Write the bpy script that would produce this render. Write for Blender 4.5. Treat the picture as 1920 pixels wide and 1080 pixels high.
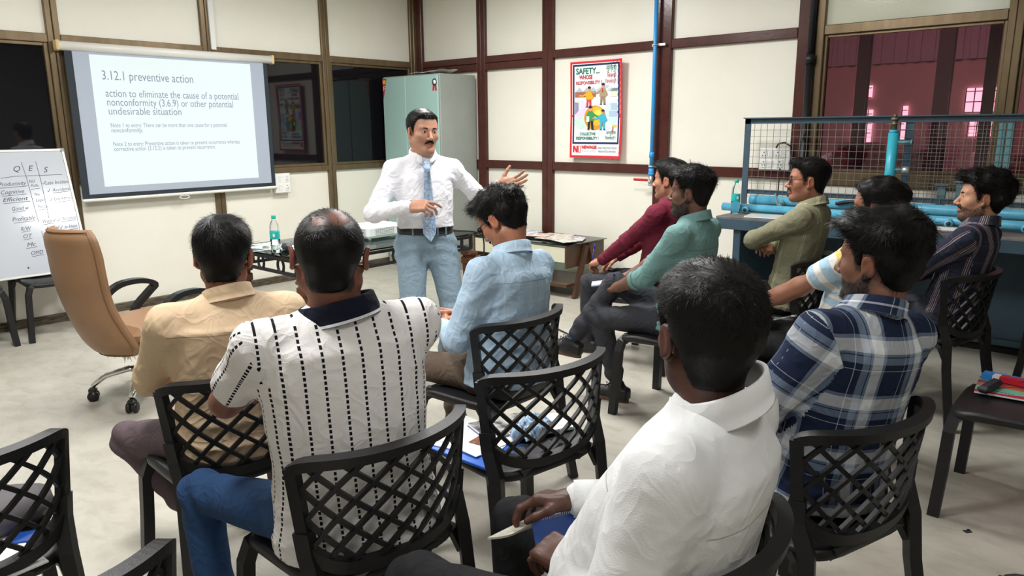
import bpy, bmesh, math, random
import numpy as np
from mathutils import Matrix, Vector

for o in list(bpy.data.objects):
    bpy.data.objects.remove(o)
SC = bpy.context.scene
COL = SC.collection
R = math.radians

# ---------------------------------------------------------------- camera
F_PX, YAW, PITCH, ROLL = 1393.96, -0.7172, 0.2125, -0.0079
CAM = np.array([6.5522, -5.8963, 1.5])
def cam_axes():
    cy, sy, cp, sp = math.cos(YAW), math.sin(YAW), math.cos(PITCH), math.sin(PITCH)
    f = np.array([sy*cp, cy*cp, -sp]); r = np.array([cy, -sy, 0.0]); u = np.cross(r, f)
    cr, sr = math.cos(ROLL), math.sin(ROLL)
    return cr*r+sr*u, -sr*r+cr*u, f
c_r, c_u, c_f = cam_axes()
cam_data = bpy.data.cameras.new('camera'); cam = bpy.data.objects.new('camera', cam_data)
COL.objects.link(cam)
cam_data.sensor_width = 36.0; cam_data.lens = F_PX*36.0/1920.0; cam_data.clip_start = 0.05
M = Matrix.Identity(4)
for i in range(3):
    M[i][0] = c_r[i]; M[i][1] = c_u[i]; M[i][2] = -c_f[i]; M[i][3] = CAM[i]
cam.matrix_world = M
SC.camera = cam

# ---------------------------------------------------------------- world, exposure
SC.view_settings.view_transform = 'Standard'; SC.view_settings.look = 'None'
SC.view_settings.gamma = 1.0; SC.view_settings.use_curve_mapping = False
SC.view_settings.exposure = 0.0
world = bpy.data.worlds.new('world'); SC.world = world; world.use_nodes = True
world.node_tree.nodes['Background'].inputs[0].default_value = (0.80, 0.86, 1.0, 1)
world.node_tree.nodes['Background'].inputs[1].default_value = 0.35

# ceiling lamps: (x, y, watts)
CEILING_Z = 3.0
LAMPS = [(2.2, -1.9, 76), (2.0, -4.6, 56), (4.2, -2.5, 62), (4.4, -5.2, 54), (7.0, -4.9, 10), (7.0, -7.2, 12)]
# ---------------------------------------------------------------- materials
MATS = {}
def _new(name):
    m = bpy.data.materials.new(name); m.use_nodes = True
    nt = m.node_tree; b = nt.nodes['Principled BSDF']
    return m, nt, b
def rgb(c): return (c[0], c[1], c[2], 1.0)
def srgb(r, g, b):
    f = lambda v: ((v/255+0.055)/1.055)**2.4 if v/255 > 0.04045 else v/255/12.92
    return (f(r), f(g), f(b))
def mat(name, col, rough=0.5, metal=0.0, spec=0.5, noise=None, bump=None, emit=None, trans=0.0, ior=1.45, coat=0.0, sheen=0.0, sss=0.0, stretch=None):
    """noise=(scale, other colour, contrast lo, hi); bump=(scale, strength)"""
    if name in MATS: return MATS[name]
    m, nt, b = _new(name); N = nt.nodes; L = nt.links
    b.inputs['Base Color'].default_value = rgb(col); b.inputs['Roughness'].default_value = rough
    b.inputs['Metallic'].default_value = metal; b.inputs['Specular IOR Level'].default_value = spec
    b.inputs['Transmission Weight'].default_value = trans; b.inputs['IOR'].default_value = ior
    b.inputs['Coat Weight'].default_value = coat; b.inputs['Sheen Weight'].default_value = sheen
    if sss:
        b.inputs['Subsurface Weight'].default_value = sss
        b.inputs['Subsurface Radius'].default_value = (0.012, 0.005, 0.003)
        b.inputs['Subsurface Scale'].default_value = 0.6
    if emit:
        b.inputs['Emission Color'].default_value = rgb(emit[0]); b.inputs['Emission Strength'].default_value = emit[1]
    co = None
    if noise or bump:
        tc = N.new('ShaderNodeTexCoord'); mp = N.new('ShaderNodeMapping'); L.new(tc.outputs['Object'], mp.inputs[0])
        if stretch: mp.inputs['Scale'].default_value = stretch
        co = mp.outputs[0]
    if noise:
        n = N.new('ShaderNodeTexNoise'); n.inputs['Scale'].default_value = noise[0]; n.inputs['Detail'].default_value = 6; n.inputs['Roughness'].default_value = 0.6
        L.new(co, n.inputs['Vector'])
        r = N.new('ShaderNodeValToRGB'); L.new(n.outputs['Fac'], r.inputs[0])
        r.color_ramp.elements[0].position = noise[2]; r.color_ramp.elements[1].position = noise[3]
        r.color_ramp.elements[0].color = rgb(col); r.color_ramp.elements[1].color = rgb(noise[1])
        L.new(r.outputs[0], b.inputs['Base Color'])
    if bump:
        n2 = N.new('ShaderNodeTexNoise'); n2.inputs['Scale'].default_value = bump[0]; n2.inputs['Detail'].default_value = 4
        L.new(co, n2.inputs['Vector'])
        bp = N.new('ShaderNodeBump'); bp.inputs['Strength'].default_value = bump[1]; bp.inputs['Distance'].default_value = 0.01
        L.new(n2.outputs['Fac'], bp.inputs['Height']); L.new(bp.outputs[0], b.inputs['Normal'])
    MATS[name] = m
    return m

# ---------------------------------------------------------------- objects
def tag(o, label=None, cat=None, group=None, kind=None):
    if label: o['label'] = label
    if cat: o['category'] = cat
    if group: o['group'] = group
    if kind: o['kind'] = kind
    return o
def empty(name, loc=(0, 0, 0), rz=0.0):
    o = bpy.data.objects.new(name, None); COL.objects.link(o)
    o.location = loc; o.rotation_euler = (0, 0, rz); o.empty_display_size = 0.1
    return o
def link(name, me, parent=None):
    o = bpy.data.objects.new(name, me); COL.objects.link(o)
    if parent is not None: o.parent = parent
    return o
def mesh(name, V, Fc, m=None, smooth=False):
    me = bpy.data.meshes.new(name); me.from_pydata([tuple(v) for v in V], [], [tuple(f) for f in Fc]); me.update()
    if m: me.materials.append(m)
    if smooth: me.shade_smooth()
    return me
def rotm(ax, ay, az):
    return np.array((Matrix.Rotation(az, 3, 'Z') @ Matrix.Rotation(ay, 3, 'Y') @ Matrix.Rotation(ax, 3, 'X')))
def frame_to(d, up=(0, 0, 1)):
    """columns x,y,z with z along d"""
    z = np.array(d, float); z /= np.linalg.norm(z)
    u = np.array(up, float)
    if abs(z@u)/np.linalg.norm(u) > 0.98: u = np.array((0, 1, 0.01)) if abs(z[1]) < 0.9 else np.array((1, 0, 0.01))
    x = np.cross(u, z); x /= np.linalg.norm(x)
    return np.stack([x, np.cross(z, x), z], axis=1)

class MB:
    def __init__(s): s.v = []; s.f = []; s.sm = []
    def add(s, V, Fc, smooth=False):
        b = len(s.v); s.v += [tuple(map(float, p)) for p in V]
        s.f += [tuple(b+i for i in f) for f in Fc]; s.sm += [smooth]*len(Fc); return s
    def box(s, c, size, rot=None, bev=0.0):
        hx, hy, hz = [v/2 for v in size]; c = np.array(c, float); rot = np.eye(3) if rot is None else rot
        if bev <= 0:
            P = np.array([(x, y, z) for x in (-hx, hx) for y in (-hy, hy) for z in (-hz, hz)])
            return s.add(P@rot.T+c, [(0, 1, 3, 2), (4, 6, 7, 5), (0, 4, 5, 1), (2, 3, 7, 6), (0, 2, 6, 4), (1, 5, 7, 3)])
        bev = min(bev, hx*.9, hy*.9, hz*.9); V = []; idx = {}
        for sx in (-1, 1):
            for sy in (-1, 1):
                for sz in (-1, 1):
                    for k in range(3):
                        p = [sx*hx, sy*hy, sz*hz]
                        for a in range(3):
                            if a != k: p[a] -= (sx, sy, sz)[a]*bev
                        idx[(sx, sy, sz, k)] = len(V); V.append(p)
        Fc = []
        for k in range(3):
            a, b = [(1, 2), (2, 0), (0, 1)][k]
            for sg in (-1, 1):
                q = []
                for sa, sb in ((-1, -1), (1, -1), (1, 1), (-1, 1)):
                    t = [0, 0, 0]; t[k] = sg; t[a] = sa; t[b] = sb; q.append(idx[(t[0], t[1], t[2], k)])
                Fc.append(q if sg > 0 else q[::-1])
        for k in range(3):                      # edges along axis k
            a, b = [(1, 2), (2, 0), (0, 1)][k]
            for sa in (-1, 1):
                for sb in (-1, 1):
                    t = [0, 0, 0]; t[a] = sa; t[b] = sb
                    def g(e, kk): u = t[:]; u[k] = e; return idx[(u[0], u[1], u[2], kk)]
                    q = [g(-1, a), g(1, a), g(1, b), g(-1, b)]
                    Fc.append(q if sa*sb < 0 else q[::-1])
        for sx in (-1, 1):
            for sy in (-1, 1):
                for sz in (-1, 1):
                    q = [idx[(sx, sy, sz, k)] for k in range(3)]
                    Fc.append(q if sx*sy*sz > 0 else q[::-1])
        return s.add(np.array(V)@rot.T+c, Fc)
    def tube(s, pts, r, n=8, cap=True, closed=False, up=(0, 0, 1), smooth=True, flat=1.0):
        pts = [np.array(p, float) for p in pts]; m = len(pts)
        rr = r if hasattr(r, '__len__') else [r]*m
        V = []; Fc = []; prev = None
        for i, p in enumerate(pts):
            a = pts[(i-1) % m] if (closed or i > 0) else p; b = pts[(i+1) % m] if (closed or i < m-1) else p
            d = b-a; d = d/(np.linalg.norm(d)+1e-12)
            if prev is None:
                fr = frame_to(d, up); x = fr[:, 0]
            else:
                x = prev-d*(prev@d); x /= (np.linalg.norm(x)+1e-12)
            prev = x; y = np.cross(d, x)
            for k in range(n):
                t = 2*math.pi*(k+.5)/n; V.append(p+rr[i]*(math.cos(t)*x+math.sin(t)*y*flat))
        for i in range(m if closed else m-1):
            j = (i+1) % m
            for k in range(n):
                Fc.append((i*n+k, i*n+(k+1) % n, j*n+(k+1) % n, j*n+k))
        if cap and not closed:
            Fc.append(tuple(range(n))[::-1]); Fc.append(tuple((m-1)*n+k for k in range(n)))
        return s.add(V, Fc, smooth and n > 4)
    def cyl(s, a, b, r, n=16, r2=None, cap=True):
        return s.tube([a, b], [r, r if r2 is None else r2], n, cap)
    def lathe(s, prof, n=24, c=(0, 0, 0), axis=(0, 0, 1), smooth=True):
        fr = frame_to(axis); V = []; Fc = []; m = len(prof)
        for r, z in prof:
            for k in range(n):
                t = 2*math.pi*k/n; V.append(fr@np.array((r*math.cos(t), r*math.sin(t), z))+np.array(c))
        for i in range(m-1):
            for k in range(n): Fc.append((i*n+k, i*n+(k+1) % n, (i+1)*n+(k+1) % n, (i+1)*n+k))
        if prof[0][0] > 1e-4: Fc.append(tuple(range(n))[::-1])
        if prof[-1][0] > 1e-4: Fc.append(tuple((m-1)*n+k for k in range(n)))
        return s.add(V, Fc, smooth)
    def prism(s, poly, z0, z1, rot=None, c=(0, 0, 0)):
        """poly: (x,y) ccw; extruded z0..z1"""
        n = len(poly); rot = np.eye(3) if rot is None else rot
        V = np.array([(x, y, z0) for x, y in poly]+[(x, y, z1) for x, y in poly])
        Fc = [tuple(range(n))[::-1], tuple(range(n, 2*n))]+[(i, (i+1) % n, n+(i+1) % n, n+i) for i in range(n)]
        return s.add(V@rot.T+np.array(c), Fc)
    def grid(s, P, smooth=True):
        P = np.asarray(P); a, b = P.shape[:2]
        return s.add(P.reshape(-1, 3), [(i*b+j, i*b+j+1, (i+1)*b+j+1, (i+1)*b+j) for i in range(a-1) for j in range(b-1)], smooth)
    def build(s, name, m=None, parent=None):
        me = bpy.data.meshes.new(name); me.from_pydata(s.v, [], s.f)
        if any(s.sm): me.polygons.foreach_set('use_smooth', s.sm)
        me.update()
        if m: me.materials.append(m)
        return link(name, me, parent)
def box(name, c, size, m, parent=None, rot=None, bev=0.0):
    return MB().box(c, size, rot, bev).build(name, m, parent)
def bxx(name, lo, hi, m, parent=None, bev=0.0):
    lo = np.array(lo, float); hi = np.array(hi, float)
    return box(name, (lo+hi)/2, hi-lo, m, parent, None, bev)
def copy_tree(o, parent=None):
    c = o.copy(); COL.objects.link(c); c.parent = parent
    for ch in o.children: copy_tree(ch, c)
    return c
def text(name, body, size, m, parent, mtx, thick=0.0, shear=0.0, align='LEFT', width=None, offset=0.0):
    cu = bpy.data.curves.new(name, 'FONT'); cu.body = body; cu.size = size; cu.extrude = thick; cu.shear = shear
    cu.align_x = align; cu.offset = offset; cu.resolution_u = 3
    t = bpy.data.objects.new(name, cu); COL.objects.link(t)
    dg = bpy.context.evaluated_depsgraph_get(); me = bpy.data.meshes.new_from_object(t.evaluated_get(dg))
    bpy.data.objects.remove(t); bpy.data.curves.remove(cu)
    me.materials.clear(); me.materials.append(m)
    if width and len(me.vertices):
        xs = [v.co.x for v in me.vertices]; k = width/max(1e-6, max(xs)-min(xs)); x0 = min(xs)
        for v in me.vertices: v.co.x = (v.co.x-x0)*k
    me.transform(Matrix(mtx)); me.name = name
    return link(name, me, parent)
def plane_mtx(o, x, y):
    """4x4 with text x axis -> x, y axis -> y, origin o"""
    x = np.array(x, float); y = np.array(y, float); z = np.cross(x, y); z /= np.linalg.norm(z)
    return Matrix([[x[i], y[i], z[i], o[i]] for i in range(3)]+[[0, 0, 0, 1]])
# ---------------------------------------------------------------- setting
M_CREAM = mat('cream_laminate', srgb(236, 233, 221), 0.38, noise=(1.3, srgb(231, 226, 211), 0.45, 0.75), bump=(220, 0.05), spec=0.45)
M_GREENISH = mat('gloss_laminate', srgb(214, 216, 196), 0.16, bump=(60, 0.05), spec=0.5)
M_MAROON = mat('maroon_paint', srgb(78, 40, 34), 0.22, noise=(9, srgb(66, 32, 28), 0.4, 0.7), bump=(35, 0.06))
M_BRONZE = mat('bronze_aluminium', srgb(122, 105, 80), 0.30, metal=0.55, noise=(14, srgb(100, 85, 62), 0.4, 0.8), stretch=(1, 1, 0.2))
M_DARKGLASS = mat('black_film_glass', (0.006, 0.006, 0.008), 0.03, spec=0.55)
M_BLACK = mat('black_void', (0.004, 0.004, 0.004), 0.8)
M_SKIRT = mat('skirting', srgb(92, 82, 66), 0.5, noise=(30, srgb(52, 44, 36), 0.45, 0.6), stretch=(1, 0.4, 3))
M_CEIL = mat('ceiling_tile', (0.62, 0.61, 0.57), 0.9, bump=(90, 0.15))
M_PLASTER = mat('plaster', srgb(220, 217, 206), 0.8, noise=(2.0, srgb(208, 205, 194), 0.4, 0.7))

def floor_material():
    m, nt, b = _new('polished_concrete'); N = nt.nodes; L = nt.links
    tc = N.new('ShaderNodeTexCoord')
    def nz(scale, det, lo, hi, c0, c1, st=(1, 1, 1)):
        mp = N.new('ShaderNodeMapping'); mp.inputs['Scale'].default_value = st; L.new(tc.outputs['Object'], mp.inputs[0])
        n = N.new('ShaderNodeTexNoise'); n.inputs['Scale'].default_value = scale; n.inputs['Detail'].default_value = det; n.inputs['Roughness'].default_value = 0.62
        n.inputs['Distortion'].default_value = 0.6
        L.new(mp.outputs[0], n.inputs['Vector'])
        r = N.new('ShaderNodeValToRGB'); L.new(n.outputs['Fac'], r.inputs[0])
        r.color_ramp.elements[0].position = lo; r.color_ramp.elements[1].position = hi
        r.color_ramp.elements[0].color = rgb(c0); r.color_ramp.elements[1].color = rgb(c1)
        return r, n
    base, n0 = nz(0.9, 8, 0.35, 0.7, srgb(192, 188, 176), srgb(172, 167, 155))
    fine, n1 = nz(7, 8, 0.45, 0.72, (1, 1, 1), (0.80, 0.79, 0.76), (1, 1.7, 1))
    spot, n2 = nz(26, 3, 0.68, 0.76, (1, 1, 1), (0.62, 0.58, 0.52))
    mx = N.new('ShaderNodeMixRGB'); mx.blend_type = 'MULTIPLY'; mx.inputs[0].default_value = 1
    L.new(base.outputs[0], mx.inputs[1]); L.new(fine.outputs[0], mx.inputs[2])
    m2 = N.new('ShaderNodeMixRGB'); m2.blend_type = 'MULTIPLY'; m2.inputs[0].default_value = 0.7
    L.new(mx.outputs[0], m2.inputs[1]); L.new(spot.outputs[0], m2.inputs[2]); L.new(m2.outputs[0], b.inputs['Base Color'])
    rr = N.new('ShaderNodeMapRange'); rr.inputs[3].default_value = 0.26; rr.inputs[4].default_value = 0.5
    L.new(n1.outputs['Fac'], rr.inputs[0]); L.new(rr.outputs[0], b.inputs['Roughness'])
    bp = N.new('ShaderNodeBump'); bp.inputs['Strength'].default_value = 0.05; bp.inputs['Distance'].default_value = 0.01
    L.new(n1.outputs['Fac'], bp.inputs['Height']); L.new(bp.outputs[0], b.inputs['Normal'])
    return m
XMAX, YMIN = 9.6, -8.6
tag(bxx('floor', (-0.15, YMIN, -0.1), (XMAX, 0.15, 0), floor_material()), kind='structure')
tag(bxx('ceiling', (-0.15, YMIN, CEILING_Z), (XMAX, 0.15, CEILING_Z+0.1), M_CEIL), kind='structure')
tag(bxx('wall_back', (XMAX, YMIN, 0), (XMAX+0.1, 0.15, CEILING_Z), M_PLASTER), kind='structure')
tag(bxx('wall_side', (-0.15, YMIN-0.1, 0), (XMAX+0.1, YMIN, CEILING_Z), M_PLASTER), kind='structure')

# screen wall: plane x = 0
ZU, ZL, ZB = 2.227, 1.080, 0.065
wl = tag(bxx('wall_left', (-0.14, YMIN, 0), (-0.07, 0.1, CEILING_Z), M_BLACK), kind='structure')
LM = [-0.03, -1.21, -2.46, -3.69, -4.92, -6.15, -7.38, -8.58]
for i, y in enumerate(LM):
    w = 0.045
    for dy in (-w/2-0.001, w/2+0.001):
        bxx('mullion', (-0.07, y+dy-w/2+0.001, 0.0), (0.0, y+dy+w/2-0.001, CEILING_Z), M_BRONZE, wl, 0.004)
nw = 0
for a, b in zip(LM[1:], LM[:-1]):
    y0, y1 = a+0.046, b-0.046
    bxx('panel', (-0.06, y0, ZU), (-0.03, y1, CEILING_Z), M_CREAM, wl)
    bxx('panel', (-0.06, y0, ZB), (-0.03, y1, ZL), M_CREAM, wl)
    bxx('rail', (-0.07, y0, ZU-0.065), (0.0, y1, ZU), M_BRONZE, wl, 0.004)
    bxx('rail', (-0.07, y0, ZL), (0.0, y1, ZL+0.055), M_BRONZE, wl, 0.004)
    nw += 1
    wn = tag(bxx('window_%d' % nw, (-0.055, y0, ZL+0.055), (-0.045, y1, ZU-0.065), M_DARKGLASS), kind='structure')
    for lo, hi in (((y0, ZL+0.055), (y0+0.03, ZU-0.065)), ((y1-0.03, ZL+0.055), (y1, ZU-0.065)), ((y0+0.03, ZL+0.055), (y1-0.03, ZL+0.08)), ((y0+0.03, ZU-0.09), (y1-0.03, ZU-0.065))):
        bxx('window_frame', (-0.045, lo[0], lo[1]), (-0.018, hi[0], hi[1]), M_BRONZE, wn, 0.003)
tag(bxx('baseboard_left', (-0.06, YMIN, 0), (0.012, -0.05, ZB), M_SKIRT, None, 0.004), kind='structure')

# poster wall: plane y = 0
wr = tag(bxx('wall_right', (-0.07, 0.10, 0), (4.50, 0.15, CEILING_Z), M_BLACK), kind='structure')
RM = [(0.045, 0.10), (1.0, 0.115), (1.886, 0.135), (3.161, 0.14), (4.355, 0.095)]
for i, (x, w) in enumerate(RM):
    if i in (1, 2):
        for dx in (-w/4, w/4):
            bxx('mullion', (x+dx-w/4+0.001, 0.0, 0), (x+dx+w/4-0.001, 0.10, CEILING_Z), M_MAROON, wr, 0.004)
    else:
        bxx('mullion', (x-w/2, 0.0, 0), (x+w/2, 0.10, CEILING_Z), M_MAROON, wr, 0.005)
for i in range(4):
    x0 = RM[i][0]+RM[i][1]/2; x1 = RM[i+1][0]-RM[i+1][1]/2; zd = 2.085 if i < 2 else 2.15
    bxx('panel', (x0, 0.04, ZU), (x1, 0.07, CEILING_Z), M_CREAM, wr)
    bxx('panel', (x0, 0.04, 1.165), (x1, 0.07, zd), M_CREAM, wr)
    bxx('panel', (x0, 0.04, 0.06), (x1, 0.07, 1.082), M_CREAM, wr)
    if i < 2:
        bxx('rail', (x0, 0.0, 2.16), (x1, 0.10, ZU), M_MAROON, wr, 0.004); bxx('rail', (x0, 0.0, zd), (x1, 0.10, 2.157), M_MAROON, wr, 0.004)
    else:
        bxx('rail', (x0, 0.0, zd), (x1, 0.10, ZU), M_MAROON, wr, 0.005)
    bxx('rail', (x0, 0.0, 1.082), (x1, 0.10, 1.165), M_MAROON, wr, 0.005)
    bxx('rail', (x0, 0.0, 0.0), (x1, 0.10, 0.06), M_MAROON, wr, 0.004)
M_BLKPIPE = mat('black_pvc', (0.012, 0.012, 0.014), 0.4)
t = MB().cyl((4.428, -0.038, 0), (4.428, -0.038, 1.95), 0.028).cyl((4.428, -0.038, 1.95), (4.428, -0.038, 2.02), 0.036).cyl((4.428, -0.038, 2.02), (4.428, -0.038, CEILING_Z), 0.024).build('drain_pipe', M_BLKPIPE)
tag(t, 'black drain pipe running up the gap beside the tinted window', 'pipe')

# window part of the same wall
M_TINT, nt, b = _new('purple_tinted_glass')
for n in list(nt.nodes): nt.nodes.remove(n)
out = nt.nodes.new('ShaderNodeOutputMaterial'); tr = nt.nodes.new('ShaderNodeBsdfTransparent'); gl = nt.nodes.new('ShaderNodeBsdfGlossy'); mix = nt.nodes.new('ShaderNodeMixShader'); fr = nt.nodes.new('ShaderNodeFresnel')
tr.inputs[0].default_value = (0.52, 0.30, 0.34, 1); gl.inputs['Roughness'].default_value = 0.02; gl.inputs[0].default_value = (1, 1, 1, 1); fr.inputs[0].default_value = 1.55
nt.links.new(fr.outputs[0], mix.inputs[0]); nt.links.new(tr.outputs[0], mix.inputs[1]); nt.links.new(gl.outputs[0], mix.inputs[2]); nt.links.new(mix.outputs[0], out.inputs[0])
wx = tag(bxx('wall_window', (4.50, 0.02, 0), (XMAX, 0.12, ZL-0.03), M_CREAM), kind='structure')
WM = [4.475, 5.705, 6.94, 8.17, 9.4]
for i, x in enumerate(WM):
    w = 0.045 if i else 0.06
    for dx in ((-w/2, w/2) if i else (0,)):
        bxx('mullion', (x+dx-w/2, -0.005, 0), (x+dx+w/2, 0.10, CEILING_Z), M_BRONZE, wx, 0.004)
for i, (a, b2) in enumerate(zip(WM[:-1], WM[1:])):
    x0 = a+(0.03 if i == 0 else 0.046); x1 = b2-0.046
    bxx('panel', (x0, 0.03, ZU), (x1, 0.07, CEILING_Z), M_GREENISH, wx)
    bxx('rail', (x0, -0.002, 2.155), (x1, 0.10, ZU-0.004), M_BRONZE, wx, 0.004)
    bxx('rail', (x0, -0.002, ZL-0.03), (x1, 0.10, ZL+0.075), M_BRONZE, wx, 0.006)
    wn = tag(bxx('window_%d' % (nw+1+i), (x0, 0.055, ZL+0.075), (x1, 0.061, 2.155), M_TINT), kind='structure')
    for lo, hi in (((x0, ZL+0.075), (x0+0.02, 2.155)), ((x1-0.02, ZL+0.075), (x1, 2.155)), ((x0+0.02, ZL+0.075), (x1-0.02, ZL+0.095)), ((x0+0.02, 2.135), (x1-0.02, 2.155))):
        bxx('window_frame', (lo[0], 0.025, lo[1]), (hi[0], 0.055, hi[1]), M_BRONZE, wn, 0.003)

# factory hall seen through the tinted glass
M_HALL = mat('hall_plaster', (0.42, 0.36, 0.33), 0.8, noise=(1.0, (0.34, 0.29, 0.27), 0.4, 0.7))
M_SHEET = mat('hall_sheet', (0.30, 0.31, 0.33), 0.6)
M_STEELD = mat('hall_steel', (0.05, 0.05, 0.06), 0.5)
tag(bxx('floor_hall', (-3, 0.15, -0.1), (12, 8.2, 0), mat('hall_floor', (0.20, 0.18, 0.17), 0.7)), kind='structure')
tag(bxx('ceiling_hall', (-3, 0.15, 5.0), (12, 8.2, 5.1), M_SHEET), kind='structure')
hw = tag(bxx('wall_hall', (-3, 8.0, 0), (12, 8.15, 5.0), M_HALL), kind='structure')
for k in range(75): bxx('sheet_rib', (-3+k*0.2, 7.96, 2.5), (-2.9+k*0.2, 8.0, 5.0), M_SHEET, hw)
bxx('sheet', (-3, 7.985, 2.5), (12, 7.999, 5.0), M_SHEET, hw)
tag(bxx('wall_hall_left', (-3.1, 0.15, 0), (-3, 8.2, 5.0), M_HALL), kind='structure')
tag(bxx('wall_hall_right', (12, 0.15, 0), (12.1, 8.2, 5.0), M_HALL), kind='structure')
M_DAY = mat('daylit_pane', (0.9, 0.9, 0.95), 0.6, emit=((1.0, 0.93, 0.95), 7.0))
def hall_window(n, x0, x1, z0, z1, y=7.95):
    o = tag(bxx('window_%d' % n, (x0, y, z0), (x1, y+0.02, z1), M_DAY), kind='structure')
    k = MB()
    for i in range(int((x1-x0)/0.12)+1): k.box((x0+i*0.12, y-0.02, (z0+z1)/2), (0.014, 0.014, z1-z0))
    for i in range(int((z1-z0)/0.16)+1): k.box(((x0+x1)/2, y-0.02, z0+i*0.16), (x1-x0, 0.014, 0.014))
    k.build('window_grille', M_STEELD, o)
hall_window(20, 4.02, 4.50, 1.68, 2.05); hall_window(21, 4.10, 4.45, 1.30, 1.58)
hall_window(22, 2.35, 2.66, 1.2, 1.75); hall_window(23, 2.4, 2.62, 1.95, 2.15); hall_window(24, 3.12, 3.2, 1.25, 1.8)
for x, y, w in ((2.0, 6.2, 0.22), (3.25, 5.2, 0.14), (3.95, 6.6, 0.2), (4.95, 4.0, 0.1), (1.4, 3.4, 0.25)):
    k = MB().box((x, y, 2.5), (w, 0.03, 5.0)).box((x, y+0.12, 2.5), (w, 0.03, 5.0)).box((x, y+0.06, 2.5), (0.03, 0.1, 5.0))
    tag(k.build('hall_column', M_STEELD), 'dark steel column standing in the factory hall beyond the tinted glass', 'column', 'columns in the factory hall')
for x, y, w, h, c in ((3.0, 7.3, 1.3, 1.1, (0.10, 0.05, 0.05)), (5.3, 7.2, 0.9, 0.95, (0.12, 0.07, 0.06)), (6.6, 6.6, 1.1, 1.2, (0.07, 0.06, 0.07))):
    k = MB().box((x, y, h/2), (w, 0.6, h), bev=0.02).box((x-w*.2, y-.1, h+.06), (w*.5, 0.35, .12), bev=.02).box((x+w*.3, y-.32, h*.5), (w*.25, .04, h*.6))
    tag(k.build('machine_cabinet', mat('machine_%d' % int(x*10), c, 0.5)), 'dark machine cabinet in the hall behind the tinted window, '+{3.0: 'beside the tall narrow windows', 5.3: 'beside the tall pale panel box', 6.6: 'with the highest top'}[x], 'machine', 'machines in the factory hall')
k = MB().box((4.52, 6.9, 0.55), (0.22, 0.5, 1.1), bev=.01).box((4.52, 6.64, .6), (.18, .02, .9))
tag(k.build('white_panel_box', mat('pale_panel', (0.75, 0.72, 0.8), 0.5)), 'tall pale panel box in the hall behind the tinted window', 'box')
hl = bpy.data.lights.new('hall_fill_light', 'AREA'); hl.energy = 560; hl.shape = 'RECTANGLE'; hl.size = 6; hl.size_y = 3; hl.color = (1, 0.95, 0.93)  # added area lamp under the hall ceiling, brightens the hall behind the glass
ho = bpy.data.objects.new('hall_fill_light', hl); COL.objects.link(ho); ho.location = (4.0, 4.5, 4.9)

# ceiling lamps
M_LAMP = mat('lamp_diffuser', (0.9, 0.9, 0.9), 0.5, emit=((1.0, 0.98, 0.94), 6.0))
M_WHITEMET = mat('white_enamel', (0.75, 0.75, 0.73), 0.4)
for i, (x, y, w) in enumerate(LAMPS):
    e = empty('ceiling_light', (x, y, CEILING_Z)); tag(e, 'square flush ceiling light panel '+['above the glass table', 'above the tan office chair', 'above the man in teal', 'above the striped polo and beige shirt', 'above the empty floor behind the chairs', 'nearest the plain back wall corner'][i], 'ceiling light', 'ceiling light panels')
    box('diffuser', (0, 0, -0.012), (0.58, 0.58, 0.01), M_LAMP, e)
    k = MB()
    for s in (-1, 1): k.box((s*0.30, 0, -0.012), (0.03, 0.63, 0.024)).box((0, s*0.30, -0.012), (0.57, 0.03, 0.024))
    k.build('frame', M_WHITEMET, e)
    l = bpy.data.lights.new('lamp_light', 'AREA'); l.energy = w; l.shape = 'SQUARE'; l.size = 0.56; l.color = (1.0, 0.995, 0.985)
    lo = bpy.data.objects.new('lamp_light', l); COL.objects.link(lo); lo.parent = e; lo.location = (0, 0, -0.03)
# ---------------------------------------------------------------- lattice chairs
M_CHAIR = mat('black_polypropylene', (0.011, 0.011, 0.012), 0.42, spec=0.45, bump=(500, 0.12))
CH_TOP, CH_SEAT = 0.775, 0.445
def back_pt(s, t, off=0.0):
    """surface of the curved backrest; s -1..1 across, t 0..1 up, off along outward normal (backwards)"""
    w = 0.222+0.033*t
    x = w*math.sin(s*1.25)/math.sin(1.25)
    y = -0.205-0.060*t+0.125*(1-math.cos(s*1.25))/(1-math.cos(1.25))*(0.45+0.55*t)
    z = 0.452+(CH_TOP-0.452)*t
    n = np.array((math.sin(s*1.1)*0.75, -math.cos(s*1.1), -0.15)); n /= np.linalg.norm(n)
    return np.array((x, y, z))+n*off
def t_bot(s): return 0.05+0.25*abs(s)**2.6
def t_top(s): return 0.97-0.07*abs(s)**9
def sweep_rect(pts, nrm, w, d):
    """rectangular bar along pts; nrm outward normals; w across, d deep"""
    V = []; Fc = []; m = len(pts)
    for i in range(m):
        a = pts[max(i-1, 0)]; b = pts[min(i+1, m-1)]; tdir = (b-a)/np.linalg.norm(b-a)
        n = nrm[i]-tdir*(nrm[i]@tdir); n /= np.linalg.norm(n); s = np.cross(tdir, n)
        for u, v in ((-1, -1), (1, -1), (1, 1), (-1, 1)): V.append(pts[i]+s*u*w/2+n*v*d/2)
    for i in range(m-1):
        for k in range(4): Fc.append((i*4+k, i*4+(k+1) % 4, i*4+4+(k+1) % 4, i*4+4+k))
    Fc += [(3, 2, 1, 0), tuple((m-1)*4+k for k in range(4))]
    return V, Fc
def nrm_at(s, t):
    e = 1e-3; a = back_pt(s+e, t)-back_pt(s-e, t); b = back_pt(s, t+e)-back_pt(s, t-e)
    n = np.cross(b, a); n /= np.linalg.norm(n)
    return n if n[1] < 0.3 and n@np.array((math.sin(s), -math.cos(s), 0)) > 0 else -n
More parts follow.
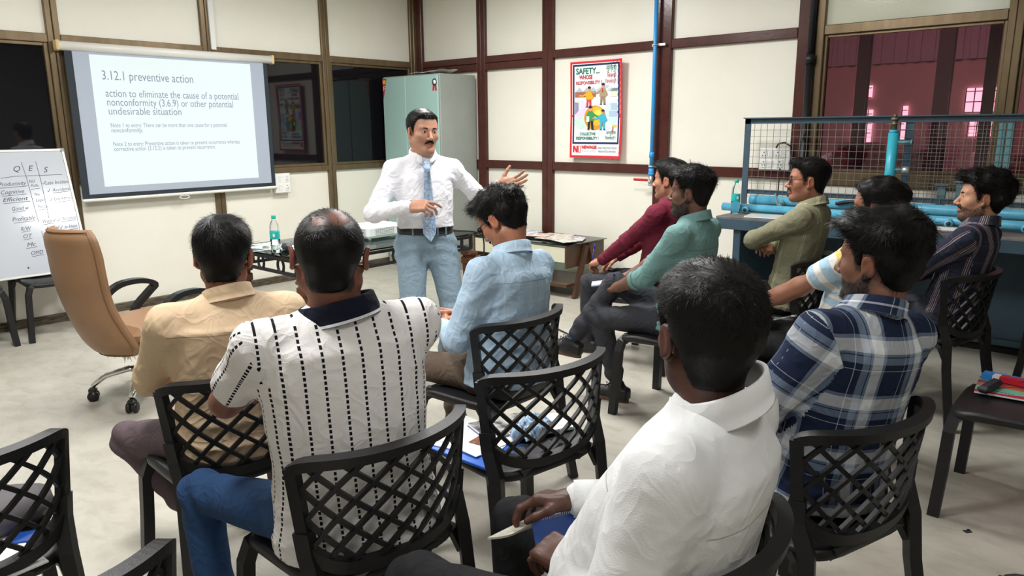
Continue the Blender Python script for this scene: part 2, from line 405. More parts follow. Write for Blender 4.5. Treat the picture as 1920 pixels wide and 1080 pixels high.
def make_chair():
    root = empty('lattice_chair')
    # seat: rounded slab with a rolled front edge
    n = 40; k = MB(); rings = []
    def outline(grow, z, drop):
        P = []
        for i in range(n):
            a = 2*math.pi*i/n; c, s = math.cos(a), math.sin(a)
            ex = 2/5.0; px = abs(c)**ex*math.copysign(1, c); py = abs(s)**ex*math.copysign(1, s)
            x = px*(0.225+0.010*py+grow); y = 0.015+py*(0.215+grow)
            P.append((x, y, z-drop*max(0, py-0.55)*0.05))
        return P
    for g, z, d in ((-0.02, 0.408, 1), (0.0, 0.414, 1), (0.004, 0.430, 1), (-0.002, 0.443, 1), (-0.012, 0.4455, 1), (-0.10, 0.437, 0)): rings.append(outline(g, z, d))
    V = [p for r in rings for p in r]; m = len(rings)
    Fc = [(i*n+j, i*n+(j+1) % n, (i+1)*n+(j+1) % n, (i+1)*n+j) for i in range(m-1) for j in range(n)]
    Fc += [tuple(range(n))[::-1], tuple((m-1)*n+j for j in range(n))]
    k.add(V, Fc, True).build('seat', M_CHAIR, root)
    # front legs with curved knee
    for s in (-1, 1):
        k = MB(); pts = [np.array(p) for p in ((s*0.165, 0.190, 0.415), (s*0.205, 0.205, 0.395), (s*0.222, 0.212, 0.345), (s*0.232, 0.218, 0.18), (s*0.245, 0.228, 0.0))]
        V, Fc = sweep_rect(pts, [np.array((0, 1, 0.1))]*5, 0.036, 0.040); k.add(V, Fc).build('leg', M_CHAIR, root)
        k = MB(); pts = [back_pt(s*0.985, 0.42), back_pt(s*0.985, 0.22), np.array((s*0.224, -0.180, 0.44)), np.array((s*0.230, -0.193, 0.30)), np.array((s*0.252, -0.245, 0.0))]
        V, Fc = sweep_rect(pts, [np.array((s*0.9, -0.5, 0.1))]*5, 0.040, 0.034); k.add(V, Fc)
        pts = [np.array((s*0.19, -0.10, 0.425)), np.array((s*0.215, -0.15, 0.405)), np.array((s*0.224, -0.180, 0.355))]
        V, Fc = sweep_rect(pts, [np.array((s, 0, 0.1))]*3, 0.022, 0.030); k.add(V, Fc).build('leg', M_CHAIR, root)
    # back frame
    k = MB()
    S = np.linspace(-0.985, 0.985, 33)
    top = [back_pt(s, t_top(s)) for s in S]; k.add(*sweep_rect(top, [nrm_at(s, 1.0) for s in S], 0.026, 0.030))
    bot = [back_pt(s, t_bot(s)-0.02) for s in S]; k.add(*sweep_rect(bot, [nrm_at(s, 0.2) for s in S], 0.034, 0.026))
    for s in (-1, 1):
        T = np.linspace(0.18, t_top(0.985)+0.02, 9)
        k.add(*sweep_rect([back_pt(s*0.985, t) for t in T], [nrm_at(s*0.985, t) for t in T], 0.030, 0.026))
        T = np.linspace(0, 1, 4)
        k.add(*sweep_rect([back_pt(s*.3, t_bot(.3)-.03)*(1-t)+np.array((s*.075, -.17, .425))*t for t in T], [np.array((0, -1, .2))]*4, 0.12, 0.02))
    back = k.build('backrest', M_CHAIR, root)
    # diagonal slats, each its own piece
    for sg in (-1, 1):
        for c in np.linspace(-1.54, 1.54, 11):
            T = np.linspace(0.03, 0.99, 40); pts = []; nn = []
            for t in T:
                s = c+sg*(t-0.5)*1.25
                if abs(s) < 0.99 and t_bot(s)-0.015 < t < t_top(s): pts.append(back_pt(s, t, 0.002*sg)); nn.append(nrm_at(s, t))
            if len(pts) < 4: continue
            st = max(1, len(pts)//9); idx = list(range(0, len(pts), st))
            if idx[-1] != len(pts)-1: idx.append(len(pts)-1)
            V, Fc = sweep_rect([pts[i] for i in idx], [nn[i] for i in idx], 0.0118, 0.011)
            MB().add(V, Fc).build('slat', M_CHAIR, back)
    return root
CHAIR = make_chair(); _used = [False]
def place_chair(x, y, deg, label, group=None):
    o = CHAIR if not _used[0] else copy_tree(CHAIR)
    _used[0] = True
    o.location = (x, y, 0); o.rotation_euler = (0, 0, R(deg)); tag(o, label, 'chair', group)
    if group is None and 'group' in o: del o['group']
    return o
SEATS = {'beige': (4.29, -4.75, 84), 'polo': (5.02, -4.79, 86), 'lblue': (4.52, -3.70, 90), 'maroon': (4.13, -1.77, 92), 'teal': (4.71, -2.47, 92),
         'olive': (4.94, -1.64, 92), 'tee': (5.45, -2.53, 90), 'dplaid': (5.72, -1.56, 78), 'plaid': (5.90, -3.88, 72), 'white': (5.86, -4.74, 88)}
place_chair(*SEATS['beige'], 'black lattice-back chair under the man in the beige shirt')
place_chair(*SEATS['polo'], 'black lattice-back chair under the man in the white striped polo')
place_chair(*SEATS['lblue'], 'black lattice-back chair under the man in the light blue shirt')
place_chair(*SEATS['maroon'], 'black lattice-back chair under the man in the maroon shirt')
place_chair(*SEATS['teal'], 'black lattice-back chair under the man in the teal shirt')
place_chair(*SEATS['olive'], 'black lattice-back chair under the man in the olive shirt with folded arms')
place_chair(*SEATS['tee'], 'black lattice-back chair under the man in the striped T-shirt')
place_chair(*SEATS['dplaid'], 'black lattice-back chair under the man in the dark plaid shirt by the bench')
place_chair(*SEATS['plaid'], 'black lattice-back chair under the man in the blue and white plaid shirt')
place_chair(*SEATS['white'], 'black lattice-back chair under the man in the plain white shirt holding a notebook')
place_chair(4.98, -4.08, 80, 'empty black lattice-back chair with papers and a blue folder on its seat')
place_chair(4.35, -5.55, 84, 'empty black lattice-back chair with a grey bag on its seat')
place_chair(5.06, -5.60, 80, 'black lattice-back chair behind the chair with the grey bag')
place_chair(6.27, -2.56, 90, 'empty black lattice-back chair with a colourful magazine and glasses on its seat')
place_chair(6.41, -1.47, 205, 'black lattice-back chair beside the workbench, turned away from the row')
place_chair(6.54, -4.25, 40, 'black lattice-back chair behind the man in the blue and white plaid shirt')
place_chair(0.30, -4.02, -92, 'black lattice-back chair under the right half of the whiteboard')
place_chair(0.30, -4.62, -88, 'black lattice-back chair under the left half of the whiteboard')

# ---------------------------------------------------------------- projection screen
M_SCRWHITE = mat('screen_white_spill', (0.40, 0.45, 0.54), 0.8)  # white fabric; the projector's spill light is put into its grey-lavender colour
M_SCRBLACK = mat('screen_black', (0.02, 0.03, 0.04), 0.7)
M_HOUSING = mat('screen_housing', (0.78, 0.77, 0.72), 0.35)
M_CREAMCAP = mat('housing_cap', srgb(226, 200, 150), 0.5)
M_SLIDE = mat('lit_slide', (0.30, 0.33, 0.34), 0.9, emit=((0.86, 1.0, 1.0), 0.62))
M_SLTEXT = mat('slide_text', srgb(104, 110, 130), 0.9, emit=((0.30, 0.33, 0.42), 0.42))
scr = empty('projection_screen', (0.0, -2.79, 2.14)); tag(scr, 'white pull-down projection screen with black border showing a text slide', 'projection screen')
inv = lambda p: (p[0], p[1]+2.79, p[2]-2.14)
def sbox(name, lo, hi, m, bev=0.0, parent=scr): return bxx(name, inv(lo), inv(hi), m, parent, bev)
k = MB(); k.tube([inv((0.055, -3.69, 2.14)), inv((0.055, -1.88, 2.14))], 0.036, 12); k.build('housing', M_HOUSING, scr)
for y in (-3.70, -1.872): sbox('end_cap', (0.012, y-0.012, 2.10), (0.098, y+0.012, 2.182), M_CREAMCAP, 0.01)
fab = sbox('screen_fabric', (0.058, -3.655, 0.965), (0.060, -1.925, 2.12), M_SCRBLACK)
sbox('white_field', (0.0602, -3.600, 1.0), (0.0615, -1.967, 2.105), M_SCRWHITE, 0, fab)
sl = sbox('slide', (0.0616, -3.480, 1.055), (0.0622, -2.100, 2.088), M_SLIDE)
sbox('bottom_bar', (0.048, -3.665, 0.940), (0.072, -1.905, 0.966), M_HOUSING, 0.008)
k = MB(); k.tube([inv((0.06, -2.83+0.045*math.cos(a), 0.925+0.014*math.sin(a))) for a in np.linspace(0, 2*math.pi, 16)[:-1]], 0.004, 6, closed=True); k.build('pull_handle', M_HOUSING, scr)
def text_width(body, size):
    cu = bpy.data.curves.new('w', 'FONT'); cu.body = body; cu.size = size; t = bpy.data.objects.new('w', cu); COL.objects.link(t); bpy.context.view_layer.update(); w = t.dimensions.x
    bpy.data.objects.remove(t); bpy.data.curves.remove(cu); return w
def stext(body, y, z, cap, width):
    tot = text_width(body, cap*1.42); pre = ''
    for w in body.split(' '):
        pre = (pre+' '+w).strip(); ww = text_width(w, cap*1.42); off = (text_width(pre, cap*1.42)-ww)*width/tot
        text('slide_word', w, cap*1.42, M_SLTEXT, sl, plane_mtx(inv((0.0626, y+off, z)), (0, 1, 0), (0, 0, 1)), width=ww*width/tot)
stext('3.12.1 preventive action', -3.40, 1.900, 0.072, 0.745)
stext('action to eliminate the cause of a potential', -3.39, 1.768, 0.060, 1.148)
stext('nonconformity (3.6.9) or other potential', -3.386, 1.698, 0.060, 1.085)
stext('undesirable situation', -3.382, 1.628, 0.060, 0.595)
stext('Note 1 to entry: There can be more than one cause for a potential', -3.378, 1.527, 0.035, 1.0)
stext('nonconformity.', -3.378, 1.487, 0.035, 0.25)
stext('Note 2 to entry: Preventive action is taken to prevent occurrence whereas', -3.376, 1.377, 0.035, 1.11)
stext('corrective action (3.12.2) is taken to prevent recurrence.', -3.374, 1.337, 0.035, 0.87)
k = bxx('cable_trunking', (0.001, -2.435, 2.20), (0.02, -2.39, 2.99), mat('white_pvc', (0.8, 0.8, 0.78), 0.4)); tag(k, 'white plastic cable trunking strip above the projection screen', 'trunking')

# switch boards
M_SW = mat('switch_white', (0.82, 0.82, 0.79), 0.35); M_HOLE = mat('socket_hole', (0.02, 0.02, 0.02), 0.6)
def switch_board(o, ax, n, w, h, label, cols):
    """o: centre; ax: unit along the wall; n: normal"""
    e = empty('switch_board', o); tag(e, label, 'switch board'); ax = np.array(ax); n = np.array(n); z = np.array((0, 0, 1.0))
    rot = np.stack([ax, z, n], axis=1)
    MB().box(n*0.02, (w, h, 0.04), rot, 0.006).build('back_box', M_SW, e)
    for cx, cz, kind in cols:
        c = ax*cx*w+z*cz*h+n*0.042
        if kind == 's':
            f = MB().box(c, (w*0.20, h*0.34, 0.008), rot, 0.002).build('socket', M_SW, e)
            k = MB()
            for dx, dz in ((0, 0.09), (-0.045, -0.06), (0.045, -0.06)): k.box(c+ax*dx*w+z*dz*h+n*0.0045, (w*.03, h*.05, .002), rot)
            k.build('socket_holes', M_HOLE, f)
        else:
            MB().box(c, (w*0.15, h*0.32, 0.012), rot@rotm(0.12, 0, 0), 0.002).build('switch', M_SW, e)
switch_board((0.0, -1.83, 0.985), (0, 1, 0), (1, 0, 0), 0.17, 0.19, 'white switch board with two sockets beside the projection screen', [(0.25, 0.22, 's'), (0.25, -0.22, 's'), (-0.2, 0.22, 'w'), (-0.2, -0.22, 'w')])
switch_board((4.205, -0.005, 1.24), (1, 0, 0), (0, -1, 0), 0.25, 0.17, 'white switch board with four sockets behind the wire mesh guard', [(-0.32, 0.22, 's'), (-0.32, -0.22, 's'), (0.12, 0.22, 's'), (-0.1, 0.22, 'w'), (-0.1, -0.22, 'w'), (0.3, .22, 'w'), (0.2, -0.2, 's')])
k = MB().tube([(4.22, -0.05, 1.33), (4.24, -0.06, 1.36), (4.29, -0.06, 1.37), (4.335, -0.05, 1.34), (4.34, -.03, 1.2), (4.34, -.03, 1.05)], 0.007, 6).build('power_cable', M_BLKPIPE); tag(k, 'black cable looping out of the switch board behind the mesh', 'cable')
k = MB().tube([(4.26, -0.05, 1.17), (4.262, -0.06, 1.0), (4.25, -0.05, .9)], 0.005, 6).build('power_cable', M_BLKPIPE); tag(k, 'black cable hanging straight down from the switch board behind the mesh', 'cable')

# ---------------------------------------------------------------- steel cupboard
M_CUP = mat('cupboard_side', srgb(152, 157, 150), 0.5, noise=(3, srgb(145, 150, 143), 0.4, 0.7))
M_CUPD = mat('cupboard_door', srgb(158, 190, 184), 0.30)
cb = empty('steel_cupboard', (0.495, -0.285, 0)); tag(cb, 'tall grey-green steel cupboard with two doors in the corner', 'cupboard')
CW, CD, CHt = 0.88, 0.54, 2.04
bxx('body', (-CW/2, -CD/2+0.02, 0.0), (CW/2, CD/2, CHt), M_CUP, cb, 0.006)
for s in (-1, 1):
    d = bxx('door', ((-CW/2+0.012) if s < 0 else -0.058, -CD/2, 0.10), (-0.062 if s < 0 else CW/2-0.012, -CD/2+0.02, CHt-0.012), M_CUPD, cb, 0.006)
    box('handle', (-0.10 if s < 0 else 0.02, -CD/2-0.012, 1.05), (0.025, 0.02, 0.14), M_WHITEMET, d, None, 0.004)
bxx('plinth', (-CW/2-.002, -CD/2+.005, 0), (CW/2+.002, -CD/2+.018, 0.09), M_CUP, cb, 0.003)
for z in (0.23, 0.235): pass
k = MB(); k.box((CW/2+0.0015, 0, 0.26), (0.003, CD-0.04, 0.012)); k.box((CW/2+0.0015, 0, 0.10), (.003, CD-.04, .004)); k.build('side_seam', mat('seam_grey', srgb(120, 122, 116), 0.6), cb)
# award rosette sticker and corner sticker (flat print on the door)
M_STW = mat('sticker_white', (0.85, 0.85, 0.85), 0.5); M_STR = mat('sticker_red', srgb(190, 30, 50), 0.5); M_STK = mat('sticker_black', (0.03, 0.03, 0.04), 0.5); M_STY = mat('sticker_yellow', srgb(230, 190, 60), 0.5)
k = MB(); k.cyl((0.385, -CD/2-0.0005, 1.955), (0.385, -CD/2-0.002, 1.955), 0.035, 20); ros = k.build('rosette_sticker', M_STK, cb)
MB().cyl((0.385, -CD/2-0.002, 1.955), (0.385, -CD/2-0.003, 1.955), 0.022, 20).build('rosette_centre', M_STW, ros)
k = MB(); rx = np.array([[1, 0, 0], [0, 0, -1], [0, 1, 0]], float)
k.prism([(0.36, 1.93), (0.352, 1.865), (0.368, 1.875), (0.378, 1.865), (0.384, 1.92)], 0.0002, 0.001, rx, (0, -CD/2, 0)); k.prism([(0.386, 1.92), (0.395, 1.862), (0.405, 1.875), (0.418, 1.868), (0.410, 1.93)], 0.0002, 0.001, rx, (0, -CD/2, 0)); k.build('rosette_ribbon', M_STR, ros)
k = MB(); k.prism([(-0.425, 1.78), (-0.425, 2.02), (-0.36, 2.02)][::-1], 0.0002, 0.001, rx, (0, -CD/2, 0)); st = k.build('corner_sticker', M_STR, cb)
k = MB(); k.prism([(-0.42, 1.965), (-0.385, 1.965), (-0.372, 2.005), (-0.42, 2.005)], 0.0012, 0.0016, rx, (0, -CD/2, 0)); k.build('sticker_print', M_STY, st)
text('sticker_letter', 'F', 0.07, M_STW, st, plane_mtx((-0.418, -CD/2-0.0018, 1.895), (1, 0, 0), (0, 0, 1)))
k = MB(); P = np.array([[(x, y, 0.004+0.012*math.sin(x*31+y*9)*math.sin(y*23)+(.02 if x > .3 else 0)*(x-.3)*8) for y in np.linspace(-0.17, 0.12, 8)] for x in np.linspace(-0.02, 0.42, 12)]); k.grid(P+np.array((0, 0, 0.012)))
o = k.build('paper_sheet', mat('loose_paper', (0.85, 0.85, 0.83), 0.7)); o.location = (0.495, -0.37, CHt+0.006); tag(o, 'loose curled white paper lying on top of the steel cupboard', 'paper')

# ---------------------------------------------------------------- safety poster
M_PWHITE = mat('poster_white', (0.86, 0.90, 0.92), 0.35); M_PRED = mat('poster_red', srgb(214, 46, 58), 0.35); M_PNAVY = mat('poster_navy', srgb(30, 40, 78), 0.35)
M_PGREEN = mat('ink_green', srgb(10, 120, 92), 0.4); M_PINKR = mat('ink_red', srgb(190, 40, 56), 0.4)
def ink(c): return mat('ink_%02x%02x%02x' % c, srgb(*c), 0.4)
PW, PH = 0.585, 0.885
ps = empty('safety_poster', (2.475, -0.004, 1.212)); tag(ps, 'safety poster with red border and cartoon figures on a globe', 'poster')
def pcurve(u, v, off=0.0):
    """poster coordinates in metres from lower left -> local, gently curled at the sides"""
    x = u/PW*2-1; vv = v/PH
    y = -0.004-0.030*abs(x)**3*(0.35+0.65*abs(vv-0.45)*2)*(0.5 if x < 0 else 1.0)
    return np.array((u-PW/2, y-off, v))
_ply = [1]
def poly(pts, m, parent=ps, name='print_area', sub=10):
    """flat printed polygon following the curl"""
    _ply[0] += 1; off = 0.0004*_ply[0]**0.8
    c = np.mean(pts, axis=0); n = len(pts); V = [pcurve(c[0], c[1], off)]; Fc = []
    dens = []
    for i in range(n):
        a = np.array(pts[i]); b2 = np.array(pts[(i+1) % n]); q = max(1, int(np.linalg.norm(b2-a)/0.06))
        dens += [a+(b2-a)*j/q for j in range(q)]
    for p in dens: V.append(pcurve(p[0], p[1], off))
    Fc = [(0, 1+(i+1) % len(dens), 1+i) for i in range(len(dens))]
    # poster normal faces -y
    return MB().add(V, [f[::-1] for f in Fc]).build(name, m, parent)
def rectp(x0, y0, x1, y1, m, name='print_area', parent=ps):
    _ply[0] += 1; off = 0.0004*_ply[0]**0.8
    nx, ny = max(2, int((x1-x0)/0.04)+1), max(2, int((y1-y0)/0.05)+1)
    P = np.array([[pcurve(x, y, off) for x in np.linspace(x0, x1, nx)] for y in np.linspace(y0, y1, ny)])
    return MB().grid(P).build(name, m, parent)
def ellp(cx, cy, rx_, ry_, m, name='print_area', n=20, rot=0.0):
    return poly([(cx+rx_*math.cos(a)*math.cos(rot)-ry_*math.sin(a)*math.sin(rot), cy+rx_*math.cos(a)*math.sin(rot)+ry_*math.sin(a)*math.cos(rot)) for a in np.linspace(0, 2*math.pi, n, endpoint=False)], m, name=name)
sheet = rectp(0, 0, PW, PH, M_PRED, 'sheet'); MB
rectp(0.022, 0.024, PW-0.022, PH-0.020, M_PWHITE, 'white_margin'); rectp(0.028, 0.130, PW-0.028, PH-0.026, M_PNAVY, 'navy_frame'); rectp(0.046, 0.148, PW-0.046, PH-0.044, M_PWHITE, 'white_field')
def ptext(body, u, v, size, m, width=None, shear=0.0, bold=0.0, align='LEFT'):
    o = text('lettering', body, size, m, ps, Matrix.Identity(4), width=width, shear=shear, offset=bold)
    for vv in o.data.vertices:
        p = pcurve(u+vv.co.x, v+vv.co.y, 0.0055); vv.co = Vector(p)
    return o
ptext('SAFETY...', 0.065, 0.772, 0.075, M_PGREEN, 0.262, bold=0.002)
ptext('WHOSE', 0.098, 0.724, 0.052, M_PINKR, 0.150, bold=0.0015)
ptext('RESPONSIBILITY ?', 0.066, 0.677, 0.043, M_PINKR, 0.288, bold=0.001)
def hindi(u, v, w, h, m, seed):
    """headline with the top bar and hanging letter strokes of the script"""
    rnd = random.Random(seed); k = MB(); t = h*0.13
    def st(pts, th=t):
        for a, b2 in zip(pts[:-1], pts[1:]):
            a = np.array(a); b2 = np.array(b2); d = b2-a; L_ = np.linalg.norm(d); q = np.array((-d[1], d[0]))/L_*th/2
            V = [pcurve(*(a+q), 0.0056), pcurve(*(a-q), 0.0056), pcurve(*(b2-q), 0.0056), pcurve(*(b2+q), 0.0056)]
            k.add(V, [(0, 1, 2, 3)])
    n = max(3, int(w/h*1.25)); st([(u, v+h*.78), (u+w, v+h*.78)])
    for i in range(n):
        x0 = u+w*(i+0.1)/n; x1 = u+w*(i+0.86)/n; c = (x0+x1)/2
        st([(x1, v+h*.78), (x1, v)])
        kind = rnd.randrange(4)
        if kind == 0: st([(x0, v+h*.72), (x0, v+h*.35), (x1, v+h*.35)])
        elif kind == 1: st([(x0, v+h*.5), (c, v+h*.62), (c, v+h*.3), (x0, v+h*.15)])
        elif kind == 2: st([(x0, v+h*.2), (x0+.2*(x1-x0), v+h*.5), (x1, v+h*.45)]); st([(x0, v+h*.2), (c, v+h*.1)])
        else: st([(c, v+h*.76), (c, v+h*.5), (x0, v+h*.3), (c, v+h*.08)])
        if rnd.random() < .4: st([(x0, v+h*.8), (c, v+h*1.02), (x1, v+h*.8)], t*.8)
    return k.build('lettering', m, ps)
def hindi_text(body, u, v, size, m, width, seed):
    o = ptext(body, u, v, size, m, width)
    if len(o.data.polygons) < 12:
        bpy.data.objects.remove(o); hindi(u, v, width, size*0.8, m, seed)
hindi_text('\u0938\u0941\u0930\u0915\u094d\u0937\u093e', 0.400, 0.790, 0.066, M_PGREEN, 0.120, 1)
hindi_text('\u093f\u0915\u0938\u0915\u0940', 0.412, 0.728, 0.050, M_PINKR, 0.105, 2)
hindi_text('\u093f\u091c\u092e\u094d\u092e\u0947\u0926\u093e\u0930\u0940 ?', 0.392, 0.678, 0.044, M_PINKR, 0.142, 3)
ptext('COLLECTIVE', 0.112, 0.212, 0.037, M_PGREEN, 0.178, bold=0.001)
ptext('RESPONSIBILITY !', 0.072, 0.172, 0.037, M_PGREEN, 0.255, bold=0.001)
hindi_text('\u0938\u093e\u092e\u0942\u093f\u0939\u0915', 0.412, 0.220, 0.042, M_PGREEN, 0.112, 4)
hindi_text('\u093f\u091c\u092e\u094d\u092e\u0947\u0926\u093e\u0930\u0940 !', 0.398, 0.172, 0.040, M_PGREEN, 0.128, 5)
# logo block
for pts in ([(0.034, 0.050), (0.034, 0.114), (0.052, 0.114), (0.052, 0.050)], [(0.036, 0.114), (0.056, 0.114), (0.090, 0.050), (0.070, 0.050)], [(0.074, 0.050), (0.074, 0.114), (0.092, 0.114), (0.092, 0.050)], [(0.094, 0.050), (0.094, 0.114), (0.126, 0.114), (0.126, 0.050)]): poly(pts, M_PRED, name='logo_mark')
poly([(0.102, 0.056), (0.102, 0.108), (0.119, 0.108), (0.119, 0.056)], M_PWHITE, name='logo_mark')
ptext('NEWAGE', 0.136, 0.088, 0.040, M_PRED, 0.170, bold=0.002)
ptext('INDUSTRIES', 0.140, 0.056, 0.026, ink((196, 200, 205)), 0.160)
ptext('FIRE PROTECTION', 0.318, 0.086, 0.026, ink((90, 92, 100)), 0.222, shear=0.3)
ptext('PRIVATE LIMITED', 0.322, 0.054, 0.026, ink((90, 92, 100)), 0.205, shear=0.3)
# picture: factory, smoke, soft colour field, globe, four small figures
for x in (0.060, 0.140, 0.215): poly([(x, 0.612), (x+0.085, 0.612), (x+0.042, 0.652)], ink((176, 190, 200)))
rectp(0.052, 0.560, 0.290, 0.610, ink((170, 104, 84)))
for (x, y, a, b2, c) in ((0.16, 0.42, 0.10, 0.09, (226, 204, 232)), (0.13, 0.33, 0.085, 0.06, (200, 230, 214)), (0.46, 0.40, 0.075, 0.11, (206, 224, 240)), (0.11, 0.49, 0.06, 0.05, (214, 216, 238)), (0.36, 0.30, 0.12, 0.045, (214, 232, 244))): ellp(x, y, a, b2, ink(c))
poly([(0.052, 0.52), (0.095, 0.51), (0.095, 0.44), (0.052, 0.40)], ink((150, 146, 170)))
for x, y, a in ((0.33, 0.630, 0.055), (0.39, 0.645, 0.045), (0.45, 0.622, 0.035)): ellp(x, y, a, 0.014, ink((196, 202, 206)), rot=0.25)
rectp(0.455, 0.560, 0.530, 0.605, ink((236, 232, 200))); poly([(0.445, 0.605), (0.475, 0.632), (0.532, 0.632), (0.532, 0.605)], ink((120, 140, 150)))
for x0, y0, x1, y1 in ((0.46, 0.44, 0.53, 0.50), (0.44, 0.38, 0.53, 0.43)): rectp(x0, y0, x1, y1, ink((176, 196, 220)))
ellp(0.282, 0.372, 0.122, 0.112, ink((216, 150, 46)), 'globe', 28); ellp(0.300, 0.385, 0.092, 0.086, ink((236, 182, 58)), 'globe', 24); ellp(0.315, 0.400, 0.045, 0.045, ink((250, 220, 90)), 'globe', 20)
rectp(0.478, 0.285, 0.530, 0.305, ink((236, 196, 80))); rectp(0.480, 0.235, 0.492, 0.285, ink((170, 90, 60)))
def figure(x, y, s, coat, legs, skin=(214, 160, 120), hair=(40, 30, 30), arm=1, lean=0.0):
    f = lambda pts: [(x+(px+lean*py)*s, y+py*s) for px, py in pts]
    poly(f([(-0.16, 0.0), (-0.06, 0.0), (0.0, 0.42), (-0.13, 0.45)]), ink(legs), name='figure_leg'); poly(f([(0.05, 0.02), (0.16, 0.02), (0.13, 0.45), (0.0, 0.42)]), ink(legs), name='figure_leg')
    poly(f([(-0.22, 0.0), (-0.05, 0.0), (-0.07, 0.05)]), ink((40, 40, 44)), name='figure_shoe'); poly(f([(0.04, 0.0), (0.21, 0.0), (0.09, 0.06)]), ink((40, 40, 44)), name='figure_shoe')
    poly(f([(-0.19, 0.38), (0.19, 0.38), (0.17, 0.72), (0.07, 0.80), (-0.09, 0.80), (-0.20, 0.70)]), ink(coat), name='figure_coat')
    a = arm
    poly(f([(a*0.12, 0.74), (a*0.36, 0.60), (a*0.50, 0.60), (a*0.50, 0.54), (a*0.33, 0.53), (a*0.10, 0.62)]), ink(coat), name='figure_arm'); poly(f([(a*0.5, 0.61), (a*0.62, 0.60), (a*0.62, 0.56), (a*0.5, 0.54)]), ink(skin), name='figure_hand')
    poly(f([(-a*0.17, 0.70), (-a*0.28, 0.50), (-a*0.24, 0.40), (-a*0.13, 0.52)]), ink(coat), name='figure_arm')
    ellp(x+(0.0+lean*0.9)*s, y+0.90*s, 0.095*s, 0.115*s, ink(skin), 'figure_head', 14); ellp(x+(-0.02*a+lean*0.97)*s, y+0.965*s, 0.10*s, 0.065*s, ink(hair), 'figure_hair', 12)
figure(0.212, 0.468, 0.185, (224, 170, 40), (206, 60, 70), arm=-1)
figure(0.368, 0.488, 0.19, (170, 150, 116), (150, 130, 100), arm=-1); poly([(0.358, 0.60), (0.374, 0.60), (0.37, 0.635), (0.36, 0.635)], M_PINKR)
figure(0.236, 0.262, 0.215, (60, 150, 80), (40, 44, 50), arm=1); rectp(0.19, 0.335, 0.222, 0.385, M_PWHITE)
figure(0.372, 0.262, 0.18, (60, 176, 206), (60, 176, 206), arm=-1, hair=(50, 40, 40))

# ---------------------------------------------------------------- blue water pipe with valve
M_BLUEP = mat('blue_pvc', srgb(58, 160, 232), 0.35); M_GALV = mat('galvanised', (0.62, 0.63, 0.62), 0.35, metal=0.8); M_REDH = mat('red_grip', srgb(196, 30, 36), 0.4)
wp = empty('water_pipe', (3.105, -0.05, 0)); tag(wp, 'bright blue wall water pipe with metal clamps', 'pipe')
MB().cyl((0, 0, 1.08), (0, 0, 2.99), 0.017, 14).build('pipe', M_BLUEP, wp)
for z0, z1, r in ((1.23, 1.28, 0.023), (1.085, 1.135, 0.024), (1.08, 1.10, 0.027)): MB().cyl((0, 0, z0), (0, 0, z1), r, 14).build('pipe_coupling', M_BLUEP, wp)
for z in (2.185, 1.155):
    k = MB().tube([(0.024*math.cos(a), 0.024*math.sin(a), z) for a in np.linspace(0, 2*math.pi, 14)[:-1]], 0.007, 6, closed=True).box((0.055, 0.02, z), (0.07, 0.012, 0.022), bev=.002).box((-0.03, 0.02, z), (0.02, 0.012, 0.022)); k.build('pipe_clamp', M_GALV, wp)
v = MB().cyl((0, 0, 0.995), (0, 0, 1.075), 0.020, 6).cyl((0, 0, 1.02), (0, -0.035, 1.02), 0.012, 8).cyl((0, 0, .985), (0, 0, 1.0), .024, 8).build('ball_valve', M_GALV, wp)
MB().box((-0.085, -0.035, 1.035), (0.15, 0.012, 0.022), bev=0.005).build('valve_handle', M_REDH, v)
k = MB().box((3.475-.04, 0.0395, 1.20), (0.004, 0.001, 0.045)).box((3.44, .0395, 1.185), (.03, .001, .004)).box((3.452, .0395, 1.182), (.004, .001, .02)); tag(k.build('pencil_mark', M_STK), 'small dark pencil mark on the cream panel beside the blue pipe', 'mark')
# ---------------------------------------------------------------- glass table
M_GLASS = mat('clear_glass', (0.80, 0.95, 0.92), 0.02, trans=1.0, ior=1.45)
def table_glass():
    m, nt, b = _new('green_table_glass'); N = nt.nodes; L = nt.links
    for n in list(N): N.remove(n)
    o = N.new('ShaderNodeOutputMaterial'); tr = N.new('ShaderNodeBsdfTransparent'); tr.inputs[0].default_value = (0.62, 0.80, 0.76, 1)
    g = N.new('ShaderNodeBsdfGlossy'); g.inputs['Roughness'].default_value = 0.03; fz = N.new('ShaderNodeFresnel'); fz.inputs[0].default_value = 1.7; mx = N.new('ShaderNodeMixShader')
    L.new(fz.outputs[0], mx.inputs[0]); L.new(tr.outputs[0], mx.inputs[1]); L.new(g.outputs[0], mx.inputs[2]); L.new(mx.outputs[0], o.inputs[0]); return m
M_TGLASS = table_glass()
M_IRON = mat('black_iron', (0.015, 0.016, 0.018), 0.45)
def wood(name, c, c2, sc=6, st=(1, 1, 0.12)): return mat(name, c, 0.38, noise=(sc, c2, 0.35, 0.7), stretch=st, bump=(sc*6, 0.05))
M_LEGWOOD = wood('turned_wood', srgb(104, 58, 30), srgb(70, 36, 18), 14)
TX0, TX1, TY0, TY1, TZ = 1.66, 2.56, -3.31, -1.70, 0.70
gt = empty('glass_table', ((TX0+TX1)/2, (TY0+TY1)/2, 0)); tag(gt, 'glass-topped table with wrought iron apron and fluted wooden legs', 'table')
gx, gy = (TX1-TX0)/2, (TY1-TY0)/2
bxx('glass_top', (-gx, -gy, TZ-0.012), (gx, gy, TZ), M_TGLASS, gt, 0.004)
ap = MB()
zt, zb = TZ-0.035, 0.575
ax_, ay_ = gx-0.05, gy-0.05
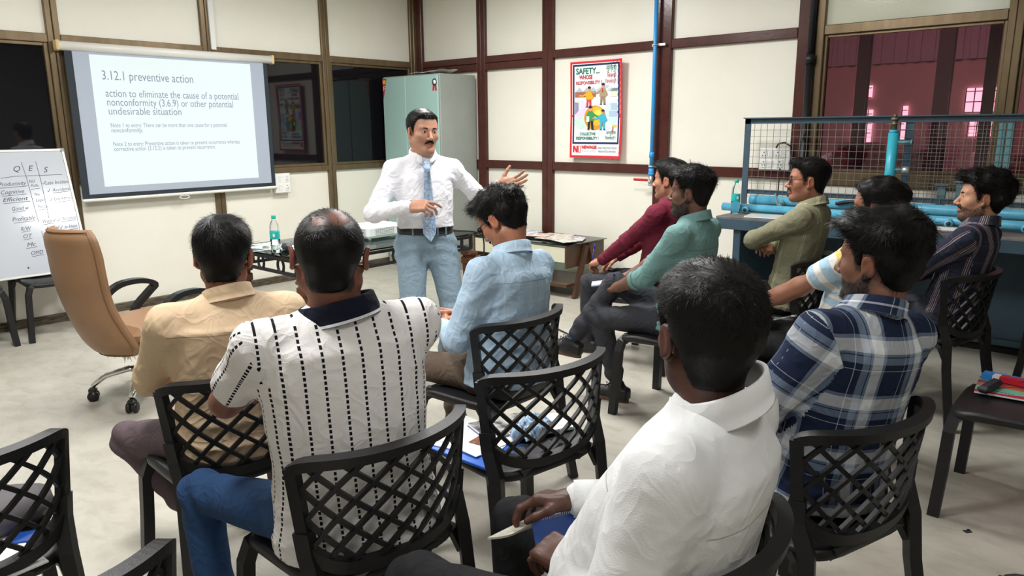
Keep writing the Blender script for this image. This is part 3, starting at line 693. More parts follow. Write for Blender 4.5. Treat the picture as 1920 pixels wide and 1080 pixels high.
for s in (-1, 1):
    ap.box((s*ax_, 0, zt), (0.02, 2*ay_, 0.02)); ap.box((s*ax_, 0, zb), (0.02, 2*ay_, 0.02)); ap.box((0, s*ay_, zt), (2*ax_, 0.02, 0.02)); ap.box((0, s*ay_, zb), (2*ax_, 0.02, 0.02))
for sx in (-1, 1):
    for sy in (-1, 1):
        ap.box((sx*ax_, sy*(ay_-0.10), (zt+zb)/2), (0.018, 0.018, zt-zb)); ap.box((sx*(ax_-0.10), sy*ay_, (zt+zb)/2), (0.018, 0.018, zt-zb)); ap.box((sx*ax_, sy*ay_, (zt+zb)/2+.01), (0.022, 0.022, zt-zb+.03))
ap.build('iron_apron', M_IRON, gt)
for s in (-1, 1):
    for cx in (-0.12, 0.12):
        MB().tube([(cx+0.035*math.cos(a), s*ay_, (zt+zb)/2+0.046*math.sin(a)) for a in np.linspace(0, 2*math.pi, 22)[:-1]], 0.010, 6, closed=True).build('iron_ring', M_IRON, gt)
    for cy in (-0.45, 0.0, 0.45):
        MB().tube([(s*ax_, cy+0.035*math.cos(a), (zt+zb)/2+0.046*math.sin(a)) for a in np.linspace(0, 2*math.pi, 22)[:-1]], 0.010, 6, closed=True).build('iron_ring', M_IRON, gt)
def fluted_leg():
    k = MB(); n = 64; zs = [(0.0, 0.026), (0.36, 0.043), (0.455, 0.047)]; V = []; Fc = []
    for z, r in zs:
        for i in range(n):
            a = 2*math.pi*i/n; sq = max(abs(math.cos(a)), abs(math.sin(a)))**-0.55
            V.append((r*sq*math.cos(a)*(0.94 if i % 4 < 2 else 1.02), r*sq*math.sin(a)*(0.94 if i % 4 < 2 else 1.02), z))
    for j in range(2):
        for i in range(n): Fc.append((j*n+i, j*n+(i+1) % n, (j+1)*n+(i+1) % n, (j+1)*n+i))
    k.add(V, Fc).box((0, 0, 0.483), (0.098, 0.098, 0.055), bev=0.006).box((0, 0, 0.519), (0.080, 0.080, 0.017), bev=0.006).box((0, 0, 0.540), (0.106, 0.106, 0.026), bev=0.008)
    return k
for sx in (-1, 1):
    for sy in (-1, 1):
        o = fluted_leg().build('leg', M_LEGWOOD, gt); o.location = (sx*(ax_-0.01), sy*(ay_-0.01), 0)
# projector
M_PROJ = mat('projector_white', (0.80, 0.80, 0.78), 0.4); M_GRILL = mat('vent_grey', (0.35, 0.35, 0.35), 0.5)
pj = empty('projector', (2.12, -2.38, TZ+0.001), R(90)); tag(pj, 'white video projector standing on the glass table', 'projector')
k = MB().box((0, 0, 0.058), (0.33, 0.26, 0.09), bev=0.018); k.build('casing', M_PROJ, pj)
for sx in (-1, 1):
    for sy in (-1, 1): MB().cyl((sx*.13, sy*.1, 0), (sx*.13, sy*.1, .016), .012, 10).build('foot', M_GRILL, pj)
MB().cyl((0.08, 0.125, 0.06), (0.08, 0.15, 0.06), 0.034, 20).build('lens', M_STK, pj)
for i in range(9):
    for j in range(5): pass
k = MB()
for i in range(9):
    for j in range(6): k.box((-0.1655, -0.09+i*0.020, 0.032+j*0.010), (0.003, 0.015, 0.005))
    for j in range(6): k.box((-0.09+i*0.020, -0.1305, 0.032+j*0.010), (0.015, 0.003, 0.005))
k.build('vent_slots', M_GRILL, pj)
def cable(name, pts, r, m, label, sm=8):
    P = [np.array(p, float) for p in pts]; Q = []
    for i in range(len(P)-1):
        p0, p1, p2, p3 = P[max(i-1, 0)], P[i], P[i+1], P[min(i+2, len(P)-1)]
        for j in range(sm):
            t = j/sm; Q.append(0.5*((2*p1)+(-p0+p2)*t+(2*p0-5*p1+4*p2-p3)*t*t+(-p0+3*p1-3*p2+p3)*t**3))
    Q.append(P[-1]); return tag(MB().tube(Q, r, 6).build(name, m), label, 'cable')
cable('projector_cable', [(2.3, -2.2, TZ+.03), (2.45, -1.95, TZ+.03), (2.56, -1.74, TZ+.006), (2.60, -1.70, TZ-.05), (2.60, -1.71, .45), (2.57, -1.76, .22), (2.62, -1.74, 0.01), (2.9, -1.5, 0.008)], 0.006, M_BLKPIPE, 'black projector cable hanging over the corner of the glass table')
cable('floor_cable', [(2.9, -1.45, .007), (3.3, -1.6, .007), (3.6, -1.75, .007), (3.9, -1.95, .007)], 0.006, M_BLKPIPE, 'thin black cable lying across the floor between the chairs')
# notebook pages / papers and small things on the table
M_PAPER = mat('paper_white', (0.84, 0.84, 0.83), 0.7); M_BLUEC = mat('blue_cover', srgb(24, 70, 150), 0.35)
def sheet(name, x, y, z, w, h, deg, m, label, group=None, th=0.0015, cat='paper'):
    o = MB().box((0, 0, th/2), (w, h, th)).build(name, m); o.location = (x, y, z); o.rotation_euler = (0, 0, R(deg)); return tag(o, label, cat, group)
sheet('paper_sheet', 1.93, -3.12, TZ+.0005, 0.30, 0.21, 12, M_PAPER, 'white paper sheet under the keys on the glass table')
sheet('paper_sheet', 2.20, -3.02, TZ+.0005, 0.30, 0.21, -8, M_PAPER, 'white paper sheet beside the water bottle on the glass table')
k = MB()
for i in range(4): k.tube([(0.022*math.cos(a)+i*.012, 0.018*math.sin(a), .006+i*.004) for a in np.linspace(0, 2*math.pi, 12)[:-1]], 0.0022, 5, closed=True)
k.box((0.05, 0.01, .006), (.05, .01, .003)).box((.04, -.02, .006), (.045, .01, .003), rotm(0, 0, .5)).box((-.02, .01, .008), (.03, .02, .012), bev=.003)
o = k.build('key_bunch', M_GALV); o.location = (1.95, -3.20, TZ+.003); tag(o, 'bunch of metal keys on the glass table', 'keys')
o = MB().box((0, 0, .022), (.07, .05, .04), bev=.012).box((0.0, .026, .022), (.05, .004, .02)).build('black_adapter', M_STK); o.location = (2.12, -3.14, TZ+.001); tag(o, 'small black adapter beside the bottle on the glass table', 'adapter')
cable('adapter_wire', [(1.92, -2.62, TZ+.008), (1.86, -2.55, TZ+.10), (1.85, -2.53, TZ+.11), (1.80, -2.52, TZ+.02), (1.76, -2.60, TZ+.008)], 0.003, M_STK, 'thin dark wire standing up beside the projector')
# water bottles
M_PET = mat('pet_plastic', (0.93, 0.97, 1.0), 0.04, trans=1.0, ior=1.12); M_WATER = mat('water', (0.92, 0.98, 1.0), 0.0, trans=1.0, ior=1.2)
M_TEALCAP = mat('teal_cap', srgb(20, 178, 150), 0.4); M_TEALLAB = mat('teal_label', srgb(30, 176, 168), 0.4)
def bottle(x, y, z, label):
    e = empty('water_bottle', (x, y, z)); tag(e, label, 'bottle')
    pr = [(0.001, 0.003), (0.028, 0.0), (0.032, 0.006), (0.032, 0.03), (0.030, 0.038), (0.032, 0.046), (0.032, 0.066), (0.030, 0.074), (0.032, 0.082), (0.032, 0.150), (0.0315, 0.165), (0.027, 0.190), (0.016, 0.212), (0.0125, 0.222), (0.0125, 0.232)]
    MB().lathe(pr, 28).build('bottle_body', M_PET, e)
    MB().lathe([(0.0001, 0.005), (0.029, 0.005), (0.0295, 0.095), (0.0001, 0.095)], 24).build('water', M_WATER, e)
    MB().lathe([(0.0323, 0.092), (0.0328, 0.094), (0.0328, 0.142), (0.0323, 0.144)], 28).build('label_band', M_TEALLAB, e)
    k = MB()
    for a0, z0 in ((-0.9, .105), (-.75, .105), (2.2, .105)):
        for i in range(3): k.box((0.0331*math.cos(a0+i*.09), 0.0331*math.sin(a0+i*.09), z0+.014), (.0015, .0022, .022-.006*(i % 2)), rotm(0, 0, a0+i*.09))
    k.build('label_print', M_STW, e)
    MB().lathe([(0.0145, 0.226), (0.015, 0.228), (0.015, 0.246), (0.0135, 0.248), (0.0001, 0.248)], 20).build('cap', M_TEALCAP, e)
bottle(2.17, -3.25, TZ+.001, 'water bottle with teal cap and label standing on the glass table')
bottle(4.19, -0.672, 0.866, 'water bottle with teal cap and label standing on the workbench')

# ---------------------------------------------------------------- low trestle table
M_TRWOOD = wood('dark_board', srgb(92, 66, 48), srgb(72, 50, 36), 5, (0.15, 1, 1)); M_TRLEG = wood('leg_wood', srgb(84, 52, 36), srgb(62, 36, 24), 10)
lt = empty('low_table', (2.12, -0.45, 0)); tag(lt, 'low wooden table on A-shaped trestle legs under a glass top', 'table')
for x in (-0.56, 0.55): bxx('end_panel', (x, -0.29, 0.28), (x+0.022, 0.29, 0.48), M_TRWOOD, lt, 0.003)
bxx('shelf', (-0.54, -0.26, 0.10), (0.55, 0.26, 0.13), M_TRWOOD, lt, 0.003); bxx('top_board', (-0.54, -0.27, 0.36), (0.55, 0.27, 0.385), mat('pale_board', srgb(206, 202, 178), 0.5), lt, 0.003)
bxx('front_board', (-0.54, -0.285, 0.33), (0.55, -0.27, 0.46), mat('pale_board', (0, 0, 0)), lt, 0.003)
bxx('glass_top', (-0.60, -0.30, 0.482), (0.60, 0.30, 0.49), M_TGLASS, lt, 0.003)
for x in (-0.585, 0.595):
    for s in (-1, 1):
        a, b2 = np.array((x, s*0.03, 0.46)), np.array((x, s*0.20, 0.0)); V, Fc = sweep_rect([a, b2], [np.array((1., 0, 0))]*2, 0.055, 0.03); MB().add(V, Fc).build('leg', M_TRLEG, lt)
M_MAGS = [mat('print_%d' % i, c, 0.4, noise=(18, c2, 0.42, 0.6)) for i, (c, c2) in enumerate([(srgb(226, 222, 214), srgb(160, 150, 140)), (srgb(232, 224, 214), srgb(190, 130, 110)), (srgb(222, 226, 234), srgb(130, 140, 170)), (srgb(230, 228, 224), srgb(196, 170, 140))])]
rnd = random.Random(5)
for i, (x, y, d) in enumerate(((2.25, -0.30, 10), (2.40, -0.36, -14), (2.50, -0.45, 25), (2.38, -0.52, 4), (2.55, -0.58, -20), (2.15, -0.50, 18), (1.95, -.42, -5))):
    sheet('magazine', x, y, 0.4905+0.004*i, 0.21, 0.29, d+90, M_MAGS[i % 4], ['lowest printed magazine of the pile on the low table', 'second lowest reddish magazine of the pile on the low table', 'bluish printed magazine low in the pile on the low table', 'tan printed magazine in the middle of the pile on the low table', 'grey printed magazine hanging near the table end panel', 'reddish printed magazine near the top of the pile', 'bluish printed magazine lying topmost on the low table pile'][i], 'magazines on the low table', 0.0035, 'magazine')
o = MB().lathe([(0.0, 0), (.05, .01), (.06, .035), (.045, .06), (0, .065)], 14).build('brass_bowl', mat('brass', srgb(200, 180, 120), .3, metal=.6)); o.location = (1.72, -0.58, 0.131); tag(o, 'small brass bowl on the shelf of the low table', 'bowl')

# ---------------------------------------------------------------- office chair
M_TAN = mat('tan_leatherette', srgb(146, 112, 82), 0.45, noise=(3, srgb(128, 97, 70), 0.45, 0.8), bump=(30, 0.12)); M_CHROME = mat('chrome', (0.75, 0.75, 0.76), 0.10, metal=1.0)
M_BLKPL = mat('black_plastic', (0.014, 0.014, 0.015), 0.30)
oc = empty('office_chair', (2.26, -4.16, 0), R(8)); tag(oc, 'tan leatherette swivel office chair with chrome base', 'office chair')
# back: curved padded shell (local: facing +Y)
S_ = np.linspace(0, 1, 15)
def ob(u, v, o):
    """u -1..1 across, v 0..1 up"""
    z = 0.29+0.72*v; y = -0.235-0.18*v-0.05*math.sin(v*math.pi*1.1)+0.10*max(0, v-.8)*(-1)
    w = (0.245-0.03*v)*(1-0.10*math.exp(-((v-.42)/.18)**2))
    w *= (1-max(0, (v-.86)/.14)**3*0.18)*(1-max(0, (.16-v)/.16)**2.5*0.45)
    yy = y+0.07*u*u
    th = 0.055*math.sqrt(max(0, 1-abs(u)**6))*math.sqrt(max(0, 1-abs(2*v-1)**10))+0.012
    return (u*w, yy+o*th, z)
U_ = np.linspace(-1, 1, 17); V_ = np.linspace(0, 1, 25); k = MB()
k.grid([[ob(u, v, 0.75) for u in U_] for v in V_]); 
k.grid([[ob(u, v, -0.75) for u in U_[::-1]] for v in V_])
rim = [(-1, v) for v in V_]+[(u, 1) for u in U_]+[(1, v) for v in V_[::-1]]+[(u, 0) for u in U_[::-1]]
k.grid([[ob(u, v, o) for u, v in rim] for o in (-.75, .75)])
k.build('backrest', M_TAN, oc)
k = MB(); k.tube([ob(u*.97, 0.015+v*.97, -0.70) for u, v in rim][::2], 0.0035, 5, closed=True); k.build('piping', mat('tan_piping', srgb(120, 84, 54), .5), oc)
k = MB().box((0, 0.03, 0.405), (0.50, 0.48, 0.11), bev=0.04); k.build('seat_cushion', M_TAN, oc)
for s in (-1, 1):
    pts = [(s*0.25, -0.16, 0.38), (s*0.285, -0.10, 0.47), (s*0.29, -0.07, 0.55), (s*0.285, 0.02, 0.61), (s*0.28, 0.15, 0.615), (s*0.28, 0.235, 0.58), (s*0.285, 0.20, 0.54), (s*.287, 0.10, 0.45), (s*0.25, 0.06, 0.36)]
    P = [np.array(p) for p in pts]; Q = []
    for i in range(len(P)-1):
        p0, p1, p2, p3 = P[max(i-1, 0)], P[i], P[i+1], P[min(i+2, len(P)-1)]
        for j in range(4):
            t = j/4; Q.append(0.5*((2*p1)+(-p0+p2)*t+(2*p0-5*p1+4*p2-p3)*t*t+(-p0+3*p1-3*p2+p3)*t**3))
    Q.append(P[-1]); V, Fc = sweep_rect(Q, [np.array((s, 0.05, 0.03))]*len(Q), 0.03, 0.05); MB().add(V, Fc).build('armrest', M_BLKPL, oc)
MB().box((0, 0.0, 0.330), (0.22, 0.26, 0.05), bev=.01).cyl((0, 0, 0.10), (0, 0, 0.32), 0.028, 14).box((.13, .02, .29), (.05, .07, .10), bev=.01).cyl((0.1, .05, .315), (.3, .05, .32), .007, 6).build('tilt_mechanism', M_BLKPL, oc)
for i in range(5):
    a = R(72*i+20); d = np.array((math.cos(a), math.sin(a), 0)); r0 = empty
    pts = [d*0.02+np.array((0, 0, 0.155)), d*0.12+np.array((0, 0, 0.165)), d*0.24+np.array((0, 0, 0.14)), d*0.315+np.array((0, 0, 0.085))]
    arm = MB().tube(pts, [0.028, 0.026, 0.022, 0.018], 10, flat=0.7).build('base_arm', M_CHROME, oc)
    c = d*0.315; k = MB(); t = np.array((-d[1], d[0], 0))
    for s in (-1, 1): k.cyl(c+t*s*.008+np.array((0, 0, .030)), c+t*s*.026+np.array((0, 0, .030)), 0.030, 16)
    k.box(c+np.array((0, 0, .062)), (.045, .045, .03), rotm(0, 0, a), .01); k.build('caster', M_BLKPL, oc)
rg = random.Random(3)
for (px, py) in ((0.10, -0.19), (-.02, -.2)):
    k = MB()
    for i in range(26):
        p = np.array((px+rg.uniform(-.035, .035), py+rg.uniform(-.02, .02), .345)); q = p+np.array((rg.uniform(-.02, .02), rg.uniform(-.02, .02), -rg.uniform(.03, .09)))
        k.tube([p, (p+q)/2+np.array((rg.uniform(-.01, .01), 0, 0)), q], [.004, .003, .001], 4)
    k.build('torn_stuffing', mat('stuffing', srgb(196, 190, 160), .9), oc)
# red and green paint marks on the floor
def blot(x, y, w, h, c, label, seed):
    rg = random.Random(seed); n = 18; pts = []
    for i in range(n):
        a = 2*math.pi*i/n; r = 0.6+0.5*rg.random(); pts.append((w*r*math.cos(a), h*r*math.sin(a)))
    o = MB().prism(pts, 0.0004, 0.0012).build('paint_stain', mat('stain_%d' % seed, c, .55, noise=(14, tuple(min(1, v*1.6+.15) for v in c), .4, .6))); o.location = (x, y, 0.0); tag(o, label, 'stain')
blot(2.62, -4.20, .045, .10, srgb(190, 128, 112), 'faded red paint stain beside the front caster of the office chair', 1)
blot(2.42, -4.03, .03, .06, srgb(196, 132, 118), 'faded red paint stain under the office chair base', 2)
blot(2.62, -3.92, .12, .16, srgb(176, 196, 178), 'pale green paint stain on the floor near the office chair', 3)

# ---------------------------------------------------------------- whiteboard on two chairs
M_WB = mat('whiteboard', (0.50, 0.53, 0.58), 0.14); M_ALU = mat('aluminium', (0.62, 0.62, 0.60), 0.35, metal=0.6); M_INK = mat('marker_ink', srgb(60, 66, 84), 0.6)
wb = empty('whiteboard', (0.34, -3.755, 0.449)); tag(wb, 'framed whiteboard with handwritten columns leaning on two chairs', 'whiteboard')
lean = math.atan2(0.27, 0.93); bx_ = np.array((0, -1.0, 0)); up_ = np.array((-math.sin(lean), 0, math.cos(lean))); nn_ = np.array((math.cos(lean), 0, math.sin(lean)))
BW, BH = 1.22, 0.955
rot = np.stack([np.array((0, 1.0, 0)), up_, nn_], axis=1)
def wbp(u, v, d=0.0): return np.array((0, -BW+u, 0))+up_*v+nn_*d
MB().box(wbp(BW/2, BH/2, 0), (BW-0.02, BH-0.02, 0.014), rot).build('writing_surface', M_WB, wb)
for c, s_ in ((wbp(BW/2, 0.009), (BW, 0.02, 0.022)), (wbp(BW/2, BH-.009), (BW, 0.02, 0.022)), (wbp(0.009, BH/2), (0.02, BH, 0.022)), (wbp(BW-.009, BH/2), (0.02, BH, 0.022))): MB().box(c, s_, rot, .003).build('frame_strip', M_ALU, wb)
for u in (0.012, BW-0.012):
    for v in (0.012, BH-0.012): MB().box(wbp(u, v), (0.034, 0.034, 0.026), rot, .006).build('corner_cap', mat('grey_cap', (.3, .3, .3), .5), wb)
def wtext(b_, u, v, s_, w=None, tilt=0.0):
    x = np.array((0, math.cos(tilt), 0))+up_*math.sin(tilt); y = up_*math.cos(tilt)-np.array((0, 1.0, 0))*math.sin(tilt)
    text('handwriting', b_, s_, M_INK, wb, plane_mtx(wbp(u, v, 0.0078), x, y), shear=0.35, width=w)
def wline(pts, r=0.0016):
    k = MB()
    for a, b2 in zip(pts[:-1], pts[1:]):
        a = np.array(a); b2 = np.array(b2); d = b2-a; q = np.array((-d[1], d[0]))/np.linalg.norm(d)*r
        k.add([wbp(*(a+q), .0078), wbp(*(a-q), .0078), wbp(*(b2-q), .0078), wbp(*(b2+q), .0078)], [(0, 1, 2, 3)])
    k.build('drawn_line', M_INK, wb)
# board u runs 0 (left) .. 1.22 (right); visible from about u = 0.72
wtext('Q', 0.845, 0.790, 0.06); wtext('E', 0.945, 0.790, 0.06); wtext('S', 1.045, 0.775, 0.06)
wline([(0.76, 0.745), (0.85, 0.755), (1.17, 0.752)]); wline([(0.915, 0.86), (0.925, 0.74), (0.935, 0.40)]); wline([(1.01, 0.86), (1.015, 0.72), (1.01, 0.42)]); wline([(0.94, 0.33), (0.945, 0.12)])
for t_, u, v, s_, w in (('Productivity', 0.74, 0.685, .042, .175), ('Cognitive', 0.74, 0.625, .042, .15), ('Efficient', 0.74, 0.570, .042, .165), ('Good w', 0.785, 0.500, .042, .11), ('Profitable', 0.77, 0.420, .045, .15), ('R/W', 0.81, 0.345, .042, .07), ('OT', 0.815, 0.290, .042, .06), ('Mc', 0.825, 0.225, .042, .06), ('OMD', 0.84, 0.160, .042, .08),
                        ('NO', .935, .700, .032, .04), ('Pollu', .94, .668, .03, .055), ('No', .95, .600, .03, .035), ('Legal', .95, .555, .032, .06), ('Penalty', .955, .505, .032, .07), ('Water', .965, .390, .036, .07), ('Elect', .975, .335, .036, .08), ('Air', .975, .270, .036, .06),
                        ('Less Incident /', 1.04, .680, .040, .19), ('Accidents', 1.075, .625, .036, .13), ('Less Attrition', 1.075, .555, .036, .135), ('Accident', 1.115-.02, .400, .036, .10), ('in Heat', 1.10, .335, .034, .09)): wtext(t_, u, v, s_, w, 0.02)
for u0, u1, v in ((.74, .92, .672), (.74, .90, .612), (.74, .915, .557), (.785, .87, .488), (.775, .915, .408), (.81, .87, .336), (.81, .87, .278), (.815, .89, .212), (.84, .92, .148), (.935, 1.0, .650), (.95, 1.005, .490), (.965, 1.04, .378), (.975, 1.05, .323), (.975, 1.03, .258), (1.075, 1.19, .613), (1.075, 1.20, .540), (1.09, 1.19, .388), (1.10, 1.19, .318)): wline([(u0, v), (u1, v+.006)])
for u, v in ((1.035, .69), (1.055, .63), (1.055, .56), (1.045, .40), (1.06, .345), (1.04, .275), (1.075, .40), (1.08, .34)): wline([(u-.012, v+.004), (u-.006, v-.006), (u+.008, v+.018)])
MB().cyl(wbp(.80, .07, .0075), wbp(.80, .07, .0085), .006, 10).build('ink_dot', M_STK, wb)
M_DUCT = mat('chairseat_rest', (0.02, 0.02, 0.02), .5)

# ---------------------------------------------------------------- workbench with pipes and mesh guard
M_BENCH = mat('bluegrey_steel', srgb(66, 88, 102), 0.42, noise=(6, srgb(54, 74, 88), 0.4, 0.7)); M_BTOP = mat('bench_top', srgb(128, 122, 114), 0.6, noise=(5, srgb(86, 82, 80), 0.4, 0.65))
BX0, BX1 = 4.14, 8.2
wbn = empty('workbench', (BX0, -0.46, 0)); tag(wbn, 'blue-grey steel workbench with worn grey top along the window', 'workbench')
lb = lambda n, lo, hi, m, bev=0.0: bxx(n, (lo[0]-BX0, lo[1]+.46, lo[2]), (hi[0]-BX0, hi[1]+.46, hi[2]), m, wbn, bev)
lb('top', (BX0, -0.88, 0.848), (BX1, -0.085, 0.865), M_BTOP, .003); lb('front_rail', (BX0+.002, -0.882, 0.775), (BX1, -0.862, 0.852), M_BENCH, .003); lb('side_rail', (BX0+.0, -0.862, 0.775), (BX0+.02, -0.085, 0.852), M_BENCH, .003)
lb('back_panel', (4.34, -0.17, 0.10), (BX1, -0.15, 0.80), M_BENCH); lb('side_panel', (4.30, -0.80, 0.0), (4.325, -0.12, 0.80), M_BENCH); lb('leg', (4.27, -0.86, 0), (4.325, -0.80, 0.78), M_BENCH, .004); lb('toe_rail', (4.34, -0.20, 0.06), (BX1, -0.145, 0.10), M_BENCH); lb('leg', (6.75, -0.86, 0), (6.81, -0.80, 0.78), M_BENCH, .004)
lb('toe_kick', (4.34, -0.16, 0.0), (BX1, -0.15, 0.06), M_BLACK)
M_PIPE = mat('light_blue_paint', srgb(92, 172, 200), 0.33, noise=(8, srgb(70, 144, 176), 0.45, 0.75)); M_PIPED = mat('worn_blue', srgb(96, 142, 150), 0.5)
pr_ = empty('test_pipe', (4.06, -0.60, 0.905)); tag(pr_, 'light blue steel test pipe with outlet nozzles lying near the front of the workbench', 'pipe')
MB().cyl((0.0, 0, 0), (4.0, 0.0, 0), 0.030, 18).build('pipe', M_PIPE, pr_)
for x in (0.20, 0.62, 1.10, 1.52, 1.92, 2.3): 
    n_ = MB().cyl((x, 0, 0), (x, -0.055, -0.008), 0.022, 14).cyl((x, -.05, -.008), (x, -.062, -.009), .025, 14).build('outlet_nozzle', M_PIPE, pr_); MB().cyl((x, -.0625, -.009), (x, -.0635, -.009), .014, 12).build('nozzle_hole', M_HOLE, n_)
for x in (0.5, 1.7, 2.9): MB().box((x, 0, -.034), (.05, .05, .010)).build('pipe_rest', M_BENCH, pr_)
p2 = empty('test_pipe', (4.17, -0.36, 0.945)); tag(p2, 'thicker light blue test pipe with upright sockets behind the front pipe', 'pipe')
MB().cyl((0, 0, 0), (3.9, 0, 0), 0.037, 18).cyl((0.0, 0, 0), (.06, 0, 0), .039, 18).build('pipe', M_PIPE, p2)
for x in (0.85, 1.62, 2.22):
    n_ = MB().cyl((x, 0, 0.02), (x, 0, 0.085), 0.026, 14).cyl((x, 0, .06), (x, 0, .085), .031, 8).build('pipe_socket', M_PIPED, p2)
    MB().cyl((x, 0, .085), (x, 0, .105), .034, 8).build('socket_plug', M_BENCH, n_)
v = MB().cyl((.26, 0, 0), (.26, -.06, -.02), .024, 14).cyl((.26, -.06, -.02), (.26, -.085, -.03), .018, 10).build('tap', M_PIPED, p2); MB().box((.235, -.085, 0.02), (.012, .01, .09), rotm(0, -.25, 0), .003).build('tap_handle', M_GALV, v)
MB().cyl((1.5-.02, -.205, -.01), (1.5-.02, 0, -.01), .026, 12).build('cross_pipe', M_PIPED, p2)
for x in (.4, 1.3, 2.2, 3.3): MB().box((x, 0, -.0565), (.04, .05, .045)).build('pipe_rest', M_BENCH, p2)
# standpipe
sp = empty('standpipe', (5.16, -0.437, 0.866)); tag(sp, 'upright bright blue standpipe with valve fitting on the workbench', 'pipe')
MB().cyl((0, 0, 0), (0, 0, 0.58), 0.033, 18).cyl((0, 0, .58), (0, 0, .60), .028, 16).build('pipe', mat('cyan_paint', srgb(60, 178, 200), .3), sp)
MB().cyl((0, 0, .60), (0, 0, .66), .018, 8).cyl((0, 0, .635), (0, 0, .64), .055, 16).cyl((0, 0, .66), (0, 0, .68), .026, 6).cyl((0, 0, .68), (0, 0, .70), .012, 8).build('valve_fitting', mat('old_brass', srgb(120, 112, 92), .4, metal=.5), sp)
MB().cyl((0.02, 0, .52), (.12, 0, .52), .012, 10).cyl((.11, 0, .52), (.12, 0, .52), .018, 10).cyl((.02, 0, .34), (.07, 0, .34), .010, 10).cyl((.02, 0, .12), (.09, 0, .12), .012, 10).build('branch', M_PIPED, sp)
MB().cyl((.075, 0, .34), (.115, 0, .34), .022, 12).build('gauge', M_GALV, sp)
cable('hose', [(4.82, -.412, .955), (4.92, -.418, .975), (5.02, -.43, .97), (5.112, -.437, .955)], .012, M_BLKPIPE, 'short black hose joining the thick pipe and the standpipe')
for x, h in ((5.42, .23), (5.53, .255)):
    k = MB().box((0, 0, h/2), (.05, .006, h)).box((0, .02, h/2), (.05, .006, h)).box((0, .01, h), (.085, .07, .008)).box((0, .01, .004), (.07, .06, .008)).build('steel_bracket', M_PIPED); k.location = (x, -.15, .9855); k.location.z = .866; tag(k, ('lower' if h < .24 else 'taller')+' of two light blue steel brackets on the workbench behind the pipes', 'bracket', 'brackets on the workbench')
# mesh guard
M_WIRE = mat('galvanised_wire', (0.22, 0.21, 0.20), 0.45, metal=0.4)
mg = empty('mesh_guard', (4.05, -0.26, 0.866)); tag(mg, 'wire mesh guard in a blue-grey angle frame standing on the workbench', 'mesh guard')
GL, GH = 3.9, 0.69
k = MB().box((GL/2, 0, GH-.02), (GL, .012, .045)).box((GL/2, -.02, GH), (GL, .045, .008)); k.build('top_rail', M_BENCH, mg)
MB().box((.022, 0, GH/2), (.045, .012, GH)).box((0, .02, GH/2), (.008, .04, GH)).build('post', M_BENCH, mg)
for x in (1.16, 1.69, 1.735, 2.14): MB().box((x, .012, GH/2-.01), (.036 if x != 1.16 else .055, .01, GH-.03)).build('post', M_PIPED if x > 1.2 else M_BENCH, mg)
MB().box((GL/2, .012, .13), (GL, .01, .035)).build('lower_rail', M_BENCH, mg)
x = 0.07
for j in range(0, 55): MB().box((0.075+j*0.0505, 0.0, GH/2), (.0028, .0028, GH-.02)).build('wire', M_WIRE, mg)
for j in range(0, 13): MB().box((1.4, -.003, .045+j*0.0505), (2.72, .0028, .0028)).build('wire', M_WIRE, mg)
for j in range(0, 30): MB().box((1.20+j*0.0505, .03, GH/2), (.0028, .0028, GH-.02)).build('wire', M_WIRE, mg)
for j in range(0, 13): MB().box((1.95, .033, .02+j*0.0505), (1.5, .0028, .0028)).build('wire', M_WIRE, mg)
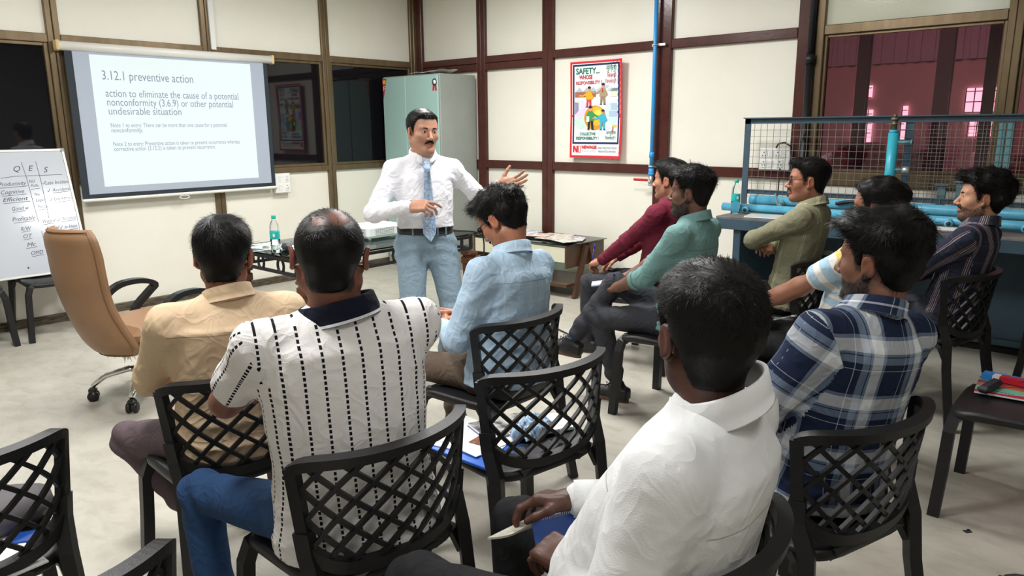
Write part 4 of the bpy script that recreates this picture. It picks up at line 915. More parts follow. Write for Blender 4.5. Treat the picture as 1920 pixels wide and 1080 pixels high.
# ---------------------------------------------------------------- implicit-surface figures
f32 = np.float32
def V3(*a): return np.array(a, float)
def unit(v): v = np.asarray(v, float); return v/(np.linalg.norm(v)+1e-12)
def rx3(d): return np.array(Matrix.Rotation(R(d), 3, 'X'))
def ry3(d): return np.array(Matrix.Rotation(R(d), 3, 'Y'))
def rz3(d): return np.array(Matrix.Rotation(R(d), 3, 'Z'))
class Noise:
    def __init__(s, seed, n=7):
        g = np.random.default_rng(seed); s.k = g.normal(size=(n, 3)); s.k /= np.linalg.norm(s.k, axis=1)[:, None]; s.k *= g.uniform(0.6, 1.6, n)[:, None]; s.p = g.uniform(0, 6.28, n); s.n = n
    def __call__(s, P, f):
        return sum(np.sin(P@(k*f)+p) for k, p in zip(s.k, s.p))/s.n*1.6
class Fld:
    """smooth union of primitives on a grid, meshed with surface nets"""
    def __init__(s, h, clip=None): s.h = h; s.p = []; s.clip = clip
    def _a(s, lo, hi, fn, k, op): s.p.append((np.array(lo, float), np.array(hi, float), fn, k, op)); return s
    def cone(s, a, b, r1, r2=None, k=0.02, op='u', flat=None):
        r2 = r1 if r2 is None else r2; a = V3(*a); b = V3(*b); ba = b-a; L2 = float(ba@ba)+1e-12; m = max(r1, r2)
        def fn(X, Y, Z):
            x, y, z = X-f32(a[0]), Y-f32(a[1]), Z-f32(a[2])
            t = np.clip((x*f32(ba[0])+y*f32(ba[1])+z*f32(ba[2]))/f32(L2), 0, 1)
            x = x-t*f32(ba[0]); y = y-t*f32(ba[1]); z = z-t*f32(ba[2])
            if flat is not None:
                n, f = flat; q = (x*f32(n[0])+y*f32(n[1])+z*f32(n[2]))*f32(1/f-1); x = x+q*f32(n[0]); y = y+q*f32(n[1]); z = z+q*f32(n[2])
                return (np.sqrt(x*x+y*y+z*z)-(f32(r1)+f32(r2-r1)*t))*f32(0.5+0.5*min(f, 1))
            return np.sqrt(x*x+y*y+z*z)-(f32(r1)+f32(r2-r1)*t)
        if flat is not None and flat[1] > 1: m *= flat[1]
        return s._a(np.minimum(a, b)-m, np.maximum(a, b)+m, fn, k, op)
    def ell(s, c, r, rot=None, k=0.02, op='u'):
        c = V3(*c); r = V3(*r); rot = np.eye(3) if rot is None else np.asarray(rot)
        ext = np.sqrt(((rot*r[None, :])**2).sum(1))
        def fn(X, Y, Z):
            x, y, z = X-f32(c[0]), Y-f32(c[1]), Z-f32(c[2])
            l = [(x*f32(rot[0, i])+y*f32(rot[1, i])+z*f32(rot[2, i]))/f32(r[i]) for i in range(3)]
            k0 = np.sqrt(l[0]**2+l[1]**2+l[2]**2)
            k1 = np.sqrt((l[0]/f32(r[0]))**2+(l[1]/f32(r[1]))**2+(l[2]/f32(r[2]))**2)+f32(1e-6)
            return k0*(k0-1)/k1
        return s._a(c-ext, c+ext, fn, k, op)
    def rbox(s, c, half, rd, rot=None, k=0.01, op='u'):
        c = V3(*c); half = V3(*half); rot = np.eye(3) if rot is None else np.asarray(rot); ext = np.abs(rot)@half+rd
        def fn(X, Y, Z):
            x, y, z = X-f32(c[0]), Y-f32(c[1]), Z-f32(c[2])
            q = [np.abs(x*f32(rot[0, i])+y*f32(rot[1, i])+z*f32(rot[2, i]))-f32(half[i]) for i in range(3)]
            o = np.sqrt(np.maximum(q[0], 0)**2+np.maximum(q[1], 0)**2+np.maximum(q[2], 0)**2)
            return o+np.minimum(np.maximum(q[0], np.maximum(q[1], q[2])), 0)-f32(rd)
        return s._a(c-ext, c+ext, fn, k, op)
    def loft(s, o, fr, tab, k=0.03, p=2.4, op='u'):
        """tab rows: (t, halfwidth, halfdepth, y offset) along fr[:,2] from o"""
        tab = np.array(tab, float); o = V3(*o); ex, ey, ez = fr[:, 0], fr[:, 1], fr[:, 2]
        m = tab[:, 1:3].max()+np.abs(tab[:, 3]).max(); e0 = o+ez*tab[0, 0]; e1 = o+ez*tab[-1, 0]
        def fn(X, Y, Z):
            x, y, z = X-f32(o[0]), Y-f32(o[1]), Z-f32(o[2])
            lx = x*f32(ex[0])+y*f32(ex[1])+z*f32(ex[2]); ly = x*f32(ey[0])+y*f32(ey[1])+z*f32(ey[2]); lz = x*f32(ez[0])+y*f32(ez[1])+z*f32(ez[2])
            w = np.interp(lz, tab[:, 0], tab[:, 1]).astype(f32); d = np.interp(lz, tab[:, 0], tab[:, 2]).astype(f32); oy = np.interp(lz, tab[:, 0], tab[:, 3]).astype(f32)
            rho = (np.abs(lx/w)**f32(p)+np.abs((ly-oy)/d)**f32(p))**f32(1/p)
            dd = (rho-1)*np.minimum(w, d)
            return np.maximum(dd, np.maximum(f32(tab[0, 0])-lz, lz-f32(tab[-1, 0])))
        return s._a(np.minimum(e0, e1)-m, np.maximum(e0, e1)+m, fn, k, op)
    def cut(s, c, n):
        """remove the half space beyond plane (c, n)"""
        s.p.append((None, None, (V3(*c), unit(n)), 0, 'plane')); return s
    def mesh(s, smooth=2):
        h = s.h; U = [p for p in s.p if p[4] == 'u']
        lo = np.min([p[0] for p in U], axis=0)-3*h; hi = np.max([p[1] for p in U], axis=0)+3*h
        n = np.ceil((hi-lo)/h).astype(int)+1
        ax = [(lo[i]+h*np.arange(n[i])).astype(f32) for i in range(3)]
        D = np.full(n, 0.08, f32)
        for plo, phi, fn, k, op in s.p:
            if op == 'plane':
                c, nn = fn; d = ((ax[0]-f32(c[0]))*f32(nn[0]))[:, None, None]+((ax[1]-f32(c[1]))*f32(nn[1]))[None, :, None]+((ax[2]-f32(c[2]))*f32(nn[2]))[None, None, :]
                np.maximum(D, d, out=D); continue
            m = k+2.5*h
            i0 = np.clip(np.floor((plo-m-lo)/h).astype(int), 0, n-1); i1 = np.clip(np.ceil((phi+m-lo)/h).astype(int)+1, 1, n)
            sl = tuple(slice(i0[i], i1[i]) for i in range(3))
            d = fn(ax[0][sl[0]][:, None, None], ax[1][sl[1]][None, :, None], ax[2][sl[2]][None, None, :]); A = D[sl]
            if op == 'u':
                hh = np.maximum(f32(k)-np.abs(A-d), 0)/f32(max(k, 1e-5)); D[sl] = np.minimum(A, d)-hh*hh*f32(k*0.25)
            else:
                d = -d; hh = np.maximum(f32(k)-np.abs(A-d), 0)/f32(max(k, 1e-5)); D[sl] = np.maximum(A, d)+hh*hh*f32(k*0.25)
        return surface_nets(D, lo, h, smooth)
def surface_nets(D, lo, h, smooth=2):
    I = D < 0; nx, ny, nz = D.shape
    c = np.zeros((nx-1, ny-1, nz-1), np.uint8)
    for dx in (0, 1):
        for dy in (0, 1):
            for dz in (0, 1): c += I[dx:nx-1+dx, dy:ny-1+dy, dz:nz-1+dz]
    act = (c > 0) & (c < 8); ids = np.argwhere(act)
    if len(ids) == 0: return np.zeros((0, 3)), np.zeros((0, 4), int)
    num = np.full(act.shape, -1, np.int64); num[act] = np.arange(len(ids))
    acc = np.zeros((len(ids), 3)); cnt = np.zeros(len(ids))
    corners = [(a, b, e) for a in (0, 1) for b in (0, 1) for e in (0, 1)]
    val = {q: D[ids[:, 0]+q[0], ids[:, 1]+q[1], ids[:, 2]+q[2]].astype(float) for q in corners}
    for q in corners:
        for a in range(3):
            if q[a] == 0:
                q2 = list(q); q2[a] = 1; q2 = tuple(q2); v0, v1 = val[q], val[q2]; cr = (v0 < 0) != (v1 < 0)
                t = np.where(cr, v0/(v0-v1+1e-20), 0)
                for b in range(3): acc[:, b] += np.where(cr, q[b]+(t if b == a else 0), 0)
                cnt += cr
    P = ids+acc/np.maximum(cnt, 1)[:, None]
    Fs = []
    for a in range(3):
        b, e = (a+1) % 3, (a+2) % 3
        sA = [slice(None)]*3; sB = [slice(None)]*3; sA[a] = slice(0, D.shape[a]-1); sB[a] = slice(1, None)
        i0 = I[tuple(sA)]; i1 = I[tuple(sB)]; ed = np.argwhere(i0 != i1)
        ok = (ed[:, b] > 0) & (ed[:, e] > 0) & (ed[:, b] < D.shape[b]-1) & (ed[:, e] < D.shape[e]-1); ed = ed[ok]
        flip = i0[tuple(ed.T)]
        q = []
        for db, de in ((-1, -1), (0, -1), (0, 0), (-1, 0)):
            t = ed.copy(); t[:, b] += db; t[:, e] += de; q.append(num[tuple(t.T)])
        q = np.stack(q, 1); q[~flip] = q[~flip][:, ::-1]; Fs.append(q)
    Fc = np.concatenate(Fs); P = P*h+lo
    for _ in range(smooth): P = lap(P, Fc)
    return P, Fc
def lap(P, Fc, w=0.5):
    S = np.zeros_like(P); n = np.zeros(len(P))
    for i in range(4):
        a, b = Fc[:, i], Fc[:, (i+1) % 4]
        for j in range(3): S[:, j] += np.bincount(a, P[b, j], len(P))+np.bincount(b, P[a, j], len(P))
        n += np.bincount(a, minlength=len(P))+np.bincount(b, minlength=len(P))
    return P*(1-w)+w*S/np.maximum(n, 1)[:, None]
def vnormals(P, Fc):
    fn = np.cross(P[Fc[:, 2]]-P[Fc[:, 0]], P[Fc[:, 3]]-P[Fc[:, 1]]); N = np.zeros_like(P)
    for i in range(4):
        for j in range(3): N[:, j] += np.bincount(Fc[:, i], fn[:, j], len(P))
    return N/(np.linalg.norm(N, axis=1)[:, None]+1e-12)
def np_mesh(name, P, Fc, m, uv=None, col=None, smooth=True):
    me = bpy.data.meshes.new(name); nv, nf = len(P), len(Fc); k = Fc.shape[1]
    me.vertices.add(nv); me.vertices.foreach_set('co', np.ascontiguousarray(P, np.float32).ravel())
    me.loops.add(nf*k); me.loops.foreach_set('vertex_index', Fc.astype(np.int32).ravel())
    me.polygons.add(nf); me.polygons.foreach_set('loop_start', np.arange(0, nf*k, k, dtype=np.int32)); me.polygons.foreach_set('loop_total', np.full(nf, k, np.int32))
    if uv is not None:
        l = me.uv_layers.new(name='UVMap'); l.data.foreach_set('uv', uv.astype(np.float32).ravel())
    if col is not None:
        a = me.color_attributes.new('Col', 'FLOAT_COLOR', 'POINT'); a.data.foreach_set('color', np.concatenate([col, np.ones((nv, 1))], 1).astype(np.float32).ravel())
    me.update(calc_edges=True)
    if smooth: me.polygons.foreach_set('use_smooth', np.ones(nf, bool))
    if m: me.materials.append(m)
    return me
def sstep(a, b, x): t = np.clip((x-a)/(b-a), 0, 1); return t*t*(3-2*t)

# ---- materials for people
def skin_mat():
    m, nt, b = _new('skin'); N = nt.nodes; L = nt.links
    at = N.new('ShaderNodeAttribute'); at.attribute_name = 'Col'
    n = N.new('ShaderNodeTexNoise'); n.inputs['Scale'].default_value = 90; n.inputs['Detail'].default_value = 4
    tc = N.new('ShaderNodeTexCoord'); L.new(tc.outputs['Object'], n.inputs['Vector'])
    r = N.new('ShaderNodeMapRange'); r.inputs[3].default_value = 0.86; r.inputs[4].default_value = 1.10; L.new(n.outputs['Fac'], r.inputs[0])
    mx = N.new('ShaderNodeVectorMath'); mx.operation = 'SCALE'; L.new(at.outputs['Color'], mx.inputs[0]); L.new(r.outputs[0], mx.inputs['Scale']); L.new(mx.outputs[0], b.inputs['Base Color'])
    b.inputs['Roughness'].default_value = 0.46; b.inputs['Specular IOR Level'].default_value = 0.4
    b.inputs['Subsurface Weight'].default_value = 0.12; b.inputs['Subsurface Radius'].default_value = (0.010, 0.004, 0.002); b.inputs['Subsurface Scale'].default_value = 0.5
    bp = N.new('ShaderNodeBump'); bp.inputs['Strength'].default_value = 0.10; bp.inputs['Distance'].default_value = 0.004; L.new(n.outputs['Fac'], bp.inputs['Height']); L.new(bp.outputs[0], b.inputs['Normal'])
    return m
M_SKIN = skin_mat()
M_HAIR = mat('black_hair', (0.0055, 0.005, 0.005), 0.46, spec=0.20)
M_EYE = mat('eye_white', (0.72, 0.68, 0.64), 0.25); M_IRIS = mat('iris_dark', (0.02, 0.011, 0.007), 0.1)
M_SPEC = mat('spectacle_frame', (0.012, 0.014, 0.02), 0.25); M_LENS = table_glass(); M_LENS.node_tree.nodes['Transparent BSDF'].inputs[0].default_value = (.95, .96, .97, 1)
def cloth(name, build, rough=0.85, weave=700, bumpy=0.25, sheen=0.0, folds=0.2, yoke=None):
    """build(nt, u, v) -> colour socket or colour tuple; u,v in metres from the UV map"""
    m, nt, b = _new(name); N = nt.nodes; L = nt.links
    uv = N.new('ShaderNodeUVMap'); uv.uv_map = 'UVMap'; sp = N.new('ShaderNodeSeparateXYZ'); L.new(uv.outputs[0], sp.inputs[0])
    c = build(nt, sp.outputs[0], sp.outputs[1])
    if isinstance(c, tuple): b.inputs['Base Color'].default_value = rgb(c)
    else: L.new(c, b.inputs['Base Color'])
    if yoke:
        ln = N_math(nt, 'LESS_THAN', N_math(nt, 'ABSOLUTE', N_math(nt, 'SUBTRACT', sp.outputs[1], yoke)), 0.0016); cc = c if not isinstance(c, tuple) else c
        L.new(N_mix(nt, cc, (.45, .45, .45), N_math(nt, 'MULTIPLY', ln, .75), 'MULTIPLY'), b.inputs['Base Color'])
    b.inputs['Roughness'].default_value = rough; b.inputs['Specular IOR Level'].default_value = 0.25; b.inputs['Sheen Weight'].default_value = sheen
    n = N.new('ShaderNodeTexNoise'); n.inputs['Scale'].default_value = weave; n.inputs['Detail'].default_value = 1; L.new(uv.outputs[0], n.inputs['Vector'])
    tc = N.new('ShaderNodeTexCoord'); w = N.new('ShaderNodeTexNoise'); w.inputs['Scale'].default_value = 13; w.inputs['Detail'].default_value = 1.5; w.inputs['Distortion'].default_value = 1.1
    L.new(tc.outputs['Object'], w.inputs['Vector'])
    b1 = N.new('ShaderNodeBump'); b1.inputs['Strength'].default_value = folds; b1.inputs['Distance'].default_value = 0.02; L.new(N_math(nt, 'POWER', N_math(nt, 'SUBTRACT', 1.0, N_math(nt, 'ABSOLUTE', N_math(nt, 'SUBTRACT', N_math(nt, 'MULTIPLY', w.outputs['Fac'], 2.0), 1.0))), 3.0), b1.inputs['Height'])
    b2 = N.new('ShaderNodeBump'); b2.inputs['Strength'].default_value = bumpy; b2.inputs['Distance'].default_value = 0.0015; L.new(n.outputs['Fac'], b2.inputs['Height']); L.new(b1.outputs[0], b2.inputs['Normal']); L.new(b2.outputs[0], b.inputs['Normal'])
    return m
def N_math(nt, op, a, b=None):
    n = nt.nodes.new('ShaderNodeMath'); n.operation = op
    for i, v in enumerate((a, b)):
        if v is None: continue
        if isinstance(v, (int, float)): n.inputs[i].default_value = v
        else: nt.links.new(v, n.inputs[i])
    return n.outputs[0]
def N_ramp(nt, x, stops, interp='CONSTANT'):
    r = nt.nodes.new('ShaderNodeValToRGB'); r.color_ramp.interpolation = interp; nt.links.new(x, r.inputs[0]); e = r.color_ramp.elements
    while len(e) < len(stops): e.new(0.5)
    for el, (p, c) in zip(sorted(e, key=lambda q: q.position), stops): pass
    for i, (p, c) in enumerate(stops): e[i].position = p; e[i].color = rgb(c)
    return r.outputs[0]
def N_mix(nt, a, b, f=0.5, mode='MIX'):
    n = nt.nodes.new('ShaderNodeMixRGB'); n.blend_type = mode
    for i, v in ((0, f), (1, a), (2, b)):
        if isinstance(v, tuple): n.inputs[i].default_value = rgb(v)
        elif isinstance(v, (int, float)): n.inputs[i].default_value = v
        else: nt.links.new(v, n.inputs[i])
    return n.outputs[0]
def fract(nt, u, period, off=0.0): return N_math(nt, 'FRACT', N_math(nt, 'ADD', N_math(nt, 'DIVIDE', u, period), off+50.0))

# ---- head
def head_field(Fd, T, Rm, p):
    """T head centre (ear level), Rm 3x3; local +Y forward, +Z up"""
    g = p.get('jaw', 1.0); fat = p.get('fat', 0.0)
    q = lambda *a: T+Rm@V3(*a)
    E = lambda c, r, k=0.02, op='u', rot=None: Fd.ell(q(*c), r, Rm if rot is None else Rm@rot, k, op)
    Cn = lambda a, b, r1, r2, k=0.02, op='u': Fd.cone(q(*a), q(*b), r1, r2, k, op)
    E((0, -0.014, 0.045), (0.075, 0.096, 0.080), 0.01); E((0, 0.034, 0.050), (0.062, 0.050, 0.060), 0.03)
    E((0, 0.028, -0.022), (0.061+fat*.6, 0.060, 0.082), 0.03)
    for s in (-1, 1):
        Cn((s*(0.047*g+fat), -0.004, -0.050), (s*0.016, 0.062, -0.092), 0.020+fat, 0.018, 0.03)
        E((s*0.044, 0.054, -0.014), (0.021+fat, 0.022, 0.020), 0.025)
        Cn((s*0.010, 0.081, 0.030), (s*0.044, 0.070, 0.034), 0.009, 0.009, 0.016)
    E((0, 0.072, -0.092), (0.024, 0.018, 0.016), 0.02)
    if fat > 0: E((0, 0.035, -0.10), (0.045, 0.04, 0.02), 0.03)
    for s in (-1, 1):
        E((s*0.031, 0.094, 0.010), (0.017, 0.014, 0.0115), 0.010, 's')
        E((s*0.031, 0.0725, 0.011), (0.0155, 0.0135, 0.0125), 0.006)
        E((s*0.031, 0.089, 0.0100), (0.0125, 0.010, 0.0042), 0.0025, 's')
    nl = p.get('nose', 1.0)
    Cn((0, 0.082, 0.020), (0, 0.080+0.026*nl, -0.018), 0.0075, 0.0095, 0.012); E((0, 0.080+0.029*nl, -0.025), (0.0125, 0.0115, 0.0105), 0.008)
    for s in (-1, 1): E((s*0.0125, 0.080+0.016*nl, -0.029), (0.0085, 0.011, 0.0080), 0.006)
    for s in (-1, 1):
        Cn((0, 0.0915, -0.0520), (s*0.021, 0.082, -0.0555), 0.0058, 0.0030, 0.006); Cn((0, 0.0905, -0.0635), (s*0.018, 0.082, -0.0600), 0.0068, 0.0032, 0.006)
    Fd.cone(q(-0.020, 0.0945, -0.0575), q(0.020, 0.0945, -0.0575), 0.0022, 0.0022, 0.003, 's')
    for s in (-1, 1):
        eo = p.get('ear', 0.0); rot = rz3(-s*(16+eo*1500))@rx3(-10)
        E((s*(0.0800+eo), -0.012, 0.004), (0.0075, 0.0185, 0.031), 0.008, rot=rot); E((s*0.0755, -0.002, -0.022), (0.0085, 0.0095, 0.012), 0.008)
        E((s*(0.0880+eo), -0.010+eo*.5, 0.004), (0.0065, 0.0115, 0.021), 0.005, 's', rot)
def head_local(P, T, Rm): return (P-T)@Rm
ZL_Y = [-0.13, -0.062, -0.045, -0.033, -0.024, 0.008, 0.013, 0.028, 0.034, 0.050, 0.066, 0.078, 0.12]
def zline(L, st):
    z = np.interp(L[..., 1], ZL_Y, [st.get('nape', -0.062)]*2+[st.get('nape', -0.062)+0.012, -0.02, 0.030, 0.034, st.get('burn', -0.015), st.get('burn', -0.015)+.004, 0.024, 0.047, 0.064, st.get('front', 0.074), st.get('front', 0.074)])
    w = sstep(0.02, 0.06, np.abs(L[..., 0]))*sstep(0.03, 0.06, L[..., 1]); return z+w*st.get('temple', 0.012)
def hair_mesh(T, Rm, st, seed):
    """cap following the skull plus strand ribbons; st: style dict"""
    h = st.get('h', 0.0045); g = np.random.default_rng(seed)
    lo, hi = V3(-0.115, -0.145, -0.10), V3(0.115, 0.125, 0.18); n = np.ceil((hi-lo)/h).astype(int)
    ax = [lo[i]+h*np.arange(n[i]) for i in range(3)]; X, Y, Z = np.meshgrid(*ax, indexing='ij'); L = np.stack([X, Y, Z], -1)
    def el(c, r):
        q = (L-np.array(c))/np.array(r); k0 = np.linalg.norm(q, axis=-1); return k0*(k0-1)/(np.linalg.norm(q/np.array(r), axis=-1)+1e-9)
    d = np.minimum(el((0, -0.014, 0.045), (0.075, 0.096, 0.080)), el((0, 0.034, 0.050), (0.062, 0.050, 0.060))); d = np.minimum(d, el((0, 0.028, -0.022), (0.061, 0.060, 0.082)))
    neck = np.sqrt(X**2+(Y+0.036)**2+np.maximum(Z+0.03, 0)**2)-0.052; kk = 0.035; hh = np.maximum(kk-np.abs(d-neck), 0)/kk; d = np.minimum(d, neck)-hh*hh*kk*.25
    top = sstep(0.03, 0.105, Z); back = sstep(-0.02, -0.09, Y)*(1-top)
    th = st.get('side', 0.008)*(1-top)+st.get('top', 0.02)*top+st.get('quiff', 0.0)*sstep(0.02, 0.085, Y)*top+st.get('back', 0.0)*back
    nz = Noise(seed); sh = L.shape[:-1]; Lf = L.reshape(-1, 3)
    lump = nz(Lf, st.get('freq', 60)).reshape(sh)*st.get('lump', 0.003)+Noise(seed+9)(Lf*np.array((1, .55, .8)), 190).reshape(sh)*st.get('fine', 0.0012)
    th = np.maximum(th+lump*np.clip(th/0.02, .25, 1.5), 0.0015)
    th = th*np.clip((Z-zline(L, st))/0.022, 0.2, 1)*np.where(Z < 0.0, np.clip(1+Z/0.06, 0.25, 1), 1)
    bald = st.get('bald')
    if bald is not None:
        b0 = np.zeros(sh)
        for c, r in bald: b0 = np.maximum(b0, 1-sstep(0.45, 1.45, np.linalg.norm((L-np.array(c))/np.array(r), axis=-1)+0.22*Noise(seed+5)(Lf, 95).reshape(sh)))
        th = th*(1-b0)-b0*0.004
    D = d-th; cutd = (zline(L, st)-Z)*0.7; k = 0.006; hh = np.maximum(k-np.abs(D-cutd), 0)/k; D = np.maximum(D, cutd)+hh*hh*k*0.25
    P, Fc = surface_nets(D.astype(f32), lo, h, 1); N = vnormals(P, Fc)
    out = [(P, Fc)]
    # strands
    ns = st.get('strands', 2600); 
    idx = g.integers(0, len(P), ns*2); idx = idx[(np.linalg.norm(P[idx]-np.array((0, 0, 0)), axis=1) > 0.07)][:ns]
    p = P[idx]; nn = N[idx]
    if st.get('crown_strands'):
        dr = g.normal(size=(st['crown_strands']*6, 3)); dr /= np.linalg.norm(dr, axis=1)[:, None]; pc = np.array((0, -0.014, 0.045))+dr*np.array((0.075, 0.096, 0.080)); ok = pc[:, 2] > 0.055
        for c_, r_ in st['patch']: ok &= np.linalg.norm((pc-np.array(c_))/np.array(r_), axis=1)+g.normal(size=len(pc))*.12 > 1.0
        pc, dr = pc[ok][:st['crown_strands']], dr[ok][:st['crown_strands']]; p = np.concatenate([p, pc]); nn = np.concatenate([nn, dr]); idx = np.concatenate([idx, np.arange(len(pc))])
    cr = np.array(st.get('crown', (0.012, -0.065, 0.115))); fl_ = p-cr; fl_ = fl_/(np.linalg.norm(fl_, axis=1)[:, None]+1e-6)
    fl_ += np.array(st.get('comb', (0, 0.2, 0)))*(p[:, 2:3] > 0.05); fl_ += g.normal(size=p.shape)*st.get('mess', 0.25)
    fl_ -= nn*(fl_*nn).sum(1)[:, None]; fl_ /= (np.linalg.norm(fl_, axis=1)[:, None]+1e-6)
    ln = st.get('len', 0.022)*g.uniform(0.5, 1.3, len(p))*np.where(p[:, 2] > 0.04, 1.0, 0.45); lift = st.get('lift', 0.25)*g.uniform(0.3, 1.6, len(p))
    side = np.cross(nn, fl_); curl = st.get('curl', 0.0); w = st.get('wid', 0.0011)
    R_ = []
    for t in (0.0, 0.35, 0.7, 1.0):
        c = p-nn*0.002+fl_*(ln*t)[:, None]+nn*(ln*lift*t-ln*0.35*lift*t*t)[:, None]
        if curl: c = c+side*(curl*np.sin(t*5+idx*0.7))[:, None]+nn*(curl*np.cos(t*5+idx*0.7)-curl*math.cos(0))[:, None]*.6
        ww = w*(1-0.8*t); R_.append((c-side*ww, c+side*ww))
    m = len(p); Vs = np.concatenate([a for q in R_ for a in q]); F_ = []
    for j in range(3):
        a = np.arange(m); F_.append(np.stack([a+(2*j)*m, a+(2*j+1)*m, a+(2*j+3)*m, a+(2*j+2)*m], 1))
    out.append((Vs, np.concatenate(F_)))
    V = []; Fs = []; b = 0
    for a, f_ in out: V.append(a); Fs.append(f_+b); b += len(a)
    V = np.concatenate(V)@Rm.T+T; return V, np.concatenate(Fs)
# ---- hand
def hand_field(Fd, wr, fd, dors, side, curl=(20, 30, 20), spread=4, thumb=(0.7, 0.7, -0.25), tcurl=15, curls=None, sc=1.0):
    """wr wrist; fd finger direction; dors back-of-hand normal; side +1 left hand, -1 right hand"""
    fd = unit(fd); dn = unit(np.asarray(dors)-fd*(np.asarray(dors)@fd)); ex = np.cross(fd, dn); Fm = np.stack([ex, fd, dn], 1)
    q = lambda *a: wr+Fm@(V3(*a)*sc); tx = float(side)
    Fd.rbox(q(0, 0.050, 0), V3(0.029, 0.034, 0.0035)*sc, 0.0105*sc, Fm, 0.012)
    Fd.cone(q(0, -0.02, 0), q(0, 0.022, 0), 0.026*sc, 0.027*sc, 0.02, flat=(dn, 0.74))
    Fd.ell(q(tx*0.024, 0.030, -0.009), V3(0.017, 0.030, 0.014)*sc, Fm@rz3(-tx*18), 0.014)
    Fd.ell(q(-tx*0.026, 0.034, -0.006), V3(0.012, 0.030, 0.012)*sc, Fm, 0.012)
    lens = ((0.043, 0.025, 0.020), (0.048, 0.029, 0.021), (0.044, 0.027, 0.020), (0.034, 0.020, 0.018)); fx = (0.029, 0.0098, -0.0098, -0.0285); by = (0.084, 0.088, 0.085, 0.077)
    for i in range(4):
        cu = curls[i] if curls else curl; a = 0.0; sp_ = R((1.5-i)*spread)*tx
        d0 = V3(math.sin(sp_), math.cos(sp_), 0); pt = V3(tx*fx[i], by[i], 0.001); r = 0.0094 if i < 3 else 0.0082
        Fd.ell(q(*(pt+V3(0, -.002, .004))), V3(.0088, .010, .0085)*sc, Fm, .008)
        for j in range(3):
            a += R(cu[j]); dd = V3(d0[0]*math.cos(a), d0[1]*math.cos(a), -math.sin(a)); nx = pt+dd*lens[i][j]
            Fd.cone(q(*pt), q(*nx), r*sc, (r-0.0009)*sc, 0.0035 if j else 0.006); pt = nx; r -= 0.0008
    td = unit(V3(tx*thumb[0], thumb[1], thumb[2])); pt = V3(tx*0.026, 0.020, -0.006); r = 0.0125
    tl = (0.038, 0.032, 0.024); axis = unit(np.cross(td, V3(-tx*1.0, 0.2, -0.25)))
    for j in range(3):
        nx = pt+td*tl[j]; Fd.cone(q(*pt), q(*nx), r*sc, (r-0.0016)*sc, 0.006); pt = nx; r -= 0.0014
        td = unit(np.array(Matrix.Rotation(R(tcurl), 3, Vector(axis)))@td)
def ik(a, c, l1, l2, pole):
    a, c = V3(*a), V3(*c); d = c-a; L = np.linalg.norm(d); L_ = min(L, (l1+l2)*0.998); u = d/L; c = a+u*L_
    x = (l1*l1-l2*l2+L_*L_)/(2*L_); hgt = math.sqrt(max(0, l1*l1-x*x)); pv = V3(*pole); pv = unit(pv-u*(pv@u)); return a+u*x+pv*hgt, c
# ---- collar
def collar_mesh(nb, fr, rx_, ry_, hb=0.040, hf=0.022, fall=0.040, spread=150, tip=0.03, open_=0.0, stripe=False):
    n = 40; th = np.linspace(-spread, spread, n); rows = []
    ex, ey, ez = fr[:, 0], fr[:, 1], fr[:, 2]
    for a in th:
        t = R(a); c = np.array((math.sin(t), -math.cos(t))); fb = (1+math.cos(t))/2; f = 1-fb
        hh = hb*fb+hf*f; tp = tip*sstep(0.70, 1.0, abs(a)/spread); fo = 0.014*f*open_
        def pt(dr, z, out=0.0): 
            return nb+ex*c[0]*(rx_+dr)+ey*(c[1]*(ry_+dr)+fo+out)+ez*(z-0.030*f)
        rows.append([pt(0.0, -0.012), pt(-0.001, hh*.6), pt(-0.003, hh), pt(0.001, hh+0.0045), pt(0.006, hh+0.002), pt(0.012, hh-fall*0.55), pt(0.017, hh-fall, 0.004*f), pt(0.019, hh-fall-tp, 0.012*f*(tp > .004)), pt(0.015, hh-fall-tp+0.001), pt(0.012, hh-fall*.8), pt(0.005, -0.006)])
    P = np.array(rows); m = P.shape[1]; V = P.reshape(-1, 3); Fc = []
    for i in range(n-1):
        for j in range(m): Fc.append((i*m+j, i*m+(j+1) % m, (i+1)*m+(j+1) % m, (i+1)*m+j))
    uv = np.array([[((i+di)*0.011, jj*0.008) for di, jj in ((0, j), (0, j+1), (1, j+1), (1, j))] for i in range(n-1) for j in range(m)]).reshape(-1, 2)
    caps = []
    return V, np.array(Fc), uv
